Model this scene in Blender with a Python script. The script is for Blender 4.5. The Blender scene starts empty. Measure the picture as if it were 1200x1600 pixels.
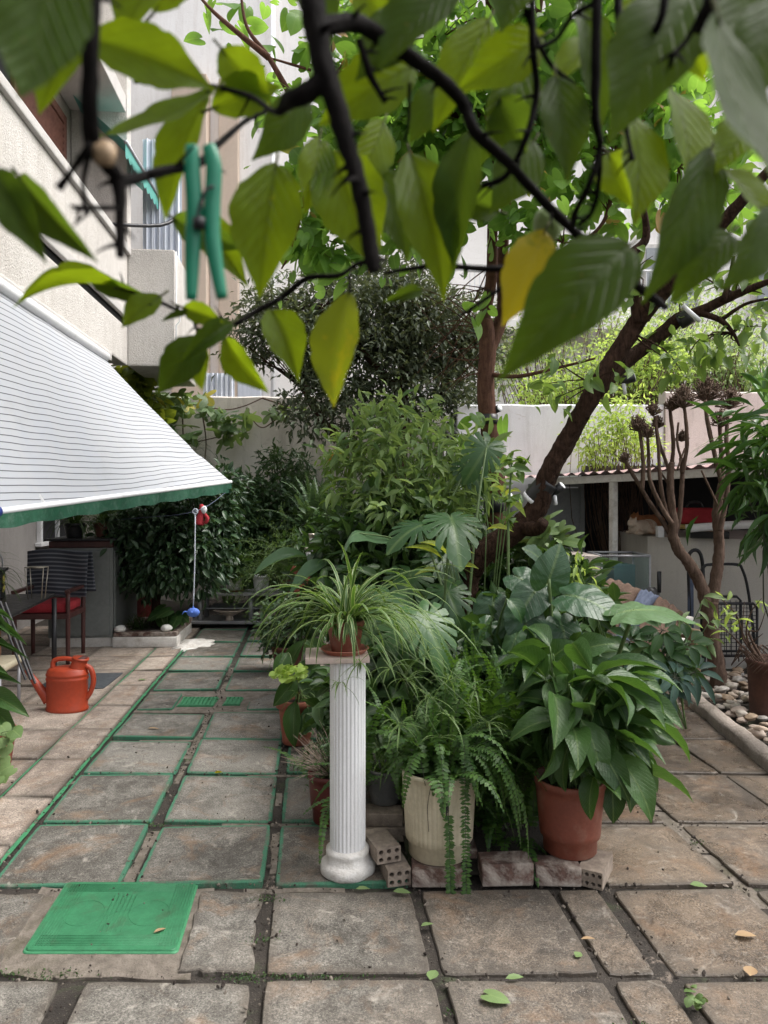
import bpy, bmesh, math, random
import numpy as np
from math import sin, cos, pi, radians, sqrt, atan2
from mathutils import Vector, Matrix, noise

# ---------------------------------------------------------------- camera, light, exposure
scene = bpy.context.scene
F, HY, H = 1150.0, 776.0, 1.5            # focal length in photo pixels, horizon row, eye height
cam_data = bpy.data.cameras.new('camera')
cam = bpy.data.objects.new('camera', cam_data)
scene.collection.objects.link(cam)
cam.location = (0, 0, H)
cam.rotation_euler = (radians(90), 0, 0)
cam_data.sensor_width = 36.0
cam_data.lens = 36.0 * F / 1600.0
cam_data.shift_y = -24.0 / 1600.0
cam_data.clip_start = 0.02
cam_data.clip_end = 400.0
cam_data.dof.use_dof = True
cam_data.dof.focus_distance = 4.4
cam_data.dof.aperture_fstop = 6.8
scene.camera = cam

SUN_EL, SUN_AZ = 58.0, 88.0              # azimuth clockwise from +Y: high, from the right and a little ahead
world = bpy.data.worlds.new('World')
scene.world = world
world.use_nodes = True
wn = world.node_tree.nodes
wl = world.node_tree.links
sky = wn.new('ShaderNodeTexSky')
sky.sky_type = 'NISHITA'
sky.sun_disc = False
sky.sun_elevation = radians(SUN_EL)
sky.sun_rotation = radians(SUN_AZ)
sky.dust_density = 4.0
sky.ozone_density = 0.6
hs = wn.new('ShaderNodeHueSaturation')
hs.inputs['Saturation'].default_value = 0.28    # overcast: a grey-white sky
wl.new(sky.outputs[0], hs.inputs['Color'])
wl.new(hs.outputs[0], wn['Background'].inputs['Color'])
wn['Background'].inputs['Strength'].default_value = 0.125
sun_data = bpy.data.lights.new('sun', 'SUN')
sun_data.energy = 1.4
sun_data.angle = radians(40)
sun_data.color = (1.0, 0.96, 0.9)
sun = bpy.data.objects.new('sun', sun_data)
scene.collection.objects.link(sun)
_a, _e = radians(SUN_AZ), radians(SUN_EL)
_to = Vector((sin(_a) * cos(_e), cos(_a) * cos(_e), sin(_e)))
sun.rotation_euler = _to.to_track_quat('Z', 'Y').to_euler()
sun.location = (0, 0, 20)
scene.view_settings.view_transform = 'Standard'
scene.view_settings.look = 'None'
scene.view_settings.gamma = 1.0
scene.view_settings.exposure = 1.38
try:
    scene.cycles.max_bounces = 10
    scene.cycles.transmission_bounces = 8
    scene.cycles.transparent_max_bounces = 8
except Exception:
    pass

# ---------------------------------------------------------------- helpers
rng = np.random.default_rng(11)
R = random.Random(5)
col = scene.collection
Z = Vector((0, 0, 1))
D_ = Vector((-0.0952, 0.9955, 0))
N_ = Vector((0.9955, 0.0952, 0))


def P(px, py, Y):
    """a real point at distance Y whose bearing was measured in the photo"""
    return Vector(((px - 600) / F * Y, Y, H - (py - HY) / F * Y))


def G(px, py, z=0.0):
    Y = (H - z) * F / (py - HY)
    return P(px, py, Y)


def T(s, Y, z=0.0):
    """paving grid coordinates"""
    return Vector((s - 0.0957 * Y, Y, z))


def D(s, t, z=0.0):
    """building coordinates: s across, t along the facade"""
    return N_ * s + D_ * t + Z * z


def V3(*a):
    return Vector(a)


class MB:
    def __init__(self):
        self.V, self.U, self.Lp, self.C, self.M = [], [], [], [], []
        self.n = 0

    def add(self, V, Fc, UV=None, mi=0):
        V = np.asarray([tuple(v) for v in V], dtype=np.float64).reshape(-1, 3)
        flat = np.fromiter((i for f in Fc for i in f), dtype=np.int64)
        cnt = np.fromiter((len(f) for f in Fc), dtype=np.int64)
        self.raw(V, flat, cnt, np.asarray(UV, dtype=np.float64).reshape(-1, 2) if UV is not None else None, mi)

    def raw(self, V, flat, cnt, UV, mi):
        self.V.append(V)
        self.U.append(UV if UV is not None else np.zeros((len(V), 2)))
        self.Lp.append(flat + self.n)
        self.C.append(cnt)
        self.M.append(np.full(len(cnt), mi))
        self.n += len(V)

    def many(self, t, Ms, mi=0):
        V, flat, cnt, UV = t
        N = len(Ms)
        if N == 0:
            return
        W = np.einsum('nij,vj->nvi', Ms[:, :3, :3], V) + Ms[:, None, :3, 3]
        nv = len(V)
        fl = (flat[None, :] + (np.arange(N) * nv)[:, None]).ravel()
        self.raw(W.reshape(-1, 3), fl, np.tile(cnt, N), np.tile(UV, (N, 1)), mi)

    def build(self, name, mats, parent=None, smooth=True, org=None):
        V = np.concatenate(self.V)
        U = np.concatenate(self.U)
        Lp = np.concatenate(self.Lp)
        C = np.concatenate(self.C)
        M = np.concatenate(self.M)
        me = bpy.data.meshes.new(name)
        o = bpy.data.objects.new(name, me)
        col.objects.link(o)
        if parent is not None:
            o.parent = parent
            base = Vector(parent['_w'])
        else:
            if org is None:
                lo = V.min(0)
                hi = V.max(0)
                org = ((lo[0] + hi[0]) / 2, (lo[1] + hi[1]) / 2, lo[2])
            base = Vector(org)
            o.location = base
        o['_w'] = tuple(base)
        V = V - np.array(tuple(base))
        me.vertices.add(len(V))
        me.vertices.foreach_set('co', V.ravel().astype(np.float32))
        me.loops.add(len(Lp))
        me.loops.foreach_set('vertex_index', Lp.astype(np.int32))
        me.polygons.add(len(C))
        st = np.concatenate([[0], np.cumsum(C)[:-1]])
        me.polygons.foreach_set('loop_start', st.astype(np.int32))
        me.polygons.foreach_set('loop_total', C.astype(np.int32))
        if not isinstance(mats, (list, tuple)):
            mats = [mats]
        for m in mats:
            me.materials.append(m)
        me.polygons.foreach_set('material_index', M.astype(np.int32))
        me.polygons.foreach_set('use_smooth', np.full(len(C), bool(smooth)))
        uvl = me.uv_layers.new(name='UVMap')
        uvl.data.foreach_set('uv', U[Lp].ravel().astype(np.float32))
        me.update(calc_edges=True)
        me.validate()
        if smooth == 'auto':
            try:
                me.set_sharp_from_angle(angle=radians(35))
            except Exception:
                pass
        return o


ALL = []


def tag(o, label=None, cat=None, group=None, kind=None):
    if label:
        o['label'] = label
    if cat:
        o['category'] = cat
    if group:
        o['group'] = group
    if kind:
        o['kind'] = kind
    return o


def thing(name, label, cat, loc, group=None):
    o = bpy.data.objects.new(name, None)
    col.objects.link(o)
    o.empty_display_size = 0.05
    o.location = loc
    o['_w'] = tuple(loc)
    return tag(o, label, cat, group)


def single(mb, name, mats, label, cat, group=None, smooth='auto', org=None):
    return tag(mb.build(name, mats, None, smooth, org), label, cat, group)


def copy_tree(o, parent=None):
    c = o.copy()
    col.objects.link(c)
    if parent is not None:
        c.parent = parent
    for ch in list(o.children):
        copy_tree(ch, c)
    return c


def tmpl(V, Fc, UV):
    return (np.asarray([tuple(v) for v in V], dtype=np.float64),
            np.fromiter((i for f in Fc for i in f), dtype=np.int64),
            np.fromiter((len(f) for f in Fc), dtype=np.int64),
            np.asarray(UV, dtype=np.float64))


def nrm(a):
    return a / np.maximum(np.linalg.norm(a, axis=-1, keepdims=True), 1e-9)


def frames(p, d, u, s):
    p = np.asarray(p, dtype=np.float64)
    d = nrm(np.asarray(d, dtype=np.float64))
    u = np.broadcast_to(np.asarray(u, dtype=np.float64), d.shape)
    x = np.cross(d, u)
    bad = np.linalg.norm(x, axis=1) < 1e-4
    x[bad] = (1, 0, 0)
    x = nrm(x)
    z = np.cross(x, d)
    s = np.asarray(s, dtype=np.float64)
    if s.ndim == 1:
        s = np.stack([s, s, s], 1)
    M = np.zeros((len(p), 4, 4))
    M[:, :3, 0] = x * s[:, 0:1]
    M[:, :3, 1] = d * s[:, 1:2]
    M[:, :3, 2] = z * s[:, 2:3]
    M[:, :3, 3] = p
    M[:, 3, 3] = 1
    return M


def cat_rom(pts, rad, k):
    P_ = [Vector(p) for p in pts]
    out, ro = [], []
    n = len(P_)
    for i in range(n - 1):
        a, b, c, d = P_[max(i - 1, 0)], P_[i], P_[i + 1], P_[min(i + 2, n - 1)]
        for j in range(k):
            t = j / k
            out.append(0.5 * ((2 * b) + (c - a) * t + (2 * a - 5 * b + 4 * c - d) * t * t + (3 * b - a - 3 * c + d) * t ** 3))
            ro.append(rad[i] * (1 - t) + rad[i + 1] * t)
    out.append(P_[-1])
    ro.append(rad[-1])
    return out, ro


def tube(mb, pts, rad, n=8, k=0, mi=0, rough=0.0, seed=0.0, flat=1.0, freq=9):
    if not isinstance(rad, (list, tuple)):
        rad = [rad] * len(pts)
    pts = [Vector(p) for p in pts]
    if k:
        pts, rad = cat_rom(pts, rad, k)
    m = len(pts)
    tang = []
    for i in range(m):
        d = pts[min(i + 1, m - 1)] - pts[max(i - 1, 0)]
        tang.append(d.normalized() if d.length > 1e-9 else Vector((0, 0, 1)))
    ref = Vector((0, 0, 1)) if abs(tang[0].z) < 0.9 else Vector((1, 0, 0))
    x = tang[0].cross(ref).normalized()
    V, U, L = [], [], 0.0
    for i in range(m):
        x = (x - tang[i] * x.dot(tang[i]))
        x = x.normalized() if x.length > 1e-6 else tang[i].orthogonal().normalized()
        y = tang[i].cross(x)
        if i:
            L += (pts[i] - pts[i - 1]).length
        for j in range(n):
            a = 2 * pi * j / n
            r = rad[i]
            if rough:
                q = pts[i] * freq + Vector((cos(a), sin(a), seed)) * 1.3
                r *= 1 + rough * (noise.noise(q) + 0.6 * noise.noise(q * 2.7))
            V.append(pts[i] + x * (cos(a) * r) + y * (sin(a) * r * flat))
            U.append((j / n, L))
    Fc = [(i * n + j, i * n + (j + 1) % n, (i + 1) * n + (j + 1) % n, (i + 1) * n + j) for i in range(m - 1) for j in range(n)]
    Fc.append(tuple(range(n - 1, -1, -1)))
    Fc.append(tuple((m - 1) * n + j for j in range(n)))
    mb.add(V, Fc, U, mi)


def lathe(mb, prof, c, n=36, mi=0, flute=0, depth=0.0, fz=None, sx=1.0, sy=1.0, wob=0.0):
    c = Vector(c)
    V, U = [], []
    for (r, z) in prof:
        for j in range(n):
            a = 2 * pi * j / n
            rr = r
            if flute and (fz is None or fz[0] <= z <= fz[1]):
                q = abs(sin(a * flute / 2))
                rr = r - depth * (1 - q ** 0.5)
            if wob:
                rr *= 1 + wob * noise.noise(Vector((cos(a) * 2.3, sin(a) * 2.3, z * 30 + c.x * 7)))
            V.append(c + Vector((cos(a) * rr * sx, sin(a) * rr * sy, z)))
            U.append((j / n, z))
    m = len(prof)
    Fc = [(i * n + j, i * n + (j + 1) % n, (i + 1) * n + (j + 1) % n, (i + 1) * n + j) for i in range(m - 1) for j in range(n)]
    if prof[0][0] > 1e-5:
        Fc.append(tuple(range(n - 1, -1, -1)))
    if prof[-1][0] > 1e-5:
        Fc.append(tuple((m - 1) * n + j for j in range(n)))
    mb.add(V, Fc, U, mi)


_bc = {}


def _boxgeo(sx, sy, sz, bev):
    key = (round(sx, 4), round(sy, 4), round(sz, 4), bev)
    if key not in _bc:
        bm = bmesh.new()
        bmesh.ops.create_cube(bm, size=1.0)
        for v in bm.verts:
            v.co = Vector((v.co.x * sx, v.co.y * sy, v.co.z * sz))
        if bev > 0:
            bmesh.ops.bevel(bm, geom=list(bm.edges), offset=min(bev, 0.45 * min(sx, sy, sz)), segments=2, affect='EDGES', profile=0.6)
        bm.verts.index_update()
        _bc[key] = ([v.co.copy() for v in bm.verts], [[v.index for v in f.verts] for f in bm.faces])
        bm.free()
    return _bc[key]


def box(mb, c, size, rz=0.0, bev=0.004, mi=0, M=None):
    vs, fs = _boxgeo(size[0], size[1], size[2], bev)
    if M is None:
        M = Matrix.Rotation(rz, 4, 'Z')
    Mt = Matrix.Translation(Vector(c)) @ M
    mb.add([Mt @ v for v in vs], fs, [(v.x + v.y, v.z) for v in vs], mi)


def ball(mb, c, r, n=14, m=9, mi=0, M=None, jit=0.0, seed=0):
    if not hasattr(r, '__len__'):
        r = (r, r, r)
    V, U = [], []
    c = Vector(c)
    for i in range(m + 1):
        th = pi * i / m
        for j in range(n):
            a = 2 * pi * j / n
            q = Vector((sin(th) * cos(a), sin(th) * sin(a), cos(th)))
            k = 1 + (jit * noise.noise(q * 1.7 + Vector((seed, 0, 0))) if jit else 0)
            v = Vector((q.x * r[0] * k, q.y * r[1] * k, q.z * r[2] * k))
            if M is not None:
                v = M @ v
            V.append(c + v)
            U.append((j / n, i / m))
    Fc = [(i * n + j, (i + 1) * n + j, (i + 1) * n + (j + 1) % n, i * n + (j + 1) % n) for i in range(m) for j in range(n)]
    mb.add(V, Fc, U, mi)


def quad(mb, a, b, c, d, nx=1, ny=1, mi=0, fn=None):
    """grid sheet a-b (u), d-c; fn(u,v,p) may displace"""
    a, b, c, d = Vector(a), Vector(b), Vector(c), Vector(d)
    V, U = [], []
    for j in range(ny + 1):
        v = j / ny
        for i in range(nx + 1):
            u = i / nx
            p = (a * (1 - u) + b * u) * (1 - v) + (d * (1 - u) + c * u) * v
            if fn:
                p = fn(u, v, p)
            V.append(p)
            U.append((u, v))
    w = nx + 1
    Fc = [(j * w + i, j * w + i + 1, (j + 1) * w + i + 1, (j + 1) * w + i) for j in range(ny) for i in range(nx)]
    mb.add(V, Fc, U, mi)


def prism(mb, pts, z0, z1, mi=0):
    n = len(pts)
    V = [(p[0], p[1], z0) for p in pts] + [(p[0], p[1], z1) for p in pts]
    Fc = [tuple(range(n - 1, -1, -1)), tuple(range(n, 2 * n))] + [(i, (i + 1) % n, n + (i + 1) % n, n + i) for i in range(n)]
    mb.add(V, Fc, [(v[0], v[1]) for v in V], mi)


# ---------------------------------------------------------------- leaf templates (length 1 along +y, width 1)
def prof_ovate(t):
    return 0.5 * max(sin(pi * min(1, t) ** 0.8), 0.0) ** 0.85 if 0 < t < 1 else 0.01


def prof_lance(t):
    return 0.5 * max(sin(pi * t ** 0.9), 0.0) ** 1.15 if 0 < t < 1 else 0.01


def prof_strap(t):
    return 0.5 * min(1, 0.45 + 2.2 * t) * (1 - t ** 3) ** 0.8 + 0.004


def prof_citrus(t):
    if t < 0.03 or t > 0.995:
        return 0.012
    w = 0.5 * max(sin(pi * t ** 0.90), 0) ** 0.80 * (1 - 0.55 * (max(0, t - 0.62) / 0.38) ** 1.3)
    return max(.012, w * (1 + .035 * sin(t * 31) + .02 * sin(t * 53 + 1)))


def leafT(prof, n=5, cols=2, fold=0.18, curl=0.35, wave=0.0, tip=0.0, side=0.0):
    V, U = [], []
    y = z = 0.0
    ang = curl * 0.35
    sw = 0.0
    for i in range(n + 1):
        t = i / n
        w = prof(t)
        for j in range(2 * cols + 1):
            x = (j - cols) / cols
            zz = fold * abs(x) * w * 2 * 0.5
            if wave:
                zz += wave * sin(t * 15 + x * 2) * abs(x) ** 2
            V.append((x * w + sw, y, z + zz))
            U.append((0.5 + x * w, t))
        st = 1.0 / n
        ang -= curl / n + tip * max(0, t - 0.7)
        y += cos(ang) * st
        z += sin(ang) * st
        sw += side * st * (t - 0.2)
    w = 2 * cols + 1
    Fc = [(i * w + j, i * w + j + 1, (i + 1) * w + j + 1, (i + 1) * w + j) for i in range(n) for j in range(2 * cols)]
    return tmpl(V, Fc, U)


def polarT(angs, rads, rings=(0.0, 0.35, 0.7, 1.0), bend=0.25, fold=0.15, ripple=0.0):
    """heart / split leaves drawn round the petiole; tip along +y, size 1"""
    V, U = [(0, 0, 0)], [(0.5, 0.25)]
    K = len(angs)
    for q in rings[1:]:
        for a, r in zip(angs, rads):
            x, y = sin(a) * r * q, cos(a) * r * q
            z = -bend * (x * x * 0.7 + max(y, 0) ** 2 * 0.8 + min(y, 0) ** 2 * 1.2) + fold * abs(x)
            z += ripple * sin(a * 9) * q * q
            V.append((x, y, z))
            U.append((0.5 + x * 0.6, 0.25 + y * 0.7))
    Fc = [(0, 1 + (j + 1) % K, 1 + j) for j in range(K)]
    for i in range(len(rings) - 2):
        b, c = 1 + i * K, 1 + (i + 1) * K
        Fc += [(b + j, b + (j + 1) % K, c + (j + 1) % K, c + j) for j in range(K)]
    return tmpl(V, [f[::-1] for f in Fc], U)


def heart_r(a, tab):
    d = abs(a) * 180 / pi
    for (a0, r0), (a1, r1) in zip(tab[:-1], tab[1:]):
        if d <= a1:
            t = (d - a0) / (a1 - a0)
            t = t * t * (3 - 2 * t) * 0.5 + t * 0.5
            return r0 + (r1 - r0) * t
    return tab[-1][1]


HEART = [(0, 1), (12, .86), (35, .70), (65, .60), (95, .55), (125, .54), (150, .52), (168, .36), (180, .07)]
ROUND = [(0, 1), (10, .88), (35, .76), (70, .68), (110, .62), (145, .56), (168, .4), (180, .1)]


def heartT(tab=HEART, K=30, **kw):
    an = [-pi + 2 * pi * j / K for j in range(K)]
    return polarT(an, [heart_r(a, tab) for a in an], **kw)


def monsteraT(**kw):
    an, rd = [], []
    slits = [22, 42, 62, 84, 108, 134]
    for sgn in (-1, 1):
        seq = []
        for d in range(0, 181, 3):
            r = heart_r(radians(d), HEART) * 1.05
            for s_ in slits:
                if abs(d - s_) < 3:
                    r *= 0.42 if s_ > 30 else 0.6
                elif abs(d - s_) < 5:
                    r *= 0.9
            seq.append((radians(d) * sgn, r))
        if sgn < 0:
            seq = seq[::-1][:-1]
        else:
            seq = seq[:-1]
        for a, r in seq:
            an.append(a)
            rd.append(r)
    return polarT(an, rd, rings=(0, .3, .55, .8, 1.0), **kw)


def palmT():
    """deeply lobed palmate leaf"""
    an = [-pi + 2 * pi * j / 50 for j in range(50)]
    rd = []
    for a in an:
        r = 0.35 + 0.65 * abs(cos(a * 2.5 * 0.9)) ** 1.2 if abs(a) < 2.6 else 0.25
        rd.append(r * (1 - 0.12 * abs(a)))
    return polarT(an, rd, rings=(0, .5, 1), bend=.3, fold=.05)


L_SMALL = leafT(prof_ovate, 2, 1, .25, .5)
L_OVATE = leafT(prof_ovate, 4, 1, .25, .5)
L_LANCE = leafT(prof_lance, 4, 1, .2, .6)
L_BROAD = leafT(prof_ovate, 8, 2, .28, .9, wave=.012)
L_BROAD2 = leafT(prof_ovate, 8, 2, .2, 1.4, wave=.015, side=.1)
L_PINNA = leafT(prof_strap, 2, 1, .1, .35)
L_HEART = heartT(HEART, 18, rings=(0, .55, 1), bend=.35, fold=.12)
L_HEARTB = heartT(HEART, 44, bend=.45, fold=.12, ripple=.025)
L_ROUND = heartT(ROUND, 16, rings=(0, .55, 1), bend=.3, fold=.1)
L_MONST = monsteraT(bend=.5, fold=.1, ripple=.01)
L_PALM = palmT()


def blobs_pts(blobs, n, surf=0.5):
    w = np.array([b[2] if len(b) > 2 else b[1][0] * b[1][1] * b[1][2] for b in blobs], dtype=float)
    idx = rng.choice(len(blobs), n, p=w / w.sum())
    c = np.array([tuple(b[0]) for b in blobs])[idx]
    r = np.array([tuple(b[1]) for b in blobs])[idx]
    q = nrm(rng.normal(size=(n, 3)))
    rad = np.where(rng.random(n) < surf, 0.8 + 0.22 * rng.random(n), rng.random(n) ** (1 / 3))
    return c + q * r * rad[:, None], q


def clumps(blobs, K, n, spread, surf=0.6):
    """leaf positions gathered in K twig-end clumps so that gaps stay between them"""
    c, q = blobs_pts(blobs, K, surf)
    i = rng.integers(0, K, n)
    off = rng.normal(size=(n, 3)) * spread
    return c[i] + off, nrm(q[i] * 0.6 + nrm(off)), c


def leaves(mb, t, pos, out, size, asp=0.5, droop=0.3, jit=0.7, upj=0.5, mi=0, var=0.35):
    n = len(pos)
    d = out + rng.normal(size=(n, 3)) * jit + np.array([0, 0, -droop])
    u = np.array([0, 0, 1.0]) + rng.normal(size=(n, 3)) * upj
    s = size * (1 + var * (rng.random(n) * 2 - 1))
    mb.many(t, frames(pos, d, u, np.stack([s * asp, s, s], 1)), mi)


def twigs(mb, root, ends, r0=0.006, r1=0.002, n=4, mi=0, sag=0.1):
    for e in ends:
        e = Vector(e)
        r = root(e) if callable(root) else Vector(root)
        L = (e - r).length
        m = (r + e) / 2 + Vector((R.uniform(-1, 1), R.uniform(-1, 1), R.uniform(0, 1))) * L * sag
        tube(mb, [r, m, e], [r0, (r0 + r1) / 2, r1], n, 3, mi)


def march(p0, d0, L, droop, n=8, wig=0.0):
    """path that starts along d0 and bows under its weight"""
    p, d = Vector(p0), Vector(d0).normalized()
    out = [p.copy()]
    for i in range(n):
        d = (d + Vector((0, 0, -droop / n * (0.4 + 1.6 * i / n))) + Vector((R.gauss(0, wig), R.gauss(0, wig), 0))).normalized()
        p = p + d * (L / n)
        out.append(p.copy())
    return out


def blade(mb, p0, d0, L, W, droop, n=8, prof=prof_strap, fold=0.25, mi=0, wig=0.02, roll=0.0):
    pts = march(p0, d0, L, droop, n, wig)
    V, U = [], []
    up = Vector((0, 0, 1))
    side0 = Vector(d0).cross(up)
    side0 = side0.normalized() if side0.length > 1e-3 else Vector((1, 0, 0))
    for i, p in enumerate(pts):
        d = (pts[min(i + 1, n)] - pts[max(i - 1, 0)]).normalized()
        s = (side0 - d * side0.dot(d)).normalized()
        nn = s.cross(d)
        if roll:
            a = roll * i / n
            s, nn = s * cos(a) + nn * sin(a), nn * cos(a) - s * sin(a)
        w = prof(i / n) * W
        for x in (-1, 0, 1):
            V.append(p + s * (x * w) + nn * (abs(x) * w * fold))
            U.append((0.5 + 0.5 * x, i / n))
    Fc = [(i * 3 + j, i * 3 + j + 1, (i + 1) * 3 + j + 1, (i + 1) * 3 + j) for i in range(n) for j in range(2)]
    mb.add(V, Fc, U, mi)
    return pts


def frond(mb, p0, d0, L, W, droop, pairs=26, n=14, stem=0.0016, mi=0, ms=1, dens=1.0):
    pts = march(p0, d0, L, droop, n, 0.02)
    tube(mb, pts, [stem * (1 - 0.7 * i / n) for i in range(n + 1)], 4, 0, ms)
    side0 = Vector(d0).cross(Z)
    side0 = side0.normalized() if side0.length > 1e-3 else Vector((1, 0, 0))
    pp, dd, uu, ss = [], [], [], []
    for k in range(pairs):
        t = 0.10 + 0.9 * (k + 0.5) / pairs
        f = t * n
        i = min(int(f), n - 1)
        p = pts[i].lerp(pts[i + 1], f - i)
        d = (pts[i + 1] - pts[i]).normalized()
        s = (side0 - d * side0.dot(d)).normalized()
        nn = s.cross(d)
        w = W * (min(1, 0.35 + t * 3.0)) * (1 - max(0, t - 0.45) / 0.58) ** 0.8
        for sg in (-1, 1):
            if R.random() > dens:
                continue
            pp.append(p)
            dd.append(s * sg + d * 0.28 - nn * R.uniform(-0.05, 0.3) + Vector((R.gauss(0, .06), R.gauss(0, .06), R.gauss(0, .06))))
            uu.append(nn)
            ss.append((L / pairs * 1.05, w * R.uniform(.85, 1.1), w))
    mb.many(L_PINNA, frames([tuple(v) for v in pp], [tuple(v) for v in dd], [tuple(v) for v in uu], ss), mi)


def az(a, el):
    a, el = radians(a), radians(el)
    return Vector((sin(a) * cos(el), cos(a) * cos(el), sin(el)))


def bigleaf(ml, ms, base, at, tipdir, nor, size, t, asp=1.0, pet=0.006, sag=0.12, mi=0):
    """a leaf of template t joined to its base by a petiole"""
    base, at = Vector(base), Vector(at)
    if ms is not None:
        m = base.lerp(at, 0.6) + Vector((0, 0, (at - base).length * sag))
        tube(ms, [base, m, at], [pet * 1.3, pet, pet * 0.7], 6, 5)
    ml.many(t, frames([tuple(at)], [tuple(Vector(tipdir))], [tuple(Vector(nor))], [(size * asp, size, size)]), mi)


# ---------------------------------------------------------------- materials
def new_mat(name):
    m = bpy.data.materials.new(name)
    m.use_nodes = True
    nt = m.node_tree
    b = nt.nodes['Principled BSDF']
    return m, nt, b


def nd(nt, typ, **kw):
    n = nt.nodes.new(typ)
    for k, v in kw.items():
        if k in n.inputs.keys() if isinstance(k, str) else False:
            pass
        setattr(n, k, v)
    return n


def lk(nt, a, b):
    nt.links.new(a, b)


def rgb(c):
    return (c[0], c[1], c[2], 1)


def texco(nt, kind='Object', scale=(1, 1, 1)):
    tc = nd(nt, 'ShaderNodeTexCoord')
    mp = nd(nt, 'ShaderNodeMapping')
    mp.inputs['Scale'].default_value = scale
    lk(nt, tc.outputs[kind], mp.inputs['Vector'])
    return mp.outputs['Vector']


def noise_n(nt, vec, scale, detail=6, rough=0.6, dist=0.0):
    n = nd(nt, 'ShaderNodeTexNoise')
    n.inputs['Scale'].default_value = scale
    n.inputs['Detail'].default_value = detail
    n.inputs['Roughness'].default_value = rough
    n.inputs['Distortion'].default_value = dist
    lk(nt, vec, n.inputs['Vector'])
    return n.outputs['Fac']


def ramp(nt, fac, stops):
    r = nd(nt, 'ShaderNodeValToRGB')
    el = r.color_ramp.elements
    while len(el) < len(stops):
        el.new(0.5)
    for e, (p, c) in zip(el, stops):
        e.position = p
        e.color = rgb(c) if hasattr(c, '__len__') else (c, c, c, 1)
    lk(nt, fac, r.inputs['Fac'])
    return r.outputs['Color']


def mix(nt, fac, a, b, mode='MIX'):
    m = nd(nt, 'ShaderNodeMix', data_type='RGBA', blend_type=mode)
    for sock, v in ((m.inputs['Factor'], fac), (m.inputs[6], a), (m.inputs[7], b)):
        if hasattr(v, 'is_output'):
            lk(nt, v, sock)
        elif hasattr(v, '__len__'):
            sock.default_value = rgb(v)
        else:
            sock.default_value = v
    return m.outputs[2]


def math_n(nt, op, a, b=0.0, c=None):
    m = nd(nt, 'ShaderNodeMath', operation=op)
    for i, v in enumerate((a, b) if c is None else (a, b, c)):
        if hasattr(v, 'is_output'):
            lk(nt, v, m.inputs[i])
        else:
            m.inputs[i].default_value = v
    return m.outputs[0]


def bump(nt, b, h, dist=0.01, strength=1.0):
    n = nd(nt, 'ShaderNodeBump')
    n.inputs['Distance'].default_value = dist
    n.inputs['Strength'].default_value = strength
    lk(nt, h, n.inputs['Height'])
    lk(nt, n.outputs['Normal'], b.inputs['Normal'])
    return n.outputs['Normal']


def pmat(name, c1, c2=None, rough=0.6, scale=12, bmp=0.002, metal=0.0, spec=0.5, stretch=(1, 1, 1), dirt=None, dscale=3, damt=0.5, rvar=0.15, dlo=.5):
    """two-tone noisy surface with fine bump and an optional patchy dirt colour"""
    m, nt, b = new_mat(name)
    vec = texco(nt, 'Object', stretch)
    c2 = c2 or tuple(x * 0.7 for x in c1)
    f = noise_n(nt, vec, scale, 8, 0.65)
    c = ramp(nt, f, [(0.3, c2), (0.68, c1)])
    fine = noise_n(nt, vec, scale * 9, 4, 0.7)
    c = mix(nt, 0.18, c, ramp(nt, fine, [(0.3, 0.25), (0.7, 0.9)]), 'OVERLAY')
    if dirt:
        g = noise_n(nt, vec, dscale, 9, 0.7, 0.4)
        c = mix(nt, ramp(nt, g, [(dlo, 0.0), (dlo + .16, damt)]), c, dirt)
    lk(nt, c, b.inputs['Base Color'])
    lk(nt, ramp(nt, f, [(0.2, min(1, rough + rvar)), (0.8, max(0.02, rough - rvar))]), b.inputs['Roughness'])
    b.inputs['Metallic'].default_value = metal
    b.inputs['Specular IOR Level'].default_value = spec
    if bmp:
        h = math_n(nt, 'ADD', f, math_n(nt, 'MULTIPLY', fine, 0.5))
        bump(nt, b, h, bmp)
    return m


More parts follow.
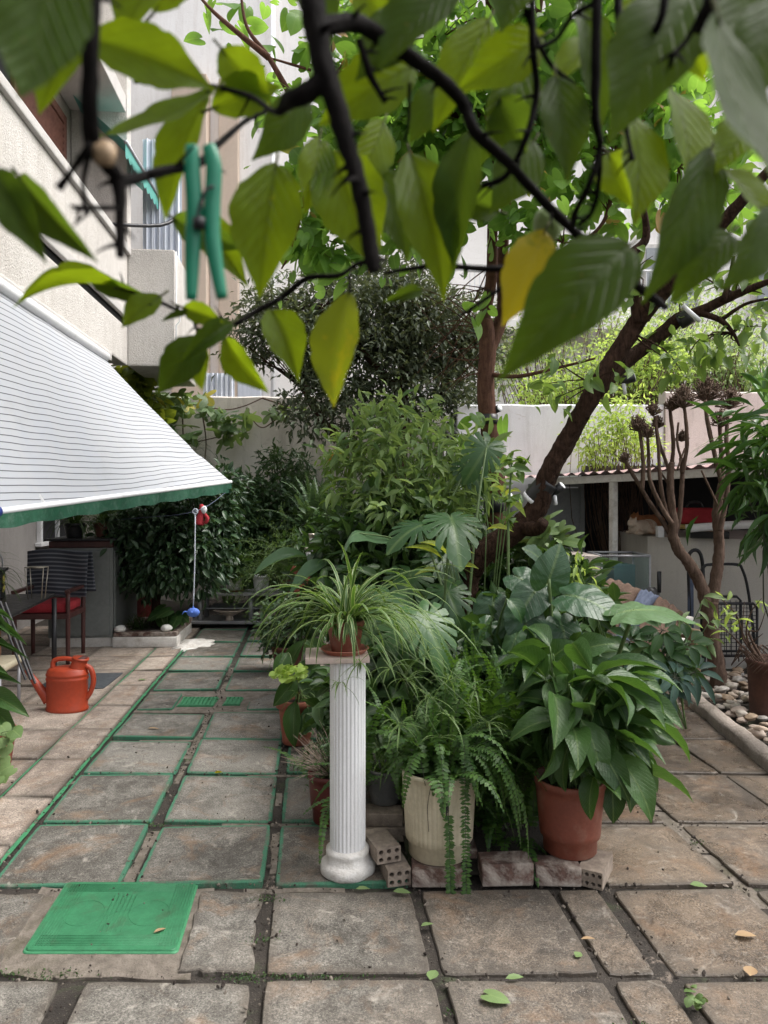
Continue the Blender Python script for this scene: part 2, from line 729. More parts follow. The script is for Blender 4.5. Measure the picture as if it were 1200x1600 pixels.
def leafmat(name, dark, light, trans=None, tr=0.35, rough=0.46, rib=0.35, vein=9, stripe=None, spots=None, back=None, old=None, bd=0.0012, spec=0.35, ribcol=None, vw=.07, blotch=0):
    m, nt, b = new_mat(name)
    uv = nd(nt, 'ShaderNodeUVMap').outputs[0]
    sep = nd(nt, 'ShaderNodeSeparateXYZ')
    lk(nt, uv, sep.inputs[0])
    au = math_n(nt, 'ABSOLUTE', math_n(nt, 'SUBTRACT', sep.outputs[0], 0.5))
    geo = nd(nt, 'ShaderNodeNewGeometry')
    rnd = geo.outputs['Random Per Island']
    vec = texco(nt)
    f = noise_n(nt, vec, 35, 4)
    mixf = math_n(nt, 'ADD', math_n(nt, 'MULTIPLY', rnd, 0.75), math_n(nt, 'MULTIPLY', f, 0.35))
    c = ramp(nt, mixf, [(0.15, dark), (0.95, light)])
    if old:
        c = mix(nt, ramp(nt, math_n(nt, 'FRACT', math_n(nt, 'MULTIPLY', rnd, 17.3)), [(1 - old[1], 0.0), (1 - old[1] + 0.02, 1.0)]), c, old[0])
    if blotch:
        bl = noise_n(nt, texco(nt, 'UV', (2.2, 2.6, 1)), 1.6, 5, 0.7, 0.6)
        c = mix(nt, ramp(nt, bl, [(0.40, 0.0), (0.62, blotch)]), c, tuple(x * .38 for x in light))
        c = mix(nt, ramp(nt, noise_n(nt, vec, 260, 2), [(0.72, 0.0), (0.76, 0.8)]), c, (.12, .08, .02))
    ph = math_n(nt, 'ADD', math_n(nt, 'MULTIPLY', sep.outputs[1], vein), math_n(nt, 'MULTIPLY', au, -vein * 0.9))
    vn = math_n(nt, 'ABSOLUTE', math_n(nt, 'SUBTRACT', math_n(nt, 'FRACT', ph), 0.5))
    vl = math_n(nt, 'MULTIPLY', ramp(nt, vn, [(0.0, 1.0), (vw, 0.0)]), ramp(nt, f, [(0.35, 0.15), (0.65, 1.0)]))
    ribm = ramp(nt, au, [(0.012, 1.0), (0.035, 0.0)])
    lighter = ribcol if ribcol else mix(nt, 0.5, light, (0.25, 0.33, 0.12))
    c = mix(nt, math_n(nt, 'MULTIPLY', vl, rib * 0.5), c, lighter)
    c = mix(nt, math_n(nt, 'MULTIPLY', ribm, rib), c, lighter)
    if stripe:
        sc, lo, hi, inner = stripe
        e = ramp(nt, au, [(lo, 1.0 if inner else 0.0), (hi, 0.0 if inner else 1.0)])
        c = mix(nt, e, c, sc)
    if spots:
        g = noise_n(nt, vec, spots[1], 5, 0.7)
        c = mix(nt, ramp(nt, g, [(spots[2], 0.0), (spots[2] + 0.08, 0.9)]), c, spots[0])
    if back:
        c = mix(nt, geo.outputs['Backfacing'], c, back)
    lk(nt, c, b.inputs['Base Color'])
    b.inputs['Roughness'].default_value = rough
    b.inputs['Specular IOR Level'].default_value = spec
    h = math_n(nt, 'SUBTRACT', math_n(nt, 'MULTIPLY', f, 1.0), math_n(nt, 'MULTIPLY', vl, 0.6))
    nrm_o = bump(nt, b, h, bd)
    tb = nd(nt, 'ShaderNodeBsdfTranslucent')
    tcol = trans or tuple(min(1, x * k) for x, k in zip(light, (2.2, 2.0, 1.0)))
    lk(nt, mix(nt, 0.5, mix(nt, 1.0, c, (2.6, 2.4, 1.4), 'MULTIPLY'), tcol), tb.inputs['Color'])
    ms = nd(nt, 'ShaderNodeMixShader')
    ms.inputs[0].default_value = tr
    lk(nt, b.outputs[0], ms.inputs[1])
    lk(nt, tb.outputs[0], ms.inputs[2])
    lk(nt, ms.outputs[0], nt.nodes['Material Output'].inputs['Surface'])
    return m


def barkmat(name, c1, c2, scale=14, stretch=5, dist=0.012, moss=None):
    m, nt, b = new_mat(name)
    vec = texco(nt, 'UV', (6, 14, 1))
    vo = texco(nt, 'Object', (1, 1, 1))
    w = noise_n(nt, texco(nt, 'Object', (scale, scale, scale / stretch)), 4.0, 8, 0.7, 0.8)
    f = noise_n(nt, vo, scale * 2.5, 8, 0.7)
    c = ramp(nt, math_n(nt, 'ADD', math_n(nt, 'MULTIPLY', w, 0.65), math_n(nt, 'MULTIPLY', f, 0.35)), [(0.36, c2), (0.62, c1)])
    if moss:
        g = noise_n(nt, vo, 5, 6)
        c = mix(nt, ramp(nt, g, [(0.52, 0.0), (0.7, 0.6)]), c, moss)
    lk(nt, c, b.inputs['Base Color'])
    b.inputs['Roughness'].default_value = 0.8
    b.inputs['Specular IOR Level'].default_value = 0.10
    bump(nt, b, math_n(nt, 'ADD', w, math_n(nt, 'MULTIPLY', f, 0.4)), dist)
    return m


def slabmat(name, green=False, base=((0.205, 0.193, 0.170), (0.060, 0.054, 0.045)), warm=((0.172, 0.130, 0.094), (0.038, 0.027, 0.019)), wet=True):
    m, nt, b = new_mat(name)
    vec = texco(nt)
    uv = nd(nt, 'ShaderNodeUVMap').outputs[0]
    sep = nd(nt, 'ShaderNodeSeparateXYZ')
    lk(nt, uv, sep.inputs[0])
    geo = nd(nt, 'ShaderNodeNewGeometry')
    rnd = geo.outputs['Random Per Island']
    big = noise_n(nt, vec, 2.3, 8, 0.62, 0.3)
    mid = noise_n(nt, vec, 11, 9, 0.7, 0.5)
    fine = noise_n(nt, vec, 150, 5, 0.75)
    sp = noise_n(nt, vec, 290, 2, 0.6)
    v = math_n(nt, 'ADD', math_n(nt, 'MULTIPLY', mid, 0.45), math_n(nt, 'MULTIPLY', big, 0.38))
    v = math_n(nt, 'ADD', v, math_n(nt, 'MULTIPLY', fine, 0.24))
    v = math_n(nt, 'ADD', v, math_n(nt, 'MULTIPLY', math_n(nt, 'SUBTRACT', rnd, 0.3), 0.15))
    cg = ramp(nt, v, [(0.45, base[1]), (0.63, base[0])])
    cw = ramp(nt, v, [(0.45, warm[1]), (0.64, warm[0])])
    pos = nd(nt, 'ShaderNodeSeparateXYZ')
    lk(nt, vec, pos.inputs[0])
    wf = ramp(nt, math_n(nt, 'ADD', math_n(nt, 'MULTIPLY', pos.outputs[0], 0.28), math_n(nt, 'MULTIPLY', big, 0.7)), [(0.22, 0.0), (0.62, 1.0)])
    c = mix(nt, wf, cg, cw)
    c = mix(nt, 0.75, c, ramp(nt, fine, [(0.34, 0.10), (0.64, 0.88)]), 'OVERLAY')
    c = mix(nt, ramp(nt, sp, [(0.64, 0.0), (0.70, 0.65)]), c, (0.5, 0.47, 0.42))
    c = mix(nt, ramp(nt, sp, [(0.30, 0.55), (0.36, 0.0)]), c, (0.05, 0.045, 0.04))
    rust = noise_n(nt, vec, 4.2, 7, 0.7, 0.7)
    c = mix(nt, ramp(nt, rust, [(0.52, 0.0), (0.70, 0.6)]), c, (0.22, 0.125, 0.065))
    vc = nd(nt, 'ShaderNodeTexVoronoi', feature='DISTANCE_TO_EDGE')
    vc.inputs['Scale'].default_value = 2.2
    wp = nd(nt, 'ShaderNodeVectorMath', operation='ADD')
    nz = nd(nt, 'ShaderNodeTexNoise')
    nz.inputs['Scale'].default_value = 6
    lk(nt, vec, nz.inputs['Vector'])
    lk(nt, vec, wp.inputs[0])
    sc_ = nd(nt, 'ShaderNodeVectorMath', operation='SCALE')
    sc_.inputs['Scale'].default_value = 0.25
    lk(nt, nz.outputs['Color'], sc_.inputs[0])
    lk(nt, sc_.outputs[0], wp.inputs[1])
    lk(nt, wp.outputs[0], vc.inputs['Vector'])
    crk = math_n(nt, 'MULTIPLY', ramp(nt, vc.outputs['Distance'], [(0.0, 0.8), (0.006, 0.0)]), ramp(nt, noise_n(nt, vec, 1.7, 3), [(0.56, 0.0), (0.62, 1.0)]))
    c = mix(nt, crk, c, (0.04, 0.035, 0.03))
    # dark rim grime and pale lime bloom
    au = math_n(nt, 'ABSOLUTE', sep.outputs[0])
    av = math_n(nt, 'ABSOLUTE', sep.outputs[1])
    ed = math_n(nt, 'MAXIMUM', au, av)
    edn = math_n(nt, 'ADD', ed, math_n(nt, 'MULTIPLY', math_n(nt, 'SUBTRACT', mid, 0.5), 0.16))
    c = mix(nt, ramp(nt, edn, [(0.84, 0.0), (0.98, 0.7)]), c, (0.085, 0.07, 0.055))
    lime = noise_n(nt, vec, 7, 6, 0.7, 1.0)
    c = mix(nt, ramp(nt, lime, [(0.58, 0.0), (0.72, 0.55)]), c, (0.50, 0.46, 0.40))
    dk = noise_n(nt, vec, 3.4, 7, 0.72, 0.8)
    c = mix(nt, ramp(nt, dk, [(0.48, 0.0), (0.70, 0.62)]), c, (0.075, 0.065, 0.055))
    md = noise_n(nt, vec, 34, 6, 0.8, 0.3)
    c = mix(nt, ramp(nt, md, [(0.55, 0.0), (0.68, 0.5)]), c, (0.07, 0.06, 0.05))
    c = mix(nt, ramp(nt, md, [(0.32, 0.35), (0.43, 0.0)]), c, (0.46, 0.42, 0.36))
    if green:
        gn = math_n(nt, 'ADD', ed, math_n(nt, 'MULTIPLY', math_n(nt, 'SUBTRACT', noise_n(nt, vec, 28, 6, 0.75), 0.5), 0.10))
        gp = ramp(nt, noise_n(nt, vec, 6.5, 7, 0.75, 0.5), [(0.38, 0.25), (0.50, 0.92)])
        gl = math_n(nt, 'MULTIPLY', ramp(nt, gn, [(0.928, 0.0), (0.942, 1.0)]), gp)
        c = mix(nt, gl, c, ramp(nt, fine, [(0.3, (0.02, 0.10, 0.055)), (0.7, (0.05, 0.20, 0.115))]))
    lk(nt, c, b.inputs['Base Color'])
    if wet:
        wv = noise_n(nt, vec, 3.0, 5, 0.6, 0.4)
        rr = math_n(nt, 'SUBTRACT', 0.84, math_n(nt, 'MULTIPLY', wf, ramp(nt, wv, [(0.32, 0.12), (0.58, 0.62)])))
        rr = math_n(nt, 'ADD', rr, math_n(nt, 'MULTIPLY', math_n(nt, 'SUBTRACT', fine, 0.5), 0.35))
        lk(nt, rr, b.inputs['Roughness'])
    else:
        b.inputs['Roughness'].default_value = 0.8
    hh = math_n(nt, 'ADD', math_n(nt, 'MULTIPLY', fine, 0.55), math_n(nt, 'MULTIPLY', mid, 1.0))
    bump(nt, b, hh, 0.006)
    return m


def wallmat(name, c1, c2, streak, amt=0.6, peel=None, rough_tex=180, bd=0.004):
    m, nt, b = new_mat(name)
    vec = texco(nt)
    f = noise_n(nt, vec, 1.3, 8, 0.62, 0.3)
    c = ramp(nt, f, [(0.3, c2), (0.66, c1)])
    s = noise_n(nt, texco(nt, 'Object', (3.5, 3.5, 0.35)), 1.6, 8, 0.7, 0.2)
    c = mix(nt, ramp(nt, s, [(0.48, 0.0), (0.72, amt)]), c, streak)
    k = noise_n(nt, vec, 6, 10, 0.75, 0.6)
    c = mix(nt, ramp(nt, k, [(0.56, 0.0), (0.75, amt * 0.8)]), c, tuple(x * 0.75 for x in streak))
    if peel:
        g = noise_n(nt, vec, 2.1, 9, 0.7, 1.0)
        c = mix(nt, ramp(nt, g, [(0.60, 0.0), (0.625, 0.85)]), c, peel)
    fine = noise_n(nt, vec, rough_tex, 3, 0.6)
    c = mix(nt, 0.3, c, ramp(nt, fine, [(0.3, 0.25), (0.7, 0.8)]), 'OVERLAY')
    lk(nt, c, b.inputs['Base Color'])
    b.inputs['Roughness'].default_value = 0.9
    bump(nt, b, math_n(nt, 'ADD', fine, k), bd)
    return m


def soilmat(name):
    m, nt, b = new_mat(name)
    vec = texco(nt)
    f = noise_n(nt, vec, 8, 8, 0.7)
    g = noise_n(nt, vec, 130, 4, 0.7)
    c = ramp(nt, f, [(0.3, (0.017, 0.013, 0.010)), (0.7, (0.046, 0.037, 0.029))])
    vo = nd(nt, 'ShaderNodeTexVoronoi')
    vo.inputs['Scale'].default_value = 95
    lk(nt, vec, vo.inputs['Vector'])
    c = mix(nt, ramp(nt, vo.outputs['Distance'], [(0.10, 0.8), (0.2, 0.0)]), c, mix(nt, g, (0.06, 0.05, 0.04), (0.20, 0.17, 0.14)))
    mo = noise_n(nt, vec, 2.6, 6, 0.7, 0.5)
    c = mix(nt, ramp(nt, mo, [(0.56, 0.0), (0.66, 0.6)]), c, (0.05, 0.075, 0.025))
    pc = noise_n(nt, vec, 3.4, 8, 0.7, 0.8)
    c = mix(nt, ramp(nt, pc, [(0.62, 0.0), (0.66, 0.9)]), c, ramp(nt, g, [(0.3, (0.16, 0.125, 0.1)), (0.7, (0.34, 0.28, 0.23))]))
    lk(nt, c, b.inputs['Base Color'])
    b.inputs['Roughness'].default_value = 0.85
    bump(nt, b, math_n(nt, 'ADD', math_n(nt, 'MULTIPLY', g, 0.7), f), 0.012)
    return m


def stripemat(name, base, line, count, width, axis=1, tr=0.0, rough=0.75, dirt=None):
    m, nt, b = new_mat(name)
    uv = nd(nt, 'ShaderNodeUVMap').outputs[0]
    sep = nd(nt, 'ShaderNodeSeparateXYZ')
    lk(nt, uv, sep.inputs[0])
    f = math_n(nt, 'FRACT', math_n(nt, 'MULTIPLY', sep.outputs[axis], count))
    s = ramp(nt, f, [(0.0, 1.0), (width * 0.6, 1.0), (width, 0.0), (0.97, 0.0), (1.0, 1.0)])
    vec = texco(nt)
    c = base
    if dirt:
        g = noise_n(nt, texco(nt, 'UV', (9, 1.0, 1)), 2.2, 9, 0.72, 0.3)
        c = mix(nt, ramp(nt, g, [(0.42, 0.0), (0.72, 0.6)]), base, dirt)
        g2 = noise_n(nt, texco(nt, 'UV', (2.2, 1.4, 1)), 4.0, 8, 0.75, 0.8)
        c = mix(nt, ramp(nt, g2, [(0.54, 0.0), (0.70, 0.5)]), c, tuple(x * .8 for x in dirt))
    c = mix(nt, s, c, line)
    lk(nt, c, b.inputs['Base Color'])
    b.inputs['Roughness'].default_value = rough
    bump(nt, b, math_n(nt, 'MULTIPLY', math_n(nt, 'SUBTRACT', 1.0, s), 0.5), 0.002)
    if tr:
        tb = nd(nt, 'ShaderNodeBsdfTranslucent')
        if hasattr(c, 'is_output'):
            lk(nt, c, tb.inputs['Color'])
        ms = nd(nt, 'ShaderNodeMixShader')
        ms.inputs[0].default_value = tr
        lk(nt, b.outputs[0], ms.inputs[1])
        lk(nt, tb.outputs[0], ms.inputs[2])
        lk(nt, ms.outputs[0], nt.nodes['Material Output'].inputs['Surface'])
    return m


def glassmat(name, tint=(0.75, 0.85, 0.85)):
    m, nt, b = new_mat(name)
    b.inputs['Base Color'].default_value = rgb(tint)
    b.inputs['Transmission Weight'].default_value = 0.95
    b.inputs['Roughness'].default_value = 0.08
    b.inputs['IOR'].default_value = 1.15
    return m


M = {}
M['slab'] = slabmat('concrete_slab')
M['slabg'] = slabmat('concrete_slab_green_rim', True)
M['tile'] = slabmat('terrace_tile', False, base=((0.40, 0.335, 0.28), (0.20, 0.16, 0.13)), warm=((0.34, 0.27, 0.22), (0.16, 0.12, 0.095)))
M['soil'] = soilmat('joint_soil')
M['green'] = pmat('green_paint', (0.028, 0.165, 0.072), (0.016, 0.112, 0.047), 0.6, 14, 0.0015, dirt=(0.035, 0.075, 0.035), dscale=9, damt=.75, dlo=.53)
M['dkgreen'] = pmat('drain_green_paint', (0.05, 0.22, 0.10), (0.03, 0.15, 0.07), 0.55, 20)
M['patch'] = pmat('mortar_patch', (0.205, 0.175, 0.145), (0.085, 0.07, 0.056), 0.9, 16, 0.010, dirt=(0.075, 0.065, 0.04), dscale=7, damt=.8)
M['white'] = pmat('white_paint', (0.82, 0.825, 0.84), (0.74, 0.74, 0.75), 0.55, 9, 0.001, dirt=(0.45, 0.42, 0.37), dscale=7, damt=.4, dlo=.56)
M['column'] = wallmat('worn_white_column_plaster', (0.82, 0.825, 0.84), (0.73, 0.73, 0.735), (0.52, 0.49, 0.45), .38, rough_tex=220, bd=.0012)
M['plasterwhite'] = pmat('white_rough_plaster', (0.76, 0.74, 0.71), (0.55, 0.52, 0.48), 0.85, 14, 0.008, dirt=(0.36, 0.32, 0.27), dscale=9)
M['terra'] = pmat('terracotta_plastic', (0.225, 0.066, 0.04), (0.155, 0.042, 0.026), 0.5, 6, 0.001, dirt=(0.26, 0.15, 0.11), dscale=6, damt=.6)
M['terral'] = pmat('light_terracotta', (0.34, 0.105, 0.064), (0.25, 0.075, 0.045), 0.6, 6, 0.001, dirt=(0.46, 0.27, 0.2), dscale=6, damt=.4)
M['dkred'] = pmat('dark_red_plastic', (0.13, 0.022, 0.019), (0.085, 0.015, 0.013), 0.45, 6, 0.0008)
M['orange'] = pmat('orange_red_plastic', (0.40, 0.052, 0.018), (0.32, 0.04, 0.014), 0.42, 5, 0.0006, dirt=(0.30, 0.065, 0.035), dscale=7, damt=.4)
M['cream'] = pmat('cream_plastic', (0.58, 0.52, 0.385), (0.45, 0.395, 0.28), 0.5, 5, 0.001, dirt=(0.34, 0.28, 0.19), dscale=4, damt=.45)
M['grey'] = pmat('dark_grey_plastic', (0.11, 0.11, 0.11), (0.075, 0.075, 0.075), 0.6, 8, 0.001, dirt=(0.2, 0.19, 0.17), dscale=7)
M['brown'] = pmat('brown_clay', (0.16, 0.06, 0.04), (0.10, 0.04, 0.03), 0.6, 8, 0.001)
M['brickred'] = pmat('whitewashed_red_brick', (0.145, 0.078, 0.06), (0.05, 0.03, 0.024), 0.9, 15, 0.006, dirt=(0.42, 0.37, 0.32), dscale=5, damt=.95, dlo=.44)
M['brickgrey'] = pmat('pale_hollow_brick', (0.34, 0.28, 0.225), (0.16, 0.125, 0.10), 0.9, 18, 0.004, dirt=(0.14, 0.11, 0.09), dscale=13, damt=.7)
M['black'] = pmat('black_plastic', (0.02, 0.02, 0.022), (0.012, 0.012, 0.014), 0.4, 20, 0.0004)
M['blackmetal'] = pmat('black_metal', (0.025, 0.025, 0.028), (0.014, 0.014, 0.016), 0.45, 20, 0.0004, metal=0.3)
M['greymetal'] = pmat('grey_metal', (0.36, 0.36, 0.38), (0.27, 0.27, 0.285), 0.38, 14, 0.0006, metal=0.25)
M['alu'] = pmat('brushed_lid_metal', (0.55, 0.5, 0.42), (0.4, 0.36, 0.3), 0.35, 20, 0.0004, metal=0.9)
M['stucco'] = wallmat('stucco', (0.60, 0.57, 0.535), (0.52, 0.49, 0.455), (0.36, 0.325, 0.29), .5, rough_tex=70, bd=.012)
M['smoothgrey'] = wallmat('smooth_grey_render', (0.54, 0.52, 0.50), (0.46, 0.44, 0.42), (0.34, 0.32, 0.30), .4)
M['oldwall'] = wallmat('weathered_grey_render', (0.74, 0.695, 0.645), (0.58, 0.535, 0.49), (0.26, 0.23, 0.20), .7, peel=(0.80, 0.76, 0.71))
M['whitewall'] = wallmat('white_render', (0.74, 0.75, 0.775), (0.62, 0.625, 0.645), (0.40, 0.39, 0.38), .5, peel=(0.55, 0.54, 0.53))
M['pinkwall'] = wallmat('pinkish_render', (0.60, 0.54, 0.50), (0.47, 0.42, 0.385), (0.26, 0.225, 0.20), .65)
M['farwall'] = wallmat('pale_far_render', (0.92, 0.895, 0.875), (0.85, 0.82, 0.795), (0.66, 0.60, 0.56), .5, rough_tex=30)
M['tan'] = wallmat('beige_far_render', (0.62, 0.50, 0.41), (0.55, 0.45, 0.37), (0.45, 0.36, 0.29), .3)
M['awning'] = stripemat('white_awning_cloth', (0.45, 0.47, 0.51), (0.085, 0.09, 0.10), 32, 0.14, tr=0.22, dirt=(0.50, 0.50, 0.50))
M['valance'] = pmat('green_valance_cloth', (0.008, 0.072, 0.036), (0.006, 0.05, 0.026), 0.7, 15, 0.001, dirt=(0.10, 0.16, 0.13), dscale=22, damt=.4)
M['teal'] = pmat('teal_awning_cloth', (0.10, 0.34, 0.29), (0.07, 0.26, 0.23), 0.7, 8, 0.001)
M['clip'] = pmat('teal_plastic', (0.012, 0.23, 0.13), (0.008, 0.18, 0.10), 0.4, 5, 0.0002)
M['curtain'] = pmat('pale_blue_curtain', (0.62, 0.66, 0.74), (0.5, 0.54, 0.62), 0.8, 4, 0.001, stretch=(4, 4, .4))
M['shutter'] = pmat('brown_shutter_wood', (0.20, 0.085, 0.06), (0.13, 0.055, 0.04), 0.6, 9, 0.001)
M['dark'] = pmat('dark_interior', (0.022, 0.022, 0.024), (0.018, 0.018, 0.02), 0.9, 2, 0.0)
M['doorgrey'] = pmat('grey_door_paint', (0.30, 0.32, 0.34), (0.26, 0.275, 0.29), 0.6, 3, 0.0008)
M['groundwall'] = wallmat('shade_toned_ground_floor_render', (0.34, 0.32, 0.31), (0.26, 0.245, 0.235), (0.17, 0.155, 0.145), .4)  # shade under the awning is put into this darker wall colour
M['tealdk'] = pmat('dark_teal_plastic', (0.03, 0.12, 0.12), (0.022, 0.09, 0.09), 0.5, 8, 0.001)
M['cabinet'] = pmat('grey_green_cabinet', (0.20, 0.215, 0.205), (0.16, 0.17, 0.165), 0.5, 3, 0.0008)
M['wooddk'] = pmat('dark_red_wood', (0.085, 0.03, 0.026), (0.05, 0.018, 0.016), 0.45, 8, 0.001, stretch=(1, 1, .2))
M['woodlt'] = pmat('light_wood', (0.34, 0.24, 0.15), (0.25, 0.17, 0.10), 0.6, 8, 0.001, stretch=(1, .2, 1))
M['red'] = pmat('red_cloth', (0.38, 0.025, 0.035), (0.27, 0.018, 0.025), 0.85, 8, 0.002)
M['towel'] = stripemat('striped_towel', (0.028, 0.032, 0.045), (0.16, 0.17, 0.19), 11, 0.4)
M['blue'] = pmat('blue_plush', (0.10, 0.20, 0.62), (0.07, 0.15, 0.5), 0.8, 12, 0.001)
M['cord'] = pmat('pale_cord', (0.62, 0.66, 0.74), (0.5, 0.54, 0.6), 0.8, 30, 0.0)
M['pebble'] = pmat('beige_pebble', (0.50, 0.42, 0.34), (0.34, 0.27, 0.21), 0.6, 7, 0.001)
M['mat'] = pmat('dark_slate_mat', (0.055, 0.062, 0.07), (0.035, 0.04, 0.046), 0.8, 30, 0.002)
M['pinkroof'] = pmat('faded_red_roof_sheet', (0.60, 0.42, 0.42), (0.48, 0.29, 0.30), 0.5, 6, 0.001, dirt=(0.72, 0.68, 0.67), dscale=4, damt=.95)
M['shedwhite'] = pmat('old_white_shed_paint', (0.68, 0.65, 0.61), (0.55, 0.52, 0.485), 0.7, 8, 0.002, dirt=(0.3, 0.26, 0.22), dscale=10)
M['counter'] = wallmat('shed_counter_render', (0.66, 0.62, 0.57), (0.56, 0.525, 0.48), (0.40, 0.365, 0.33), .4)
M['glass'] = glassmat('tank_glass')
M['frost'] = pmat('frosted_glass', (0.55, 0.56, 0.54), (0.45, 0.46, 0.44), 0.3, 9, 0.0)
M['rattan'] = pmat('brown_chenille_cushion', (0.15, 0.09, 0.06), (0.07, 0.04, 0.028), 0.9, 60, 0.004)
M['bluecloth'] = pmat('dusty_blue_cloth', (0.10, 0.125, 0.19), (0.075, 0.09, 0.14), 0.9, 20, 0.001)
M['rust'] = pmat('rust_brown_metal', (0.12, 0.048, 0.032), (0.06, 0.026, 0.02), 0.7, 7, 0.003)
M['beige'] = pmat('beige_paint', (0.52, 0.44, 0.36), (0.40, 0.33, 0.27), 0.7, 8, 0.001)
M['yellow'] = pmat('dull_yellow', (0.45, 0.33, 0.10), (0.33, 0.24, 0.07), 0.7, 8, 0.001)
M['stone'] = pmat('pinkish_stone_tile', (0.55, 0.44, 0.39), (0.43, 0.34, 0.30), 0.6, 9, 0.001)
M['kerb'] = wallmat('mossy_painted_kerb', (0.46, 0.39, 0.34), (0.28, 0.235, 0.2), (0.13, 0.115, 0.09), .7, peel=(0.10, 0.095, 0.065), rough_tex=90, bd=.012)
M['wicker'] = pmat('tan_woven_wicker', (0.30, 0.15, 0.075), (0.16, 0.075, 0.04), 0.8, 40, 0.004)
M['fur'] = pmat('ginger_and_white_fur', (0.55, 0.46, 0.37), (0.50, 0.40, 0.31), 0.9, 7, 0.003, dirt=(0.30, 0.12, 0.045), dscale=4.5, damt=1.0)
M['furdk'] = pmat('dark_brown_fur', (0.16, 0.08, 0.05), (0.08, 0.04, 0.028), 0.9, 25, 0.003)
M['furor'] = pmat('ginger_fur', (0.36, 0.15, 0.06), (0.25, 0.10, 0.04), 0.9, 25, 0.003)
M['shell'] = pmat('pale_shell', (0.60, 0.50, 0.42), (0.42, 0.34, 0.28), 0.5, 9, 0.002)
M['whitestone'] = pmat('white_stone', (0.78, 0.77, 0.74), (0.65, 0.64, 0.61), 0.7, 7, 0.002)
M['speck'] = pmat('speckled_board', (0.42, 0.37, 0.33), (0.30, 0.26, 0.23), 0.7, 7, 0.001, dirt=(0.09, 0.05, 0.045), dscale=22, damt=.9)
M['straw'] = pmat('dry_brown_flower', (0.15, 0.095, 0.065), (0.08, 0.05, 0.035), 0.9, 30, 0.001)
M['soilpot'] = pmat('potting_soil', (0.045, 0.032, 0.024), (0.02, 0.015, 0.012), 0.95, 50, 0.008)
M['bark'] = barkmat('rough_brown_bark', (0.088, 0.050, 0.034), (0.014, 0.008, 0.006), 11, 4, .035)
M['barkred'] = barkmat('reddish_bark', (0.15, 0.078, 0.052), (0.05, 0.024, 0.017), 9, 6, .012)
M['barkgrey'] = barkmat('grey_brown_bark', (0.17, 0.115, 0.088), (0.06, 0.038, 0.029), 9, 5, .012)
M['barkdk'] = barkmat('dark_citrus_bark', (0.009, 0.0065, 0.006), (0.003, 0.0025, 0.0025), 60, 3, .004)
M['twiggreen'] = barkmat('green_twig', (0.085, 0.09, 0.04), (0.04, 0.045, 0.022), 40, 3, .001)
M['stem'] = pmat('green_stem', (0.10, 0.16, 0.05), (0.06, 0.10, 0.03), 0.5, 20, 0.0005)
M['stemdk'] = pmat('dark_stem', (0.045, 0.05, 0.025), (0.025, 0.028, 0.015), 0.6, 20, 0.0005)
M['drytwig'] = pmat('dry_pale_twig', (0.30, 0.24, 0.19), (0.2, 0.155, 0.12), 0.8, 20, 0.0005)

LM = {}
LM['spider'] = leafmat('spider_plant_leaf', (0.028, 0.072, 0.013), (0.055, 0.12, 0.022), tr=.28, rib=0.0, vein=1, stripe=((0.30, 0.36, 0.17), 0.35, 0.42, False))
LM['spiderin'] = leafmat('dark_spider_leaf', (0.03, 0.06, 0.018), (0.05, 0.09, 0.025), tr=.25, rib=0.2, vein=1)
LM['fern'] = leafmat('fern_leaf', (0.020, 0.058, 0.012), (0.060, 0.128, 0.024), tr=.28, rib=.1, vein=1, rough=.5)
LM['lily'] = leafmat('peace_lily_leaf', (0.018, 0.052, 0.012), (0.050, 0.112, 0.026), tr=.24, rough=.42, vein=12, rib=.5, bd=.0055, spec=.4)
LM['monst'] = leafmat('monstera_leaf', (0.020, 0.064, 0.018), (0.046, 0.108, 0.032), tr=.22, rough=.36, vein=7, rib=.4, bd=.002, spec=.45)
LM['ear'] = leafmat('elephant_ear_leaf', (0.022, 0.062, 0.028), (0.045, 0.10, 0.045), tr=.22, rough=.36, vein=10, rib=.45, bd=.004, spec=.5)
LM['earpale'] = leafmat('pale_elephant_ear_leaf', (0.085, 0.17, 0.075), (0.13, 0.22, 0.10), tr=.3, rough=.36, vein=12, rib=.9, bd=.006, spec=.5)
LM['schef'] = leafmat('schefflera_leaf', (0.020, 0.060, 0.018), (0.055, 0.12, 0.03), tr=.2, rough=.32, vein=5, rib=.25)
LM['blue'] = leafmat('bluish_leaf', (0.035, 0.075, 0.06), (0.07, 0.13, 0.10), tr=.15, rough=.4, vein=8)
LM['varieg'] = leafmat('pale_shrub_leaf', (0.050, 0.110, 0.030), (0.23, 0.32, 0.12), trans=(.32, .46, .12), tr=.34, rough=.4, vein=4)
LM['darkbush'] = leafmat('dark_bush_leaf', (0.022, 0.052, 0.022), (0.075, 0.135, 0.058), tr=.2, rough=.38, vein=5)
LM['under'] = leafmat('understory_leaf', (0.012, 0.034, 0.010), (0.048, 0.10, 0.026), tr=.25, rough=.4, vein=6)
LM['ficus'] = leafmat('ficus_leaf', (0.016, 0.038, 0.019), (0.045, 0.088, 0.040), tr=.15, rough=.3, vein=5)
LM['oak'] = leafmat('grey_evergreen_leaf', (0.034, 0.050, 0.028), (0.095, 0.12, 0.075), tr=.2, rough=.45, vein=4)
LM['heart'] = leafmat('heart_leaf', (0.065, 0.15, 0.025), (0.16, 0.30, 0.06), trans=(.35, .6, .08), tr=.45, rough=.45, vein=5, old=((0.38, 0.20, 0.09), 0.05))
LM['lemon'] = leafmat('lemon_leaf', (0.030, 0.066, 0.005), (0.075, 0.130, 0.010), trans=(.44, .56, .008), tr=.6, rough=.5, vein=8, rib=.75, vw=.2, ribcol=(.010, .028, .003), spots=((.15, .16, .012), 20, .66), blotch=.55, bd=.0014, spec=.1)
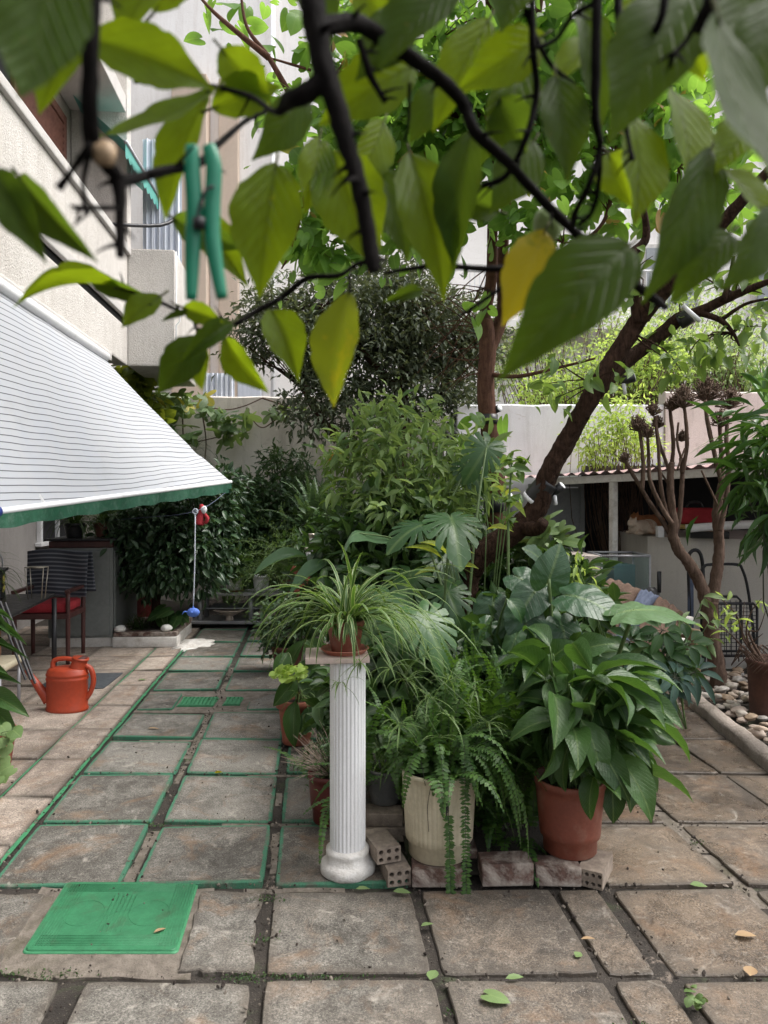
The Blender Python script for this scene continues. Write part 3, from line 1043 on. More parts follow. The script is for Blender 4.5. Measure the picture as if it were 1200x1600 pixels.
LM['lemondk'] = leafmat('shaded_lemon_leaf', (0.014, 0.036, 0.005), (0.030, 0.062, 0.009), trans=(.17, .25, .010), tr=.52, rough=.5, vein=8, rib=.55, vw=.14, blotch=.5, ribcol=(.035, .06, .014), bd=.0014, spec=.1)  # darker copy of the lemon leaf, with shade put into its colour
LM['lemony'] = leafmat('yellowing_lemon_leaf', (0.20, 0.18, 0.006), (0.28, 0.23, 0.008), trans=(.62, .50, .01), tr=.48, rough=.5, vein=9, rib=.1, spots=((.07, .12, .008), 16, .55), bd=.0014, spec=.2)
LM['lemony2'] = leafmat('half_yellow_lemon_leaf', (0.095, 0.135, 0.008), (0.12, 0.16, 0.01), trans=(.40, .44, .01), tr=.45, rough=.46, vein=9, rib=.14, spots=((.24, .20, .01), 18, .53), bd=.0014, spec=.25)
LM['lemonfar'] = leafmat('lemon_tree_leaf', (0.05, 0.10, 0.025), (0.12, 0.2, 0.05), trans=(.3, .45, .06), tr=.35, rough=.38, vein=6)
LM['bright'] = leafmat('bright_far_leaf', (0.15, 0.24, 0.05), (0.34, 0.46, 0.11), trans=(.6, .75, .2), tr=.45, rough=.5, vein=3)
LM['hedge'] = leafmat('far_hedge_leaf', (0.12, 0.20, 0.075), (0.30, 0.38, 0.17), trans=(.5, .62, .25), tr=.45, rough=.5, vein=3)
LM['vine'] = leafmat('vine_leaf', (0.06, 0.12, 0.05), (0.14, 0.21, 0.09), tr=.35, rough=.45, vein=5, old=((0.42, 0.36, 0.06), 0.06))
LM['yellowg'] = leafmat('yellow_green_leaf', (0.09, 0.15, 0.02), (0.22, 0.27, 0.04), tr=.4, rough=.45, vein=5)
LM['olean'] = leafmat('glossy_shrub_leaf', (0.018, 0.06, 0.014), (0.055, 0.125, 0.026), tr=.22, rough=.3, vein=5)
LM['yucca'] = leafmat('yucca_leaf', (0.05, 0.12, 0.06), (0.10, 0.2, 0.09), tr=.25, rough=.4, vein=1, rib=.1)
LM['croton'] = leafmat('croton_leaf', (0.20, 0.27, 0.05), (0.32, 0.38, 0.08), tr=.35, rough=.35, vein=7, spots=((.05, .10, .02), 60, .56))
LM['asp'] = leafmat('asparagus_fern_leaf', (0.05, 0.10, 0.03), (0.11, 0.18, 0.06), tr=.3, rough=.5, vein=1)
LM['banana'] = leafmat('long_ribbed_leaf', (0.06, 0.13, 0.06), (0.09, 0.17, 0.08), tr=.3, rough=.36, vein=16, rib=.6)
LM['fallen'] = leafmat('fallen_green_leaf', (0.085, 0.145, 0.045), (0.17, 0.24, 0.10), tr=.1, rough=.5, vein=6)
LM['fallenb'] = leafmat('fallen_brown_leaf', (0.24, 0.15, 0.08), (0.38, 0.26, 0.15), tr=.1, rough=.6, vein=6)

# ================================================================ the setting
mb = MB()
quad(mb, (-90, -60, -.016), (90, -60, -.016), (90, 130, -.016), (-90, 130, -.016), 8, 8)
tag(mb.build('ground', M['soil'], None, False, (0, 0, 0)), kind='structure')


def slab(mb, s0, s1, y0, y1, z=0.0, jag=.003, mi=0, inset=.0035, th=.04):
    """one cast slab with worn, slightly uneven edges"""
    n = 12
    s0, s1, y0, y1 = s0 - .005, s1 + .005, y0 - .005, y1 + .005
    z += R.uniform(-.004, .004)
    tx, ty = R.uniform(-.006, .006), R.uniform(-.006, .006)
    cs, cy = (s0 + s1) / 2, (y0 + y1) / 2
    hs_, hy = (s1 - s0) / 2, (y1 - y0) / 2
    ring = []
    for k in range(4):
        c0 = [(-1, -1), (1, -1), (1, 1), (-1, 1)][k]
        c1 = [(1, -1), (1, 1), (-1, 1), (-1, -1)][k]
        for i in range(n):
            t = i / n
            ring.append((c0[0] * (1 - t) + c1[0] * t, c0[1] * (1 - t) + c1[1] * t))
    V, U = [], []
    sd = R.uniform(0, 99)
    for lvl, (ins, dz) in enumerate(((0, -th), (0, -.0045), (inset, 0))):
        for (a, b) in ring:
            q = noise.noise(Vector((a * 3.1, b * 3.1, sd))) + .6 * noise.noise(Vector((a * 9, b * 9, sd)))
            corner = max(0, abs(a) + abs(b) - 1.9) * .05
            j = jag * q - ins - corner - max(0, q - .62) * .03
            s = cs + a * (hs_ + j)
            y = cy + b * (hy + j)
            p = T(s, y, z + dz + tx * a + ty * b)
            V.append(p)
            U.append((a * (hs_ + j) / hs_, b * (hy + j) / hy))
    m = len(ring)
    Fc = [(l * m + i, l * m + (i + 1) % m, (l + 1) * m + (i + 1) % m, (l + 1) * m + i) for l in range(2) for i in range(m)]
    Fc.append(tuple(2 * m + i for i in range(m)))
    mb.add(V, Fc, U, mi)


ROWS = {'H': (1.22, 1.72), 'G': (1.77, 2.275), 'F': (2.325, 2.80), 'L': (2.85, 3.36), 'M': (3.405, 3.95), 'N': (4.0, 4.53), 'O': (4.585, 5.10),
        'P': (5.17, 5.60), 'Q': (5.74, 6.30), 'R': (6.345, 6.87), 'S': (6.93, 7.58), 'T': (7.66, 8.25), 'U': (8.3, 8.85)}
COLS = {'A': (-1.25, -.755), 'B': (-.69, -.20), 'C': (-.145, .365), 'D': (.415, .895), 'E': (.935, 1.075), 'Fc': (1.145, 1.62),
        'Gc': (1.685, 2.18), 'Hc': (2.20, 2.72), 'Ic': (2.76, 3.25)}
mb = MB()
for r in 'LMNOQRSTU':
    for c in 'AB':
        slab(mb, *COLS[c], *ROWS[r], mi=1)
for r in 'LMNOQRST':
    slab(mb, *COLS['C'], *ROWS[r], mi=1 if r in 'LMNOQ' else 0)
slab(mb, -1.25, -1.00, 5.20, 5.60, mi=1)
slab(mb, -.47, -.20, 5.20, 5.60, mi=1)
for r in 'HGF':
    for c in 'CDE':
        slab(mb, *COLS[c], *ROWS[r])
    slab(mb, *COLS['Fc'], *ROWS[r])
    slab(mb, *COLS['Gc'], *ROWS[r])
    slab(mb, *COLS['Hc'], *ROWS[r])
for r in 'HG':
    slab(mb, -.70, -.20, *ROWS[r])
    slab(mb, -1.28, -.79, *ROWS[r])
    slab(mb, -1.85, -1.33, *ROWS[r])
slab(mb, -.42, -.20, 2.33, 2.80, jag=.012)
slab(mb, -1.55, -1.02, 2.33, 2.78, jag=.014)
for r in 'LMNOPQR':
    slab(mb, *COLS['Fc'], *ROWS[r])
    slab(mb, 1.685, 2.20, *ROWS[r])
    slab(mb, 2.215, 2.80, *ROWS[r], th=.05)
tag(mb.build('paving_slabs', [M['slab'], M['slabg']], None, False, (0, 0, 0)), kind='structure')

mb = MB()
ys = [1.6, 2.12, 2.64, 3.16, 3.68, 4.20, 4.74, 5.28, 5.82, 6.36, 6.90, 7.44, 7.98, 8.52]
for i in range(len(ys) - 1):
    slab(mb, -1.555, -1.305, ys[i] + .006, ys[i + 1] - .006, .004, .002)
    for k in range(4):
        slab(mb, -1.575 - .54 * (k + 1) + .006, -1.575 - .54 * k - .006, ys[i] + .006, ys[i + 1] - .006, .004, .0015)
tag(mb.build('terrace_tiles', M['tile'], None, False, (0, 0, 0)), kind='structure')

# worn mortar round the inspection cover and the drains
mb = MB()


def patchy(pts, z):
    n = len(pts)
    z += R.uniform(-.003, .003)
    V = [T(p[0], p[1], z) for p in pts] + [T(p[0], p[1], -.04) for p in pts]
    mb.add(V, [tuple(range(n))] + [(i, n + i, n + (i + 1) % n, (i + 1) % n) for i in range(n)], [(v.x, v.y) for v in V])


def jagpoly(corners, amp, seg=12):
    out = []
    for i in range(len(corners)):
        a, b = Vector((*corners[i], 0)), Vector((*corners[(i + 1) % len(corners)], 0))
        for j in range(seg):
            p = a.lerp(b, j / seg)
            q = noise.noise_vector(p * 9)
            out.append((p.x + q.x * amp, p.y + q.y * amp))
    return out


patchy(jagpoly([(-1.04, 2.31), (-.40, 2.31), (-.38, 2.84), (-1.04, 2.84)], .035), -.004)
patchy(jagpoly([(-1.26, 5.14), (-.2, 5.14), (-.2, 5.70), (-1.26, 5.70)], .01), -.008)
for k in range(34):      # lumps of old mortar left in the joints
    s = R.choice([-.72, -.72, -.17, -.72, -.99]) + R.uniform(-.012, .012)
    y = R.uniform(2.9, 6.5)
    w, l = R.uniform(.012, .024), R.uniform(.05, .2)
    patchy(jagpoly([(s - w, y - l), (s + w, y - l), (s + w, y + l), (s - w, y + l)], .012, 5), -.012)
for y in (2.825, 3.383, 3.975, 4.557):
    for k in range(3):
        s = R.uniform(-1.2, 0.1)
        l = R.uniform(.08, .25)
        patchy(jagpoly([(s - l, y - .016), (s + l, y - .016), (s + l, y + .016), (s - l, y + .016)], .008, 6), -.012)
for k in range(8):
    y = 2.9 + k * .42
    patchy(jagpoly([(1.615, y - .2), (1.692, y - .2), (1.692, y + .205), (1.615, y + .205)], .006, 8), -.010)
    patchy(jagpoly([(2.19, y - .2), (2.225, y - .2), (2.225, y + .205), (2.19, y + .205)], .004, 8), -.010)
for y in (3.383, 3.975, 4.557, 5.135):
    patchy(jagpoly([(1.15, y - .03), (2.8, y - .03), (2.8, y + .03), (1.15, y + .03)], .004, 40), -.0135)
tag(mb.build('mortar', M['patch'], None, False, (0, 0, 0)), kind='structure')

# crumbs, grit and moss that nobody could count
mb = MB()
pr_ = []
for k in range(2600):
    if R.random() < .6:
        s_ = R.choice([-.722, -.172, .39, .915, 1.11, 1.652, -1.28]) + R.gauss(0, .022)
        y_ = R.uniform(1.9, 6.5)
    elif R.random() < .6:
        s_, y_ = R.uniform(-1.3, 2.2), R.choice([2.3, 2.825, 3.383, 3.975]) + R.gauss(0, .02)
    else:
        s_, y_ = R.uniform(-2.2, 2.6), R.uniform(1.9, 6.0)
    pr_.append(tuple(T(s_, y_, R.uniform(-.004, .006))))
gt_ = MB()
ball(gt_, (0, 0, 0), 1.0, 5, 3, jit=.5)
gT = (gt_.V[0], gt_.Lp[0], gt_.C[0], gt_.U[0])
n_ = len(pr_)
sz_ = np.abs(rng.normal(size=n_)) * .0022 + .0012
mb.many(gT, frames(pr_, rng.normal(size=(n_, 3)), rng.normal(size=(n_, 3)), np.stack([sz_, sz_ * 1.6, sz_], 1)), 0)
mi_ = rng.integers(0, 2, n_)
mb.M[-1] = np.repeat(mi_, len(gT[2]))
tag(mb.build('paving_grit', [M['patch'], M['soilpot']], None, False, (0, 0, 0)), kind='stuff')
mb = MB()
pm_, tufts = [], [(T(-.15, 2.305), .10, 90), (T(.05, 2.30), .10, 120), (T(-.2, 2.305), .05, 60), (T(.39, 2.15), .05, 50), (T(-.72, 3.37), .03, 60), (T(-.98, 2.32), .07, 120), (T(-.8, 2.31), .06, 90), (T(.91, 2.08), .04, 50), (T(-.17, 2.75), .04, 70), (T(-.72, 4.2), .04, 40), (T(1.65, 3.2), .05, 40), (T(-.17, 2.5), .05, 50)]
for (p_, sp_, q_) in tufts:
    for k in range(q_):
        pm_.append((p_.x + R.gauss(0, sp_), p_.y + R.gauss(0, .012), -.008 + R.uniform(0, .006)))
n_ = len(pm_)
leaves(mb, L_SMALL, np.array(pm_), nrm(rng.normal(size=(n_, 3)) + np.array([0, 0, .8])), .009, .6, 0)
tag(mb.build('moss', LM['under'], None, True, (0, 0, 0)), kind='stuff')

# thin green lines brushed along the terrace joints
mb = MB()
for (s0, wd, ya, yb) in ((-1.2825, .010, 2.6, 7.3), (-1.565, .006, 2.6, 8.3)):
    n = 90
    V = []
    for i in range(n + 1):
        y = ya + (yb - ya) * i / n
        k = wd * (1 + .55 * noise.noise(Vector((y * 6, s0, 0))) + .3 * noise.noise(Vector((y * 19, s0, 4))))
        o_ = .006 * noise.noise(Vector((y * 3, s0, 9)))
        V += [T(s0 + o_ - k, y, -.0015), T(s0 + o_ + k, y, -.0015)]
    mb.add(V, [(2 * i, 2 * i + 1, 2 * i + 3, 2 * i + 2) for i in range(n)], [(v.x, v.y) for v in V])
tag(mb.build('painted_joint_lines', M['dkgreen'], None, False, (0, 0, 0)), kind='structure')

# planting bed in the middle and the pebble bed on the right
mb = MB()
bed = [(-.17, 4.1), (.30, 3.40), (.42, 2.87), (1.10, 2.87), (1.13, 3.0), (1.12, 8.4), (-.2, 8.6)]


def bumpy(u, v, p):
    p.z += .03 + .035 * noise.noise(p * 3) + .02 * noise.noise(p * 9)
    return p


quad(mb, T(.385, 2.88), T(1.12, 2.88), T(1.12, 5.2), T(.385, 5.2), 14, 40, fn=bumpy)
quad(mb, T(-.18, 5.15), T(1.12, 5.15), T(1.12, 8.6), T(-.2, 8.6), 24, 40, fn=bumpy)
quad(mb, T(-2.4, 8.3), T(1.2, 8.5), T(1.5, 10.6), T(-3.0, 10.6), 24, 16, fn=bumpy)
quad(mb, T(1.14, 5.8), T(2.75, 6.9), T(2.75, 9.0), T(1.14, 9.0), 12, 12, fn=bumpy)
tag(mb.build('soil_bed', M['soil'], None, True, (0, 0, 0)), kind='structure')

mb = MB()


def bump2(u, v, p):
    p.z += .015 + .02 * noise.noise(p * 4)
    return p


quad(mb, (2.12, 2.0, 0), (7, 2.0, 0), (7, 6.35, 0), (2.36, 6.35, 0), 30, 30, fn=bump2)
tag(mb.build('pebble_bed_soil', M['soil'], None, True, (0, 0, 0)), kind='structure')
mb = MB()
quad(mb, (1.3, 6.36, .012), (7, 6.36, .012), (7, 9, .012), (1.3, 9, .012))
tag(mb.build('shed_floor', M['smoothgrey'], None, False, (0, 0, 0)), kind='structure')

mb = MB()
kp = [(2.02, 2.0), (2.08, 3.0), (2.15, 4.12), (2.20, 4.8), (2.26, 5.62)]
pts = [Vector((x, y, 0)) for x, y in kp]
pts, _ = cat_rom(pts, [0] * len(pts), 14)
prof = [(-.055, -.04), (-.05, .045), (-.035, .07), (.03, .078), (.055, .06), (.06, -.04)]
V, U = [], []
for i, p in enumerate(pts):
    for j, (x, z) in enumerate(prof):
        q = noise.noise(Vector((p.y * 7, j * .7, 3))) * .012 + noise.noise(Vector((p.y * 22, j * 1.7, 5))) * .006
        V.append((p.x + x + q, p.y, z + q * .7 if z > 0 else z))
        U.append((j / 5, p.y))
k = len(prof)
mb.add(V, [(i * k + j, i * k + j + 1, (i + 1) * k + j + 1, (i + 1) * k + j) for i in range(len(pts) - 1) for j in range(k - 1)] + [tuple(range(k)), tuple((len(pts) - 1) * k + j for j in range(k))][::-1], U)
tag(mb.build('kerb', M['kerb'], None, True, (0, 0, 0)), kind='structure')

# ---------------------------------------------------------------- garden walls
mb = MB()


def wall(mb, a, b, z0, z1, th=.2, jag=.015, n=60, mi=0):
    """upright wall from a to b whose top edge is a little uneven"""
    a, b = Vector(a), Vector(b)
    d = (b - a).normalized()
    o = Vector((-d.y, d.x, 0)) * th
    V, U = [], []
    for i in range(n + 1):
        p = a.lerp(b, i / n)
        zt = z1 + jag * noise.noise(p * 3) + jag * .5 * noise.noise(p * 11)
        for q, z in ((p, z0), (p, zt - .02), (p + o * .12, zt), (p + o * .88, zt), (p + o, zt - .02), (p + o, z0)):
            V.append((q.x, q.y, z))
            U.append((i / n, z))
    Fc = [(i * 6 + j, (i + 1) * 6 + j, (i + 1) * 6 + j + 1, i * 6 + j + 1) for i in range(n) for j in range(5)]
    Fc += [(0, 1, 2, 3, 4, 5), tuple(n * 6 + 5 - j for j in range(6))]
    mb.add(V, Fc, U, mi)


wall(mb, (-6.5, 10.5, 0), (.86, 10.5, 0), -.05, 2.93, .22)
single(mb, 'garden_wall', M['oldwall'], 'weathered grey garden wall with stains at the back left', 'wall', smooth=False)
mb = MB()
wall(mb, (.9, 9.0, 0), (3.42, 9.0, 0), -.05, 2.63, .2)
wall(mb, (.9, 10.72, 0), (.9, 9.2, 0), -.05, 2.63, .2, n=10)
single(mb, 'garden_wall', M['whitewall'], 'whitewashed garden wall above the shed roof behind the leaning trunk', 'wall', smooth=False)
mb = MB()
wall(mb, (3.43, 8.96, 0), (9, 8.96, 0), -.05, 2.78, .24)
single(mb, 'garden_wall', M['pinkwall'], 'pinkish stained garden wall behind the dried flower heads', 'wall', smooth=False)

# ---------------------------------------------------------------- apartment building on the left
bl = thing('apartment_building', 'stucco apartment building with balconies along the left side', 'building', D(-3.3, 6, 0))


def dbox(mb, s0, s1, t0, t1, z0, z1, mi=0, bev=.012):
    c = D((s0 + s1) / 2, (t0 + t1) / 2, (z0 + z1) / 2)
    box(mb, c, (s1 - s0, t1 - t0, z1 - z0), radians(5.46), bev, mi)


mb = MB()
mbg = MB()
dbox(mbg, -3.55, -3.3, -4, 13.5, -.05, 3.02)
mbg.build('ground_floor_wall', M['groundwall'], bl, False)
dbox(mb, -3.2, -2.8, -4, 10.4, 3.22, 12)
dbox(mb, -9, -3.56, -4, 13.5, -.05, 11.9)
mb.build('wall', M['stucco'], bl, False)
mb = MB()
dbox(mb, -3.29, -2.165, -4, 8.78, 3.04, 3.20)
dbox(mb, -2.79, -2.165, -4, 8.78, 5.95, 6.15)
mb.build('balcony_floor', M['smoothgrey'], bl, False)
mb = MB()
dbox(mb, -2.30, -2.15, -4, 8.8, 3.02, 3.46, bev=.02)
dbox(mb, -2.28, -2.15, -4, 8.8, 3.55, 4.30, bev=.02)
mb.build('balcony_parapet', M['stucco'], bl, False)
mb = MB()
dbox(mb, -2.27, -2.19, -4, 8.78, 3.46, 3.55, bev=0)
mb.build('parapet_gap', M['dark'], bl, False)
mb = MB()
dbox(mb, -2.33, -2.11, -4, 8.8, 4.30, 4.39, bev=.015)
dbox(mb, -2.31, -2.125, -4, 8.8, 3.55, 3.64, bev=.012)
mb.build('parapet_coping', M['smoothgrey'], bl, False)
mb = MB()
dbox(mb, -2.79, -2.16, 8.81, 9.0, 4.2, 9)
dbox(mb, -2.16, -1.62, 8.8, 10.4, 3.02, 4.39, bev=.02)
mb.build('corner_balcony', M['stucco'], bl, False)
mb = MB()      # drying sheet hung behind the corner balcony


def wav(u, v, p):
    return p + D_ * (.03 * sin(u * 40) + .015 * sin(u * 93 + 1)) * (1.1 - .4 * v)


quad(mb, D(-2.14, 9.5, 4.2), D(-1.66, 9.5, 4.2), D(-1.66, 9.5, 6.0), D(-2.14, 9.5, 6.0), 60, 4, fn=wav)
mb.build('curtain', M['curtain'], bl)
mb = MB()
quad(mb, D(-1.6, 10.9, 2.7), D(-1.15, 10.9, 2.7), D(-1.15, 10.9, 3.3), D(-1.6, 10.9, 3.3), 60, 4, fn=wav)
mb.build('curtain', M['curtain'], bl)
mb = MB()
tube(mb, [D(-1.60, 8.79, 4.36), D(-1.60, 8.79, 3.75), D(-1.555, 8.79, 3.70), D(-1.555, 8.79, 3.55), D(-1.60, 8.79, 3.50), D(-1.60, 8.79, 3.05)], .009, 6)
mb.build('cable', M['white'], bl)
for (t0, t1, z0, z1) in ((5.2, 6.5, 3.22, 5.75), (7.1, 8.55, 3.22, 5.75)):
    f = MB()
    dbox(f, -2.80, -2.75, t0, t0 + .08, z0, z1)
    dbox(f, -2.80, -2.75, t1 - .08, t1, z0, z1)
    dbox(f, -2.80, -2.75, t0 + .08, t1 - .08, z1 - .1, z1)
    fo = f.build('shutter_frame', M['shutter'], bl, False)
    s = MB()
    z = z0 + .05
    while z < z1 - .12:
        c = D(-2.775, (t0 + t1) / 2, z)
        box(s, c, (.03, t1 - t0 - .17, .055), 0, .004, M=Matrix.Rotation(radians(5.46), 4, 'Z') @ Matrix.Rotation(radians(25), 4, 'Y'))
        z += .075
    s.build('slats', M['shutter'], fo, False)
mb = MB()
dbox(mb, -2.815, -2.79, 6.5, 7.1, 3.3, 5.75, bev=0)
mb.build('door_opening', M['dark'], bl, False)
# ground floor shutter and bright window
mb = MB()
for i in range(18):
    box(mb, D(-3.285, 6.9, 1.02 + i * .062), (.02, 1.75, .05), 0, .004, M=Matrix.Rotation(radians(5.46), 4, 'Z') @ Matrix.Rotation(radians(22), 4, 'Y'))
mb.build('roller_shutter', M['doorgrey'], bl, False)
wf = MB()
dbox(wf, -3.30, -3.24, 9.15, 9.21, .95, 2.1)
dbox(wf, -3.30, -3.24, 9.75, 9.80, .95, 2.1)
dbox(wf, -3.30, -3.24, 10.4, 10.46, .95, 2.1)
dbox(wf, -3.30, -3.24, 9.21, 10.4, 2.04, 2.1)
dbox(wf, -3.30, -3.22, 9.1, 10.5, .90, .95)
wo = wf.build('window_frame', M['white'], bl, False)
wp = MB()
dbox(wp, -3.298, -3.285, 9.2, 10.42, .95, 2.05, bev=0)
wp.build('pane', M['dark'], wo, False)
mb = MB()
tube(mb, [P(168, 350, 8.35), P(250, 352, 8.9), P(283, 335, 9.2)], .022, 8, 4)
mb.build('bracket_arm', M['blackmetal'], bl)

# upper teal awning
ta = thing('awning', 'teal green awning with scalloped edge above the upper balcony', 'awning', P(230, 280, 9.0))
mb = MB()
a0, a1 = P(262, 333, 9.6), P(196, 222, 8.2)
b0, b1 = a0 + N_ * -.85 + Z * .75, a1 + N_ * -.85 + Z * .75
quad(mb, a0, a1, b1, b0, 20, 8)
mb.build('canopy', M['teal'], ta)
mb = MB()


def scal(u, v, p):
    return p + Z * (-.05 * abs(sin(u * 40)) * v)


quad(mb, a0, a1, a1 - Z * .12, a0 - Z * .12, 120, 3, fn=scal)
mb.build('valance', M['teal'], ta)
mb = MB()
tube(mb, [a0 + Z * .01, a1 + Z * .01], .022, 10)
mb.build('front_bar', M['greymetal'], ta)

# big striped awning
aw = thing('awning', 'large white awning with thin grey stripes and green valance', 'awning', D(-2.1, 5.8, 2.9))
B1, B0 = P(360, 751, 7.75), P(-4, 796, 4.1)
A1 = P(165, 562, 7.65)
A0 = A1 - D_ * 3.69


def sag(u, v, p):
    w = sin(pi * u) * .04 * v + sin(pi * v) * .05
    w += .010 * noise.noise(Vector((u * 5, v * 2.2, 1))) + .006 * noise.noise(Vector((u * 14 + v * 5, v * 4, 7))) + .010 * sin(u * 9 + v * 5) * v + .03 * math.exp(-((u - .86) ** 2) / .006 - ((v - .80) ** 2) / .006)
    w += .018 * math.exp(-((v - (.72 + .25 * (1 - u))) ** 2) / .002) * u
    return p - Z * w


mb = MB()
quad(mb, A0, A1, B1, B0, 70, 60, fn=sag)
mb.build('cloth', M['awning'], aw)
mb = MB()
bd = (B1 - B0).normalized()
tube(mb, [B0 - bd * .02 - Z * .012, B1 + bd * .01 - Z * .012], .019, 14)
fb = mb.build('front_bar', M['white'], aw)
mb = MB()
tube(mb, [B0 - bd * .05 - Z * .012, B0 - bd * .0 - Z * .012], .034, 14)
mb.build('end_cap', pmat('blue_plastic_cap', (.03, .05, .22), (.02, .035, .16), .4), fb)
mb = MB()


def flut(u, v, p):
    return p + N_ * (.010 * sin(u * 31) + .006 * sin(u * 77)) * v - Z * .006 * sin(u * 53) * v


o = N_ * .012
quad(mb, B0 + o - Z * .026, B1 + o - Z * .026, B1 + o - Z * .120, B0 + o - Z * .105, 90, 4, fn=flut)
mb.build('valance', M['valance'], aw)
mb = MB()
tube(mb, [A0 + Z * .03 - N_ * .0, A1 + Z * .03], .05, 12)
mb.build('roller', M['white'], aw)
for u in (.12, .9):
    mb = MB()
    p, q = A0.lerp(A1, u), B0.lerp(B1, u)
    e = p.lerp(q, .5) - Z * .35
    tube(mb, [p - Z * .12, e, q - Z * .02], .018, 8)
    mb.build('arm', M['white'], aw)
mb = MB()
p0, p1 = D(-2.2, 1.5, 2.98), D(-2.2, 8.05, 2.98)
box(mb, (p0 + p1) / 2, (.16, 6.5, .10), radians(5.46), .02)
mb.build('hood', M['smoothgrey'], aw, False)

# ---------------------------------------------------------------- pale building far behind
fb = thing('apartment_building', 'pale tall building behind the garden walls and trees', 'building', (0, 15, 0))
mb = MB()
box(mb, (1, 18, 6.5), (34, 4, 14), 0, .02)
mb.build('wall', M['farwall'], fb, False)
mb = MB()
box(mb, (-3.35, 15.93, 5), (.42, .2, 11), 0, .02)
box(mb, (-4.15, 15.85, 5), (.75, .4, 11), 0, .02)
mb.build('pilaster', M['tan'], fb, False)
mb = MB()
for x in (-3.95, -2.9):
    box(mb, (x, 15.88, 2.9), (.5, .12, 2.2), 0, .01)
mb.build('panel', M['curtain'], fb, False)
for (x, z) in ((3.2, 6.2), (6.2, 6.2), (3.2, 9.4), (6.4, 9.4), (0.2, 9.4), (8.6, 6.2)):
    mb = MB()
    box(mb, (x, 15.95, z), (1.3, .14, 1.5), 0, .01)
    w = mb.build('window', M['shedwhite'], fb, False)
    mb = MB()
    box(mb, (x, 15.86, z), (1.1, .06, 1.3), 0, .0)
    mb.build('pane', M['doorgrey'], w, False)
mb = MB()
box(mb, (3.8, 15.5, 5.0), (4.2, 1.1, .2), 0, .01)
bs = mb.build('balcony_floor', M['farwall'], fb, False)
mb = MB()
for i in range(42):
    tube(mb, [(1.75 + i * .1, 15.0, 5.1), (1.75 + i * .1, 15.0, 6.1)], .012, 5)
tube(mb, [(1.7, 15, 6.1), (5.9, 15, 6.1)], .025, 6)
mb.build('railing', M['white'], bs, False)
mb = MB()
tube(mb, [(5.1, 15.9, 0), (5.1, 15.9, 13)], .07, 10)
mb.build('downpipe', M['white'], fb)
mb = MB()
tube(mb, [(-2.4, 15.9, 0), (-2.4, 15.9, 13)], .05, 10)
mb.build('downpipe', M['white'], fb)

# ---------------------------------------------------------------- shed on the right
sh = thing('lean_to_shed', 'low open shed with faded corrugated roof and white post', 'shed', (2.6, 8, 0))
E1, E2 = P(798, 752, 8.3), P(1150, 731, 6.2)
ed = (E2 - E1)
E3 = E2 + ed * 1.3
mb = MB()


def corr(u, v, p):
    return p + Z * .016 * sin(u * 2 * pi * 44)


quad(mb, E1 - Vector((.12, .0, -.03)), E3 + Z * .03, Vector((6.4, 8.94, 1.90)), Vector((1.3, 8.94, 1.735)), 264, 2, fn=corr)
mb.build('roof', M['pinkroof'], sh)
mb = MB()
wd = ed.to_2d().angle_signed(Vector((1, 0)))
L = (E3 - E1).length
sl = atan2((E3 - E1).z, (E3 - E1).to_2d().length)
box(mb, (E1 * .93 + E3 * .07).lerp(E3, .5) - Z * .03, (L * .93, .035, .075), 0, .006, M=Matrix.Rotation(-wd if False else atan2(ed.y, ed.x), 4, 'Z') @ Matrix.Rotation(-sl, 4, 'Y'))
mb.build('fascia', M['shedwhite'], sh, False)
mb = MB()
box(mb, (2.25, 7.22, .845), (.062, .062, 1.69), .3, .006)
mb.build('post', M['shedwhite'], sh, False)
mb = MB()
box(mb, (2.03, 8.70, .80), (.56, .05, 1.6), 0, .006)
d_ = mb.build('door', M['doorgrey'], sh, False)
mb = MB()
for x in (1.73, 2.33):
    box(mb, (x, 8.67, .82), (.05, .08, 1.66), 0, .004)
box(mb, (2.03, 8.67, 1.64), (.55, .08, .05), 0, .004)
mb.build('door_frame', M['doorgrey'], d_, False)
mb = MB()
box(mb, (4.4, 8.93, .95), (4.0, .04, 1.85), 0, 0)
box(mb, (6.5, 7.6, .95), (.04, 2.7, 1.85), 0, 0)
mb.build('interior_shade_panel', M['dark'], sh, False)  # near-black sheets: shade under the low roof is put into their colour
mb = MB()
prism(mb, [(2.65, 7.4), (3.35, 6.9), (4.5, 6.1), (5.6, 5.4), (5.6, 8.8), (2.69, 8.8)], 0, 1.10)
mb.build('counter', M['counter'], sh, False)
mb = MB()
tube(mb, [P(1072, 826, 6.95), P(1110, 823, 6.85), P(1160, 820, 6.7), P(1260, 818, 6.4)], .04, 10, 3)
mb.build('pipe', M['white'], sh)
mb = MB()
tube(mb, [(1.38, 8.6, 0), (1.38, 8.6, 1.6)], .11, 14)
mb.build('downpipe', M['greymetal'], sh)

# ================================================================ objects
# inspection cover with raised pattern
t = thing('inspection_cover', 'bright green painted inspection cover set in the paving', 'cover', T(-.70, 2.65, 0))
mb = MB()


def plate(mb, s0, s1, y0, y1, z, r=.018, th=.02, mi=0):
    pts = []
    for (cs, cy, a0) in ((s1 - r, y1 - r, 0), (s0 + r, y1 - r, 90), (s0 + r, y0 + r, 180), (s1 - r, y0 + r, 270)):
        for k in range(6):
            a = radians(a0 + k * 18)
            pts.append(T(cs + cos(a) * r, cy + sin(a) * r))
    n = len(pts)
    c = T((s0 + s1) / 2, (y0 + y1) / 2)
    V = [(p.x, p.y, z - th) for p in pts] + [(p.x, p.y, z - .003) for p in pts] + [tuple(p.lerp(c, .012).to_2d()) + (z,) for p in pts]
    Fc = [(l * n + i, l * n + (i + 1) % n, (l + 1) * n + (i + 1) % n, (l + 1) * n + i) for l in range(2) for i in range(n)] + [tuple(2 * n + i for i in range(n))]
    mb.add(V, Fc, [(v[0], v[1]) for v in V], mi)


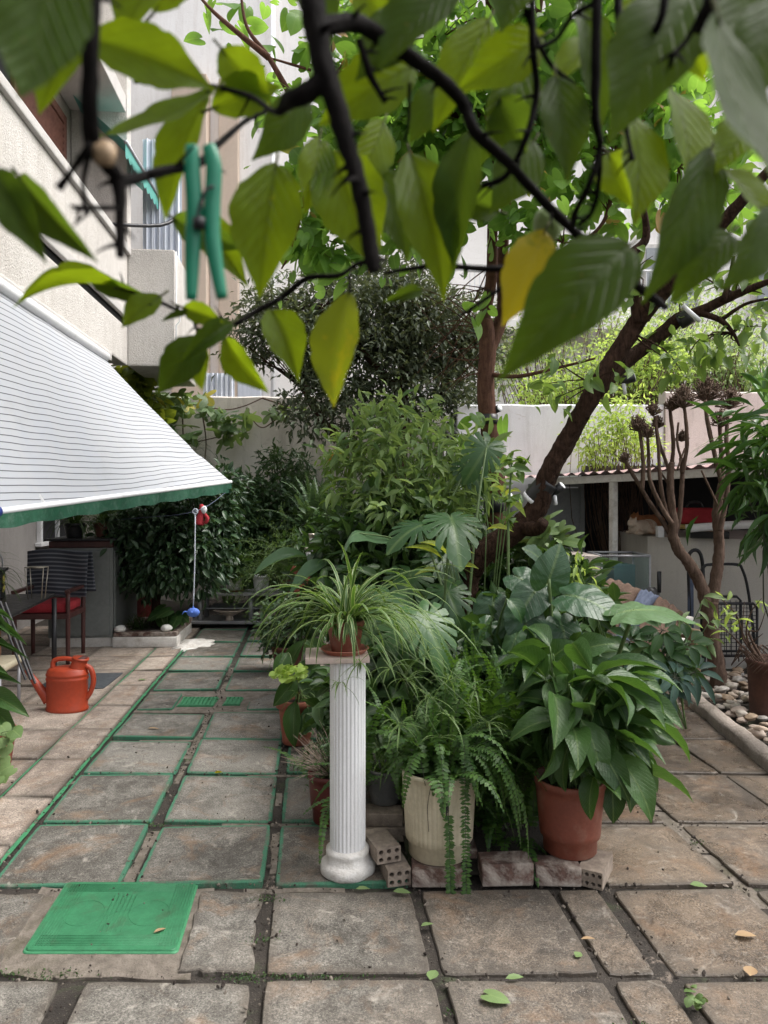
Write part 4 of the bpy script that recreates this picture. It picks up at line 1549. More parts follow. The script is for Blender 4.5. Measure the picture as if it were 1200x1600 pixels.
plate(mb, -.955, -.455, 2.43, 2.86, .004)
mb.build('plate', M['green'], t, False)
mb = MB()
plate(mb, -.963, -.447, 2.422, 2.868, -.001)
mb.build('frame', M['dkgreen'], t, False)
mb = MB()


def rib(s0, y0, s1, y1, r=.0015):
    a, b = T(s0, y0, .0042), T(s1, y1, .0042)
    tube(mb, [a, b], r, 5)


for i in range(6):
    rib(-.745 + i * .016, 2.53, -.745 + i * .016, 2.76)
for i in range(7):
    rib(-.93, 2.79 + i * .008, -.48, 2.79 + i * .008, .0014)
    rib(-.93, 2.455 + i * .009, -.48, 2.455 + i * .009, .0014)
    rib(-.935 + i * .010, 2.45, -.935 + i * .010, 2.84, .0014)
    rib(-.525 + i * .010, 2.45, -.525 + i * .010, 2.84, .0014)
for cs in (-.825, -.59):
    for rr in (.07,):
        tube(mb, [T(cs + rr * cos(a * pi / 16), 2.645 + rr * 1.15 * sin(a * pi / 16), .0042) for a in range(33)], .0013, 5)
mb.build('raised_pattern', M['green'], t)


def drain(name, s0, s1, y0, y1, n, label):
    t = thing(name, label, 'drain', T((s0 + s1) / 2, (y0 + y1) / 2, 0))
    mb = MB()
    for i in range(n):
        a = s0 + (s1 - s0) * (i + .5) / n
        box(mb, T(a, (y0 + y1) / 2, .0), ((s1 - s0) / n * .55, y1 - y0 - .02, .014), radians(5.46), .002)
    mb.build('grate', M['dkgreen'], t, False)
    mb = MB()
    for yy in (y0 + .008, y1 - .008):
        box(mb, T((s0 + s1) / 2, yy, -.002), (s1 - s0, .016, .014), 0, .002)
    box(mb, T((s0 + s1) / 2, (y0 + y1) / 2, -.007), (s1 - s0, y1 - y0, .008), 0, 0)
    mb.build('frame', M['dkgreen'], t, False)


drain('drain_grate', -.975, -.715, 5.28, 5.50, 9, 'larger slotted green drain grate set in the paving')
drain('drain_grate', -.65, -.53, 5.31, 5.50, 4, 'small green drain grate beside the larger one')

# fluted column, stone tile, saucer
cc = Vector((-.145, 2.945, 0))
t = thing('column', 'white fluted plaster column carrying the spider plant', 'column', cc)
mb = MB()
prof = [(.071, .075)] + [(.0715, .10 + i * .06) for i in range(13)] + [(.0715, .851)]
lathe(mb, prof, cc, 216, flute=27, depth=.006)
mb.build('shaft', M['column'], t)
mb = MB()
lathe(mb, [(.0, .0), (.10, .002), (.108, .012), (.110, .03), (.104, .046), (.094, .052), (.088, .056), (.086, .08), (.089, .088), (.087, .098), (.074, .106), (.06, .106)], cc, 48, wob=.05)
mb.build('base', M['plasterwhite'], t)
mb = MB()
box(mb, cc + Vector((-.045, .015, .8625)), (.25, .21, .022), .10, .003)
single(mb, 'stone_tile', M['stone'], 'square pinkish stone tile lying on top of the white column', 'tile')
mb = MB()
sc = cc + Vector((-.012, .01, .8745))
lathe(mb, [(0, 0), (.078, 0), (.092, .014), (.098, .018), (.096, .021), (.088, .017), (.076, .006), (0, .006)], sc, 40)
single(mb, 'saucer', M['terral'], 'round terracotta saucer under the spider plant pot', 'saucer')


def pot(t, c, r0, r1, h, mat, lip=.006, lipw=.03, step=None, ribs=0, soil=True, n=48, thick=.007, part='pot'):
    """a hollow pot of base radius r0 and rim radius r1"""
    mb = MB()
    c = Vector(c)
    pr = [(0, 0), (r0 * .96, 0), (r0, .004)]
    if step:
        pr += [(r0 + (r1 - r0) * step[0] * .3, step[0] * h), (r0 + (r1 - r0) * step[0] * .3 + step[1], step[0] * h + .006)]
        rb = pr[-1][0]
    else:
        rb = r0
    hb = pr[-1][1]
    for i in range(1, 9):
        pr.append((rb + (r1 - rb) * i / 8, hb + (h - lipw - hb) * i / 8))
    pr += [(r1 + lip, h - lipw + .002), (r1 + lip, h - .004), (r1 + lip - .003, h), (r1 - thick + .002, h), (r1 - thick, h - .004), (r1 - thick, h - .05), (r1 * .55, h - .055), (0, h - .055)]
    if ribs:
        lathe(mb, pr, c, ribs * 6, flute=ribs, depth=.0028, fz=(hb, h - lipw))
    else:
        lathe(mb, pr, c, n)
    mb.build(part, mat, t)
    if soil:
        mb = MB()
        lathe(mb, [(r1 - thick - .001, h - .046), (r1 * .8, h - .032), (r1 * .4, h - .024), (0, h - .02)], c, 24, wob=.06)
        mb.build('soil', M['soilpot'], t)


# watering can
c = Vector((-2.225, 5.17, 0))
t = thing('watering_can', 'orange red plastic watering can on the terrace tiles', 'watering can', c)
mb = MB()
pr = [(0, 0), (.128, 0), (.137, .006), (.139, .02), (.134, .03), (.134, .215), (.138, .222), (.138, .23), (.134, .236), (.134, .246), (.138, .252), (.138, .26), (.133, .266), (.128, .285), (.112, .300), (.05, .308), (0, .309)]
lathe(mb, pr, c, 48, sx=1.06, sy=.72)
mb.build('body', M['orange'], t)
mb = MB()
tube(mb, [c + V3(-.125, 0, .07), c + V3(-.19, 0, .15), c + V3(-.25, 0, .235), c + V3(-.285, 0, .285)], [.045, .030, .021, .017], 16, 5)
ss = mb.build('spout', M['orange'], t)
mb = MB()
tube(mb, [c + V3(.075, 0, .295), c + V3(.085, 0, .33), c + V3(.096, 0, .368)], [.058, .052, .050], 24, 3)
tube(mb, [c + V3(.094, 0, .356), c + V3(.097, 0, .370)], [.056, .056], 24)
mb.build('filler_neck', M['orange'], t)
mb = MB()
lathe(mb, [(0, .3705), (.046, .3705), (.046, .3715), (0, .3715)], c + V3(.097, 0, 0), 20)
mb.build('filler_hole', M['wooddk'], t)
mb = MB()
tube(mb, [c + V3(-.10, 0, .295), c + V3(-.095, 0, .345), c + V3(-.04, 0, .362), c + V3(.02, 0, .36), c + V3(.075, 0, .342)], [.017, .017, .016, .016, .018], 12, 6)
tube(mb, [c + V3(.11, 0, .32), c + V3(.165, 0, .29), c + V3(.185, 0, .21), c + V3(.165, 0, .13), c + V3(.132, 0, .085)], [.017, .018, .018, .017, .02], 12, 6)
mb.build('handle', M['orange'], t)

# dark mat
mb = MB()
slab(mb, -1.98, -1.58, 5.52, 6.02, .012, .001, th=.008)
mb2 = MB()
box(mb2, T(-1.88, 5.95, .0095), (.52, .5, .012), radians(3), .004)
single(mb2, 'floor_mat', M['mat'], 'dark slate mat on the terrace behind the watering can', 'mat')


# bricks
def brick(loc, size, rz, mat, label, holes=None, tilt=0.0):
    t = None
    mb = MB()
    sx, sy, sz = size
    Mx = Matrix.Translation(Vector(loc)) @ Matrix.Rotation(rz, 4, 'Z') @ Matrix.Rotation(tilt, 4, 'X')
    mats = [mat, M['dark']]
    if holes:
        nx, nz = holes
        V, Fc, mi2 = [], [], []
        cw, ch = sx / nx, sz / nz
        Vd, Fd = [], []
        for i in range(nx):
            for j in range(nz):
                cx, cz = -sx / 2 + (i + .5) * cw, (j + .5) * ch
                b = len(V)
                sq = [(1, 0), (1, 1), (0, 1), (-1, 1), (-1, 0), (-1, -1), (0, -1), (1, -1)]
                r = min(cw, ch) * .33
                for (a, e) in sq:
                    V.append((cx + a * cw / 2, -sy / 2, cz + e * ch / 2))
                for k in range(8):
                    V.append((cx + cos(k * pi / 4) * r, -sy / 2, cz + sin(k * pi / 4) * r))
                for k in range(8):
                    V.append((cx + cos(k * pi / 4) * r * .9, -sy / 2 + .05, cz + sin(k * pi / 4) * r * .9))
                for k in range(8):
                    l = (k + 1) % 8
                    Fc.append((b + k, b + l, b + 8 + l, b + 8 + k))
                    Fc.append((b + 8 + k, b + 8 + l, b + 16 + l, b + 16 + k))
                Fc.append(tuple(b + 16 + k for k in range(8)))
        mb.add([Mx @ Vector(v) for v in V], Fc, [(v[0], v[2]) for v in V])
        V = [(-sx / 2, -sy / 2, 0), (sx / 2, -sy / 2, 0), (sx / 2, -sy / 2, sz), (-sx / 2, -sy / 2, sz),
             (-sx / 2, sy / 2, 0), (sx / 2, sy / 2, 0), (sx / 2, sy / 2, sz), (-sx / 2, sy / 2, sz)]
        mb.add([Mx @ Vector(v) for v in V], [(3, 2, 6, 7), (1, 5, 6, 2), (0, 3, 7, 4), (4, 7, 6, 5), (0, 4, 5, 1)], [(v[0], v[1]) for v in V])
    else:
        vs, fs = _boxgeo(sx, sy, sz, .006)
        out = []
        for v in vs:
            q = noise.noise(v * 25 + Vector(loc)) * .004
            out.append(Mx @ (v + Vector((q, q, sz / 2 + q))))
        mb.add(out, fs, [(v.x, v.z) for v in vs])
    return single(mb, 'brick', mats, label, 'brick', 'bricks edging the planting bed', smooth=False, org=loc)


brick((.205, 2.875, 0), (.195, .10, .066), .02, M['brickred'], 'whitewashed red brick lying under the cream pot')
brick((.28, 3.04, 0), (.2, .10, .066), .02, M['brickred'], 'red brick under the back of the cream pot')
brick((.475, 2.885, .0), (.20, .11, .085), .05, M['brickred'], 'whitewashed red brick between the cream pot and the terracotta pot')
brick((.675, 2.885, 0), (.175, .11, .07), -.04, M['brickred'], 'flaking red brick under the left front of the terracotta pot')
brick((.835, 2.905, 0), (.095, .19, .066), -.5, M['brickgrey'], 'pale hollow brick under the right side of the terracotta pot', (4, 2))
brick((.035, 2.93, 0), (.092, .20, .064), .25, M['brickgrey'], 'pale hollow brick on the ground beside the column', (3, 2))
brick((-.012, 2.965, .0665), (.098, .20, .058), .33, M['brickgrey'], 'pale hollow brick stacked highest beside the column foot', (3, 2), tilt=-.05)
brick((-.0, 3.25, .066), (.17, .10, .055), -.05, M['brickgrey'], 'grey brick with worn lettering under the dark grey pot')
brick((-.0, 3.25, 0), (.2, .12, .064), .1, M['brickgrey'], 'lowest grey brick behind the column')


# shed contents
def cat(loc, s, rz, mats, label):
    """curled up cat: loaf body, head with ears and muzzle, tail; one remeshed skin"""
    Mx = Matrix.Translation(Vector(loc)) @ Matrix.Rotation(rz, 4, 'Z') @ Matrix.Scale(s, 4)
    mb = MB()

    def bl(c, r):
        ball(mb, Mx @ Vector(c), [x * s for x in r], 16, 12, M=Matrix.Rotation(rz, 3, 'Z'))
    bl((.02, 0, .085), (.17, .10, .088))
    bl((.10, .0, .09), (.10, .105, .09))
    bl((-.10, -.01, .085), (.09, .085, .085))
    bl((-.17, -.03, .135), (.062, .06, .056))
    bl((-.215, -.045, .118), (.030, .034, .026))
    bl((-.13, -.09, .025), (.075, .028, .024))
    bl((-.11, .07, .025), (.075, .028, .024))
    bl((.08, -.085, .045), (.085, .05, .045))
    tube(mb, [Mx @ Vector(v) for v in ((.17, .03, .06), (.21, -.06, .03), (.14, -.14, .022), (.02, -.15, .02))], [.028 * s, .026 * s, .024 * s, .015 * s], 8, 5)
    for y in (-.062, .008):
        tube(mb, [Mx @ Vector((-.165, y, .165)), Mx @ Vector((-.16, y * 1.25, .215))], [.024 * s, .004 * s], 8)
    o = single(mb, 'cat', mats, label, 'cat', org=loc)
    m = o.modifiers.new('skin', 'REMESH')
    m.mode = 'VOXEL'
    m.voxel_size = .009 * s
    m.use_smooth_shade = True
    sm = o.modifiers.new('smooth', 'SMOOTH')
    sm.iterations = 4
    return o


cat(P(1003, 836, 7.55) + Z * .005, .88, radians(25), M['fur'], 'white and ginger cat curled up in front on the shed counter')
cat(P(1012, 828, 7.9) + Z * .0, .95, radians(10), M['furor'], 'ginger cat lying behind the white one on the shed counter')
t = thing('toolbox', 'dark red case with black handle on the shed counter', 'case', P(1085, 836, 7.3))
c = Vector((P(1085, 836, 7.3).x, 7.3, 1.10))
mb = MB()
box(mb, c + Z * .21, (.36, .18, .16), -.3, .03)
mb.build('body', M['red'], t)
mb = MB()
tube(mb, [c + V3(-.08, 0, .29), c + V3(-.05, 0, .34), c + V3(.05, 0, .34), c + V3(.08, 0, .29)], .014, 8, 4)
mb.build('handle', M['black'], t)
mb = MB()
box(mb, c + V3(.02, .0, .105), (.42, .22, .045), -.3, .006)
single(mb, 'storage_box', M['yellow'], 'flat dull yellow box beneath the red case', 'box')
mb = MB()
box(mb, Vector((P(1112, 836, 7.0).x, 7.05, 1.135)), (.34, .16, .065), -.4, .006)
single(mb, 'storage_box', M['black'], 'low black box under the white pipe on the counter', 'box')
mb = MB()
box(mb, Vector((P(1034, 836, 7.2).x, 7.25, 1.155)), (.062, .06, .11), .1, .004)
single(mb, 'white_block', M['white'], 'small white block on the counter edge by the cats', 'block')
mb = MB()
box(mb, (1.80, 6.85, .485), (.24, .5, .97), .1, .01)
single(mb, 'speckled_crate', M['speck'], 'tall speckled crate beside the glass tank', 'crate')
t = thing('glass_tank', 'empty glass tank with metal rim beside the shed post', 'tank', (2.18, 6.95, 0))
mb = MB()
x0, x1, y0, y1 = 1.98, 2.42, 6.7, 7.15
for (a, b) in (((x0, y0), (x1, y0)), ((x1, y0), (x1, y1)), ((x1, y1), (x0, y1)), ((x0, y1), (x0, y0))):
    for z in (.96, .55):
        tube(mb, [V3(*a, z), V3(*b, z)], .012, 6)
    tube(mb, [V3(*a, 0), V3(*a, .96)], .010, 6)
mb.build('frame', M['greymetal'], t)
mb = MB()
for (a, b) in (((x0, y0), (x1, y0)), ((x1, y0), (x1, y1)), ((x0, y1), (x0, y0))):
    c = (V3(*a, .755) + V3(*b, .755)) / 2
    d = V3(*b, 0) - V3(*a, 0)
    box(mb, c, (d.length - .02, .006, .39), atan2(d.y, d.x), 0)
mb.build('pane', M['glass'], t, False)
mb = MB()
box(mb, (2.2, 6.92, .72), (.22, .25, .3), .2, .01)
single(mb, 'storage_box', M['tealdk'], 'dark teal box standing inside the glass tank', 'box')

# lounger behind the plants
t = thing('lounger', 'white framed lounger with brown and blue cushion among the plants', 'lounger', P(980, 1090, 5.5))
mb = MB()
tube(mb, [P(876, 965, 5.6), P(920, 985, 5.5), P(965, 1008, 5.4), P(1040, 1040, 5.2)], .028, 10, 5)
tube(mb, [P(960, 942, 6.0), P(1010, 962, 5.9), P(1070, 985, 5.8)], .028, 10, 5)
for q in (P(900, 975, 5.55), P(1030, 1036, 5.25)):
    tube(mb, [q, Vector((q.x, q.y, 0))], .024, 8)
mb.build('frame', M['white'], t)


def cushion(name, a, b, c, d, th, mat):
    mb = MB()

    def f(u, v, p):
        return p + Z * (th * (1 - (2 * u - 1) ** 6) * (1 - (2 * v - 1) ** 6) + .012 * sin(u * 22) * sin(v * 9))
    quad(mb, a, b, c, d, 26, 14, fn=f)

    def g(u, v, p):
        return p - Z * (.03 * (1 - (2 * u - 1) ** 6) * (1 - (2 * v - 1) ** 6))
    quad(mb, d, c, b, a, 26, 14, fn=g)
    return mb.build(name, mat, t)


cushion('backrest_cushion', P(900, 968, 5.5), P(962, 992, 5.4), P(1003, 922, 5.9), P(953, 904, 6.0), .06, M['rattan'])
cushion('blue_band', P(962, 992, 5.4), P(984, 1002, 5.36), P(1030, 932, 5.86), P(1003, 922, 5.9), .06, M['bluecloth'])
cushion('seat_cushion', P(984, 1002, 5.36), P(1040, 1030, 5.2), P(1068, 958, 5.75), P(1030, 932, 5.86), .06, M['rattan'])
cushion('lower_cushion', P(930, 1022, 5.3), P(1010, 1058, 5.15), P(1020, 1030, 5.3), P(940, 995, 5.45), .05, M['rattan'])
mb = MB()
for i in range(4):
    q = P(1072 - i * 6, 968 + i * 17, 5.6 - i * .05)
    box(mb, q, (.10, .06, .045), .5, .01)
mb.build('slat', M['plasterwhite'], t, False)
mb = MB()
q = P(1072, 1012, 5.75)
box(mb, q, (.055, .30, .33), .25, .02)
single(mb, 'folded_cushion', M['woodlt'], 'brown folded cushion with black piping standing by the pebble bed', 'cushion', org=(q.x, q.y, q.z - .165))
mb = MB()
box(mb, G(1046, 1100) + Z * .19, (.085, .085, .38), .1, .008)
single(mb, 'short_post', M['beige'], 'short beige post at the far end of the kerb', 'post')

# hand truck, wire trolley, pole handle, helmet-like pan
t = thing('hand_truck', 'blue and black upright hand truck leaning on the counter', 'hand truck', G(1085, 1045))
y = 6.62
mb = MB()
tube(mb, [P(1080, 1040, y), P(1078, 960, y), P(1076, 880, y), P(1080, 862, y), P(1092, 862, y), P(1098, 885, y), P(1100, 960, y), P(1100, 1040, y)], .017, 8, 5)
tube(mb, [P(1077, 888, y), P(1098, 892, y)], .014, 8)
tube(mb, [P(1078, 905, y), P(1099, 908, y)], .014, 8)
mb.build('frame', M['blackmetal'], t)
mb = MB()
box(mb, P(1079, 945, y), (.05, .03, .5), 0, .01)
mb.build('side_rail', M['bluecloth'], t)
t = thing('wire_trolley', 'black wire shopping trolley behind the pruned tree', 'trolley', G(1150, 1042))
y = 6.5
mb = MB()
tube(mb, [P(1098, 1040, y), P(1098, 905, y), P(1100, 886, y), P(1112, 882, y), P(1150, 882, y), P(1160, 890, y), P(1170, 930, y), P(1184, 1045, y)], .013, 8, 6)
for (xa, ya, xb, yb, yy) in ((1096, 932, 1157, 1018, y - .05), (1100, 943, 1183, 1025, y - .28)):
    tube(mb, [P(xa, yb, yy), P(xa, ya + 6, yy), P(xa + 6, ya, yy), P(xb - 6, ya, yy), P(xb, ya + 6, yy), P(xb, yb, yy), P(xa, yb, yy)], .012, 8)
mb.build('frame', M['blackmetal'], t)
mb = MB()
for i in range(10):
    xx = 1103 + i * 8
    tube(mb, [P(xx, 945, y - .28), P(xx, 1024, y - .28)], .0035, 4)
for i in range(13):
    yy = 950 + i * 6
    tube(mb, [P(1100, yy, y - .28), P(1183, yy, y - .28)], .0032, 4)
for i in range(6):
    xx = 1105 + i * 9
    tube(mb, [P(xx, 938, y - .05), P(xx, 1016, y - .05)], .003, 4)
mb.build('wire_mesh', M['blackmetal'], t)
for xx in (1128, 1172):
    mb = MB()
    q = P(xx, 1036, y - .1)
    Mx = Matrix.Rotation(radians(90), 3, 'Y')
    ball(mb, Vector((q.x, q.y, .06)), (.06, .06, .02), 18, 8, M=Mx)
    mb.build('wheel', M['black'], t)
t = thing('broom', 'thin broom leaning by the counter, black grip on top', 'broom', G(1032, 1050))
mb = MB()
tube(mb, [P(1032, 1050, 6.5), P(1030, 950, 6.65), P(1030, 925, 6.7)], .011, 8)
mb.build('pole', M['greymetal'], t)
mb = MB()
tube(mb, [P(1030, 926, 6.69), P(1030, 893, 6.72)], [.017, .019], 10)
mb.build('grip', M['black'], t)
mb = MB()
ball(mb, P(1016, 930, 6.4), (.075, .07, .07), 18, 12, jit=.25)
single(mb, 'black_bag', M['black'], 'crumpled black bag on the lounger end', 'bag')

# rusty planter
t = thing('potted_shrub', 'twiggy plant in a rusty brown planter at the right edge', 'potted plant', (2.66, 4.95, 0))
mb = MB()
lathe(mb, [(.15, 0), (.15, .0), (.165, .36), (.175, .37), (.175, .40), (.16, .40), (.155, .33), (0, .32)], (2.64, 4.98, 0), 28, wob=.04)
mb.build('planter', M['rust'], t)
mb = MB()
c0 = Vector((2.6, 4.98, .33))
for (a, b, c) in (((1165, 1000), (1150, 960), (1120, 930)), ((1168, 1000), (1172, 960), (1190, 935)), ((1160, 1010), (1140, 990), (1115, 975)), ((1170, 990), (1185, 985), (1196, 955)), ((1165, 1005), (1160, 985), (1163, 940)), ((1172, 1010), (1180, 1000), (1192, 990))):
    tube(mb, [c0, P(*a, 4.95), P(*b, 4.9), P(*c, 4.85)], [.012, .007, .004, .002], 6, 4)
for k in range(40):
    a = R.uniform(0, 360)
    p = c0 + az(a, 20) * .12
    tube(mb, [p, p + az(a + 40, 50) * .12, p + az(a + 80, -10) * .18], .003, 4, 3)
mb.build('stem', M['barkgrey'], t)
mb = MB()
pos = np.array([tuple(P(R.uniform(1110, 1195), R.uniform(930, 1000), R.uniform(4.8, 5.0))) for _ in range(26)])
leaves(mb, L_LANCE, pos, nrm(rng.normal(size=(26, 3))), .09, .32, .1)
mb.build('foliage', LM['bright'], t)

# pebbles
pm = []
for k in range(6):
    mb = MB()
    ball(mb, (0, 0, 0), (.055 * (1 + .2 * (k % 3 - 1)), .038, .026), 16, 10, jit=.35, seed=k * 7.3)
    o = mb.build('pebble', M['pebble'], None, True, (0, 0, 0))
    pm.append(o)
cols_ = [(0.50, 0.42, 0.34), (0.42, 0.32, 0.24), (0.47, 0.43, 0.39), (0.52, 0.46, 0.40), (0.36, 0.26, 0.18), (0.45, 0.36, 0.30)]
for o, cc_ in zip(pm, cols_):
    mm = pmat('river_pebble_' + ['sand', 'tan', 'grey', 'pale', 'ochre', 'rose'][pm.index(o)], cc_, tuple(x * .7 for x in cc_), .62, 16, .0015)
    o.data.materials[0] = mm
placed = []
cnt = 0
tries = 0
while cnt < 298 and tries < 12000:
    tries += 1
    y = R.uniform(4.0, 6.1)
    x = R.uniform(2.16 + (y - 4.12) * .075 + .08, 3.25 + (y - 5) * .35)
    if (x - 2.64) ** 2 + (y - 4.98) ** 2 < .2 ** 2 or (x - 2.59) ** 2 + (y - 5.68) ** 2 < .12 ** 2:
        continue
    s = R.uniform(.55, 1.08)
    near = [q for q in placed if (q[0] - x) ** 2 + (q[1] - y) ** 2 < (.034 * (q[3] + s)) ** 2]
    if len(near) > 1:
        continue
    z = .045 if not near else near[0][2] + .026
    if z > .08:
        continue
    placed.append((x, y, z, s))
    src = pm[cnt % 6]
    o = src if cnt < 6 else src.copy()
    if cnt >= 6:
        col.objects.link(o)
    o.location = (x, y, z)
    o.rotation_euler = (R.uniform(-.25, .25), R.uniform(-.25, .25), R.uniform(0, 6.28))
    o.scale = (s, s, s * R.uniform(.8, 1.1))
    tag(o, 'smooth beige river pebble in the bed behind the kerb', 'pebble', 'river pebbles in the right bed')
    cnt += 1

# ---------------------------------------------------------------- terrace furniture on the left
c = D(-2.28, 8.05, 0)
t = thing('garden_cabinet', 'tall grey green cabinet with wood band under the awning', 'cabinet', c)
rz = radians(5.46)


def lbox(mb, x, y, z, sx, sy, sz, bev=.006):
    box(mb, c + N_ * x + D_ * y + Z * z, (sx, sy, sz), rz, bev)


mb = MB()
lbox(mb, -.02, 0, .545, .62, 1.0, .89)
mb.build('body', M['cabinet'], t, False)
mb = MB()
lbox(mb, -.02, 0, .05, .60, .98, .095)
mb.build('plinth', M['shedwhite'], t, False)
mb = MB()
lbox(mb, -.02, 0, 1.025, .61, .99, .065)
mb.build('wood_band', M['wooddk'], t, False)
mb = MB()
lbox(mb, -.02, 0, 1.072, .68, 1.06, .02)
mb.build('top', M['black'], t, False)
mb = MB()
lbox(mb, -.02, -.508, .54, .56, .012, .84)
lbox(mb, .297, .0, .54, .012, .92, .84)
mb.build('door', M['cabinet'], t, False)

c = D(-2.42, 7.05, 0)
t = thing('armchair', 'dark wooden armchair with red cushion and striped towel', 'chair', c)
mb = MB()
box(mb, c + Z * .43, (.50, .48, .05), rz, .01)
mb.build('seat', M['wooddk'], t, False)
for (sx, sy, hh) in ((.23, -.22, .64), (-.23, -.22, .64), (.23, .22, .95), (-.23, .22, .95)):
    mb = MB()
    q = c + N_ * sx + D_ * sy
    tube(mb, [q, q + Z * hh * .5, q + Z * hh + D_ * (.04 if sy > 0 else 0)], [.019, .022, .02], 8, 3)
    mb.build('leg', M['wooddk'], t)
for sx in (.23, -.23):
    mb = MB()
    box(mb, c + N_ * sx + Z * .65, (.05, .48, .03), rz, .01)
    mb.build('armrest', M['wooddk'], t, False)
mb = MB()
for z in (.60, .74, .90):
    box(mb, c + D_ * .235 + Z * z, (.44, .025, .07), rz, .008)
mb.build('backrest', M['wooddk'], t, False)
mb = MB()
box(mb, c + Z * .50 - D_ * .0, (.44, .42, .09), rz, .035)
single(mb, 'seat_cushion', M['red'], 'red cushion lying on the wooden armchair', 'cushion')
mb = MB()


def tw(u, v, p):
    return p + D_ * (.015 * sin(u * 9 + v * 3)) + Z * (.012 * sin(u * 5))


q = c - D_ * .0
quad(mb, q - N_ * .28 + D_ * .165 + Z * .56, q + N_ * .27 + D_ * .165 + Z * .56, q + N_ * .29 + D_ * .185 + Z * .985, q - N_ * .27 + D_ * .185 + Z * .985, 30, 24, fn=tw)
quad(mb, q - N_ * .27 + D_ * .30 + Z * .985, q + N_ * .29 + D_ * .30 + Z * .985, q + N_ * .33 + D_ * .30 + Z * .60, q - N_ * .25 + D_ * .30 + Z * .60, 30, 24, fn=tw)
o = single(mb, 'towel', M['towel'], 'dark striped towel draped over the armchair back', 'towel', smooth=True)
sd_ = o.modifiers.new('thickness', 'SOLIDIFY')
sd_.thickness = .008

c = P(5, 945, 5.3)
c = Vector((-2.86, 5.3, 0))
t = thing('garden_table', 'dark glass topped table at the left edge', 'table', c)
mb = MB()
box(mb, c + V3(0, 0, .715), (.66, 1.1, .022), .18, .008)
mb.build('tabletop', M['black'], t, False)
for (sx, sy) in ((.27, .48), (-.27, .48), (-.27, -.48)):
    mb = MB()
    q = c + V3(sx, sy, 0)
    tube(mb, [q, q + Z * .70], .02, 8)
    mb.build('leg', M['blackmetal'], t)
mb = MB()
box(mb, Vector((-2.66, 4.92, .50)), (.26, .3, .28), .2, .02)
mb2 = MB()
q = Vector((-2.70, 5.05, .355))
box(mb2, q, (.34, .34, .05), .1, .02)
t2 = thing('stool', 'small cream stool under the table edge', 'stool', (q.x, q.y, 0))
mb2.build('seat', M['cream'], t2)
for (sx, sy) in ((.13, .13), (.13, -.13), (-.13, -.13), (-.13, .13)):
    mb3 = MB()
    tube(mb3, [Vector((q.x + sx, q.y + sy, 0)), Vector((q.x + sx, q.y + sy, .33))], .012, 8)
    mb3.build('leg', M['greymetal'], t2)
mb = MB()
box(mb, Vector((-2.80, 5.0, .51)), (.28, .28, .25), .1, .02)
single(mb, 'wicker_box', M['wicker'], 'tan woven box standing on the cream stool', 'box')
c = Vector((-3.0, 5.62, .728))
t = thing('lantern', 'black lantern with yellow flower cutouts on the table', 'lantern', c)
mb = MB()
box(mb, c + Z * .10, (.17, .17, .2), .3, .008)
box(mb, c + Z * .21, (.21, .21, .02), .3, .006)
tube(mb, [c + Z * .22, c + Z * .26], [.05, .03], 12)
mb.build('body', M['black'], t, False)
mb = MB()
tube(mb, [c + V3(-.085, 0, .21), c + V3(-.08, 0, .31), c + V3(0, 0, .37), c + V3(.08, 0, .31), c + V3(.085, 0, .21)], .005, 6, 6)
mb.build('handle', M['greymetal'], t)
ym = pmat('yellow_lantern_glass', (.62, .56, .14), (.55, .45, .08), .4, 20, 0)
for (u0, face) in ((-.02, 0), (.0, 1)):
    mb = MB()
    for k in range(5):
        a = k * 2 * pi / 5
        ctr = V3(.025 * cos(a) + u0, -.0875, .135 + .025 * sin(a)) if face == 0 else V3(.0875, .025 * cos(a), .135 + .025 * sin(a))
        rr = (.017, .004, .017) if face == 0 else (.004, .017, .017)
        ball(mb, c + Matrix.Rotation(.3, 3, 'Z') @ ctr, rr, 10, 6, M=Matrix.Rotation(.3, 3, 'Z'))
    for k in range(4):
        ctr = V3(-.03 + k * .02 + u0, -.0875, .06 + .012 * (k % 2)) if face == 0 else V3(.0875, -.03 + k * .02, .06 + .012 * (k % 2))
        rr = (.007, .004, .02) if face == 0 else (.004, .007, .02)
        ball(mb, c + Matrix.Rotation(.3, 3, 'Z') @ ctr, rr, 10, 6, M=Matrix.Rotation(.3, 3, 'Z'))
    mb.build('flower_cutout', ym, t)
t = thing('wire_holder', 'thin brass wire holder on the dark table', 'holder', (-2.62, 5.55, .728))
mb = MB()
q = Vector((-2.62, 5.55, .728))
for a, b in ((-.07, -.04), (.07, -.04), (.07, .04), (-.07, .04)):
    tube(mb, [q + V3(a * .7, b * .7, 0), q + V3(a, b, .24)], .004, 5)
tube(mb, [q + V3(-.07, -.04, .24), q + V3(.07, -.04, .24), q + V3(.07, .04, .24), q + V3(-.07, .04, .24), q + V3(-.07, -.04, .24)], .004, 5)
mb.build('frame', M['alu'], t)

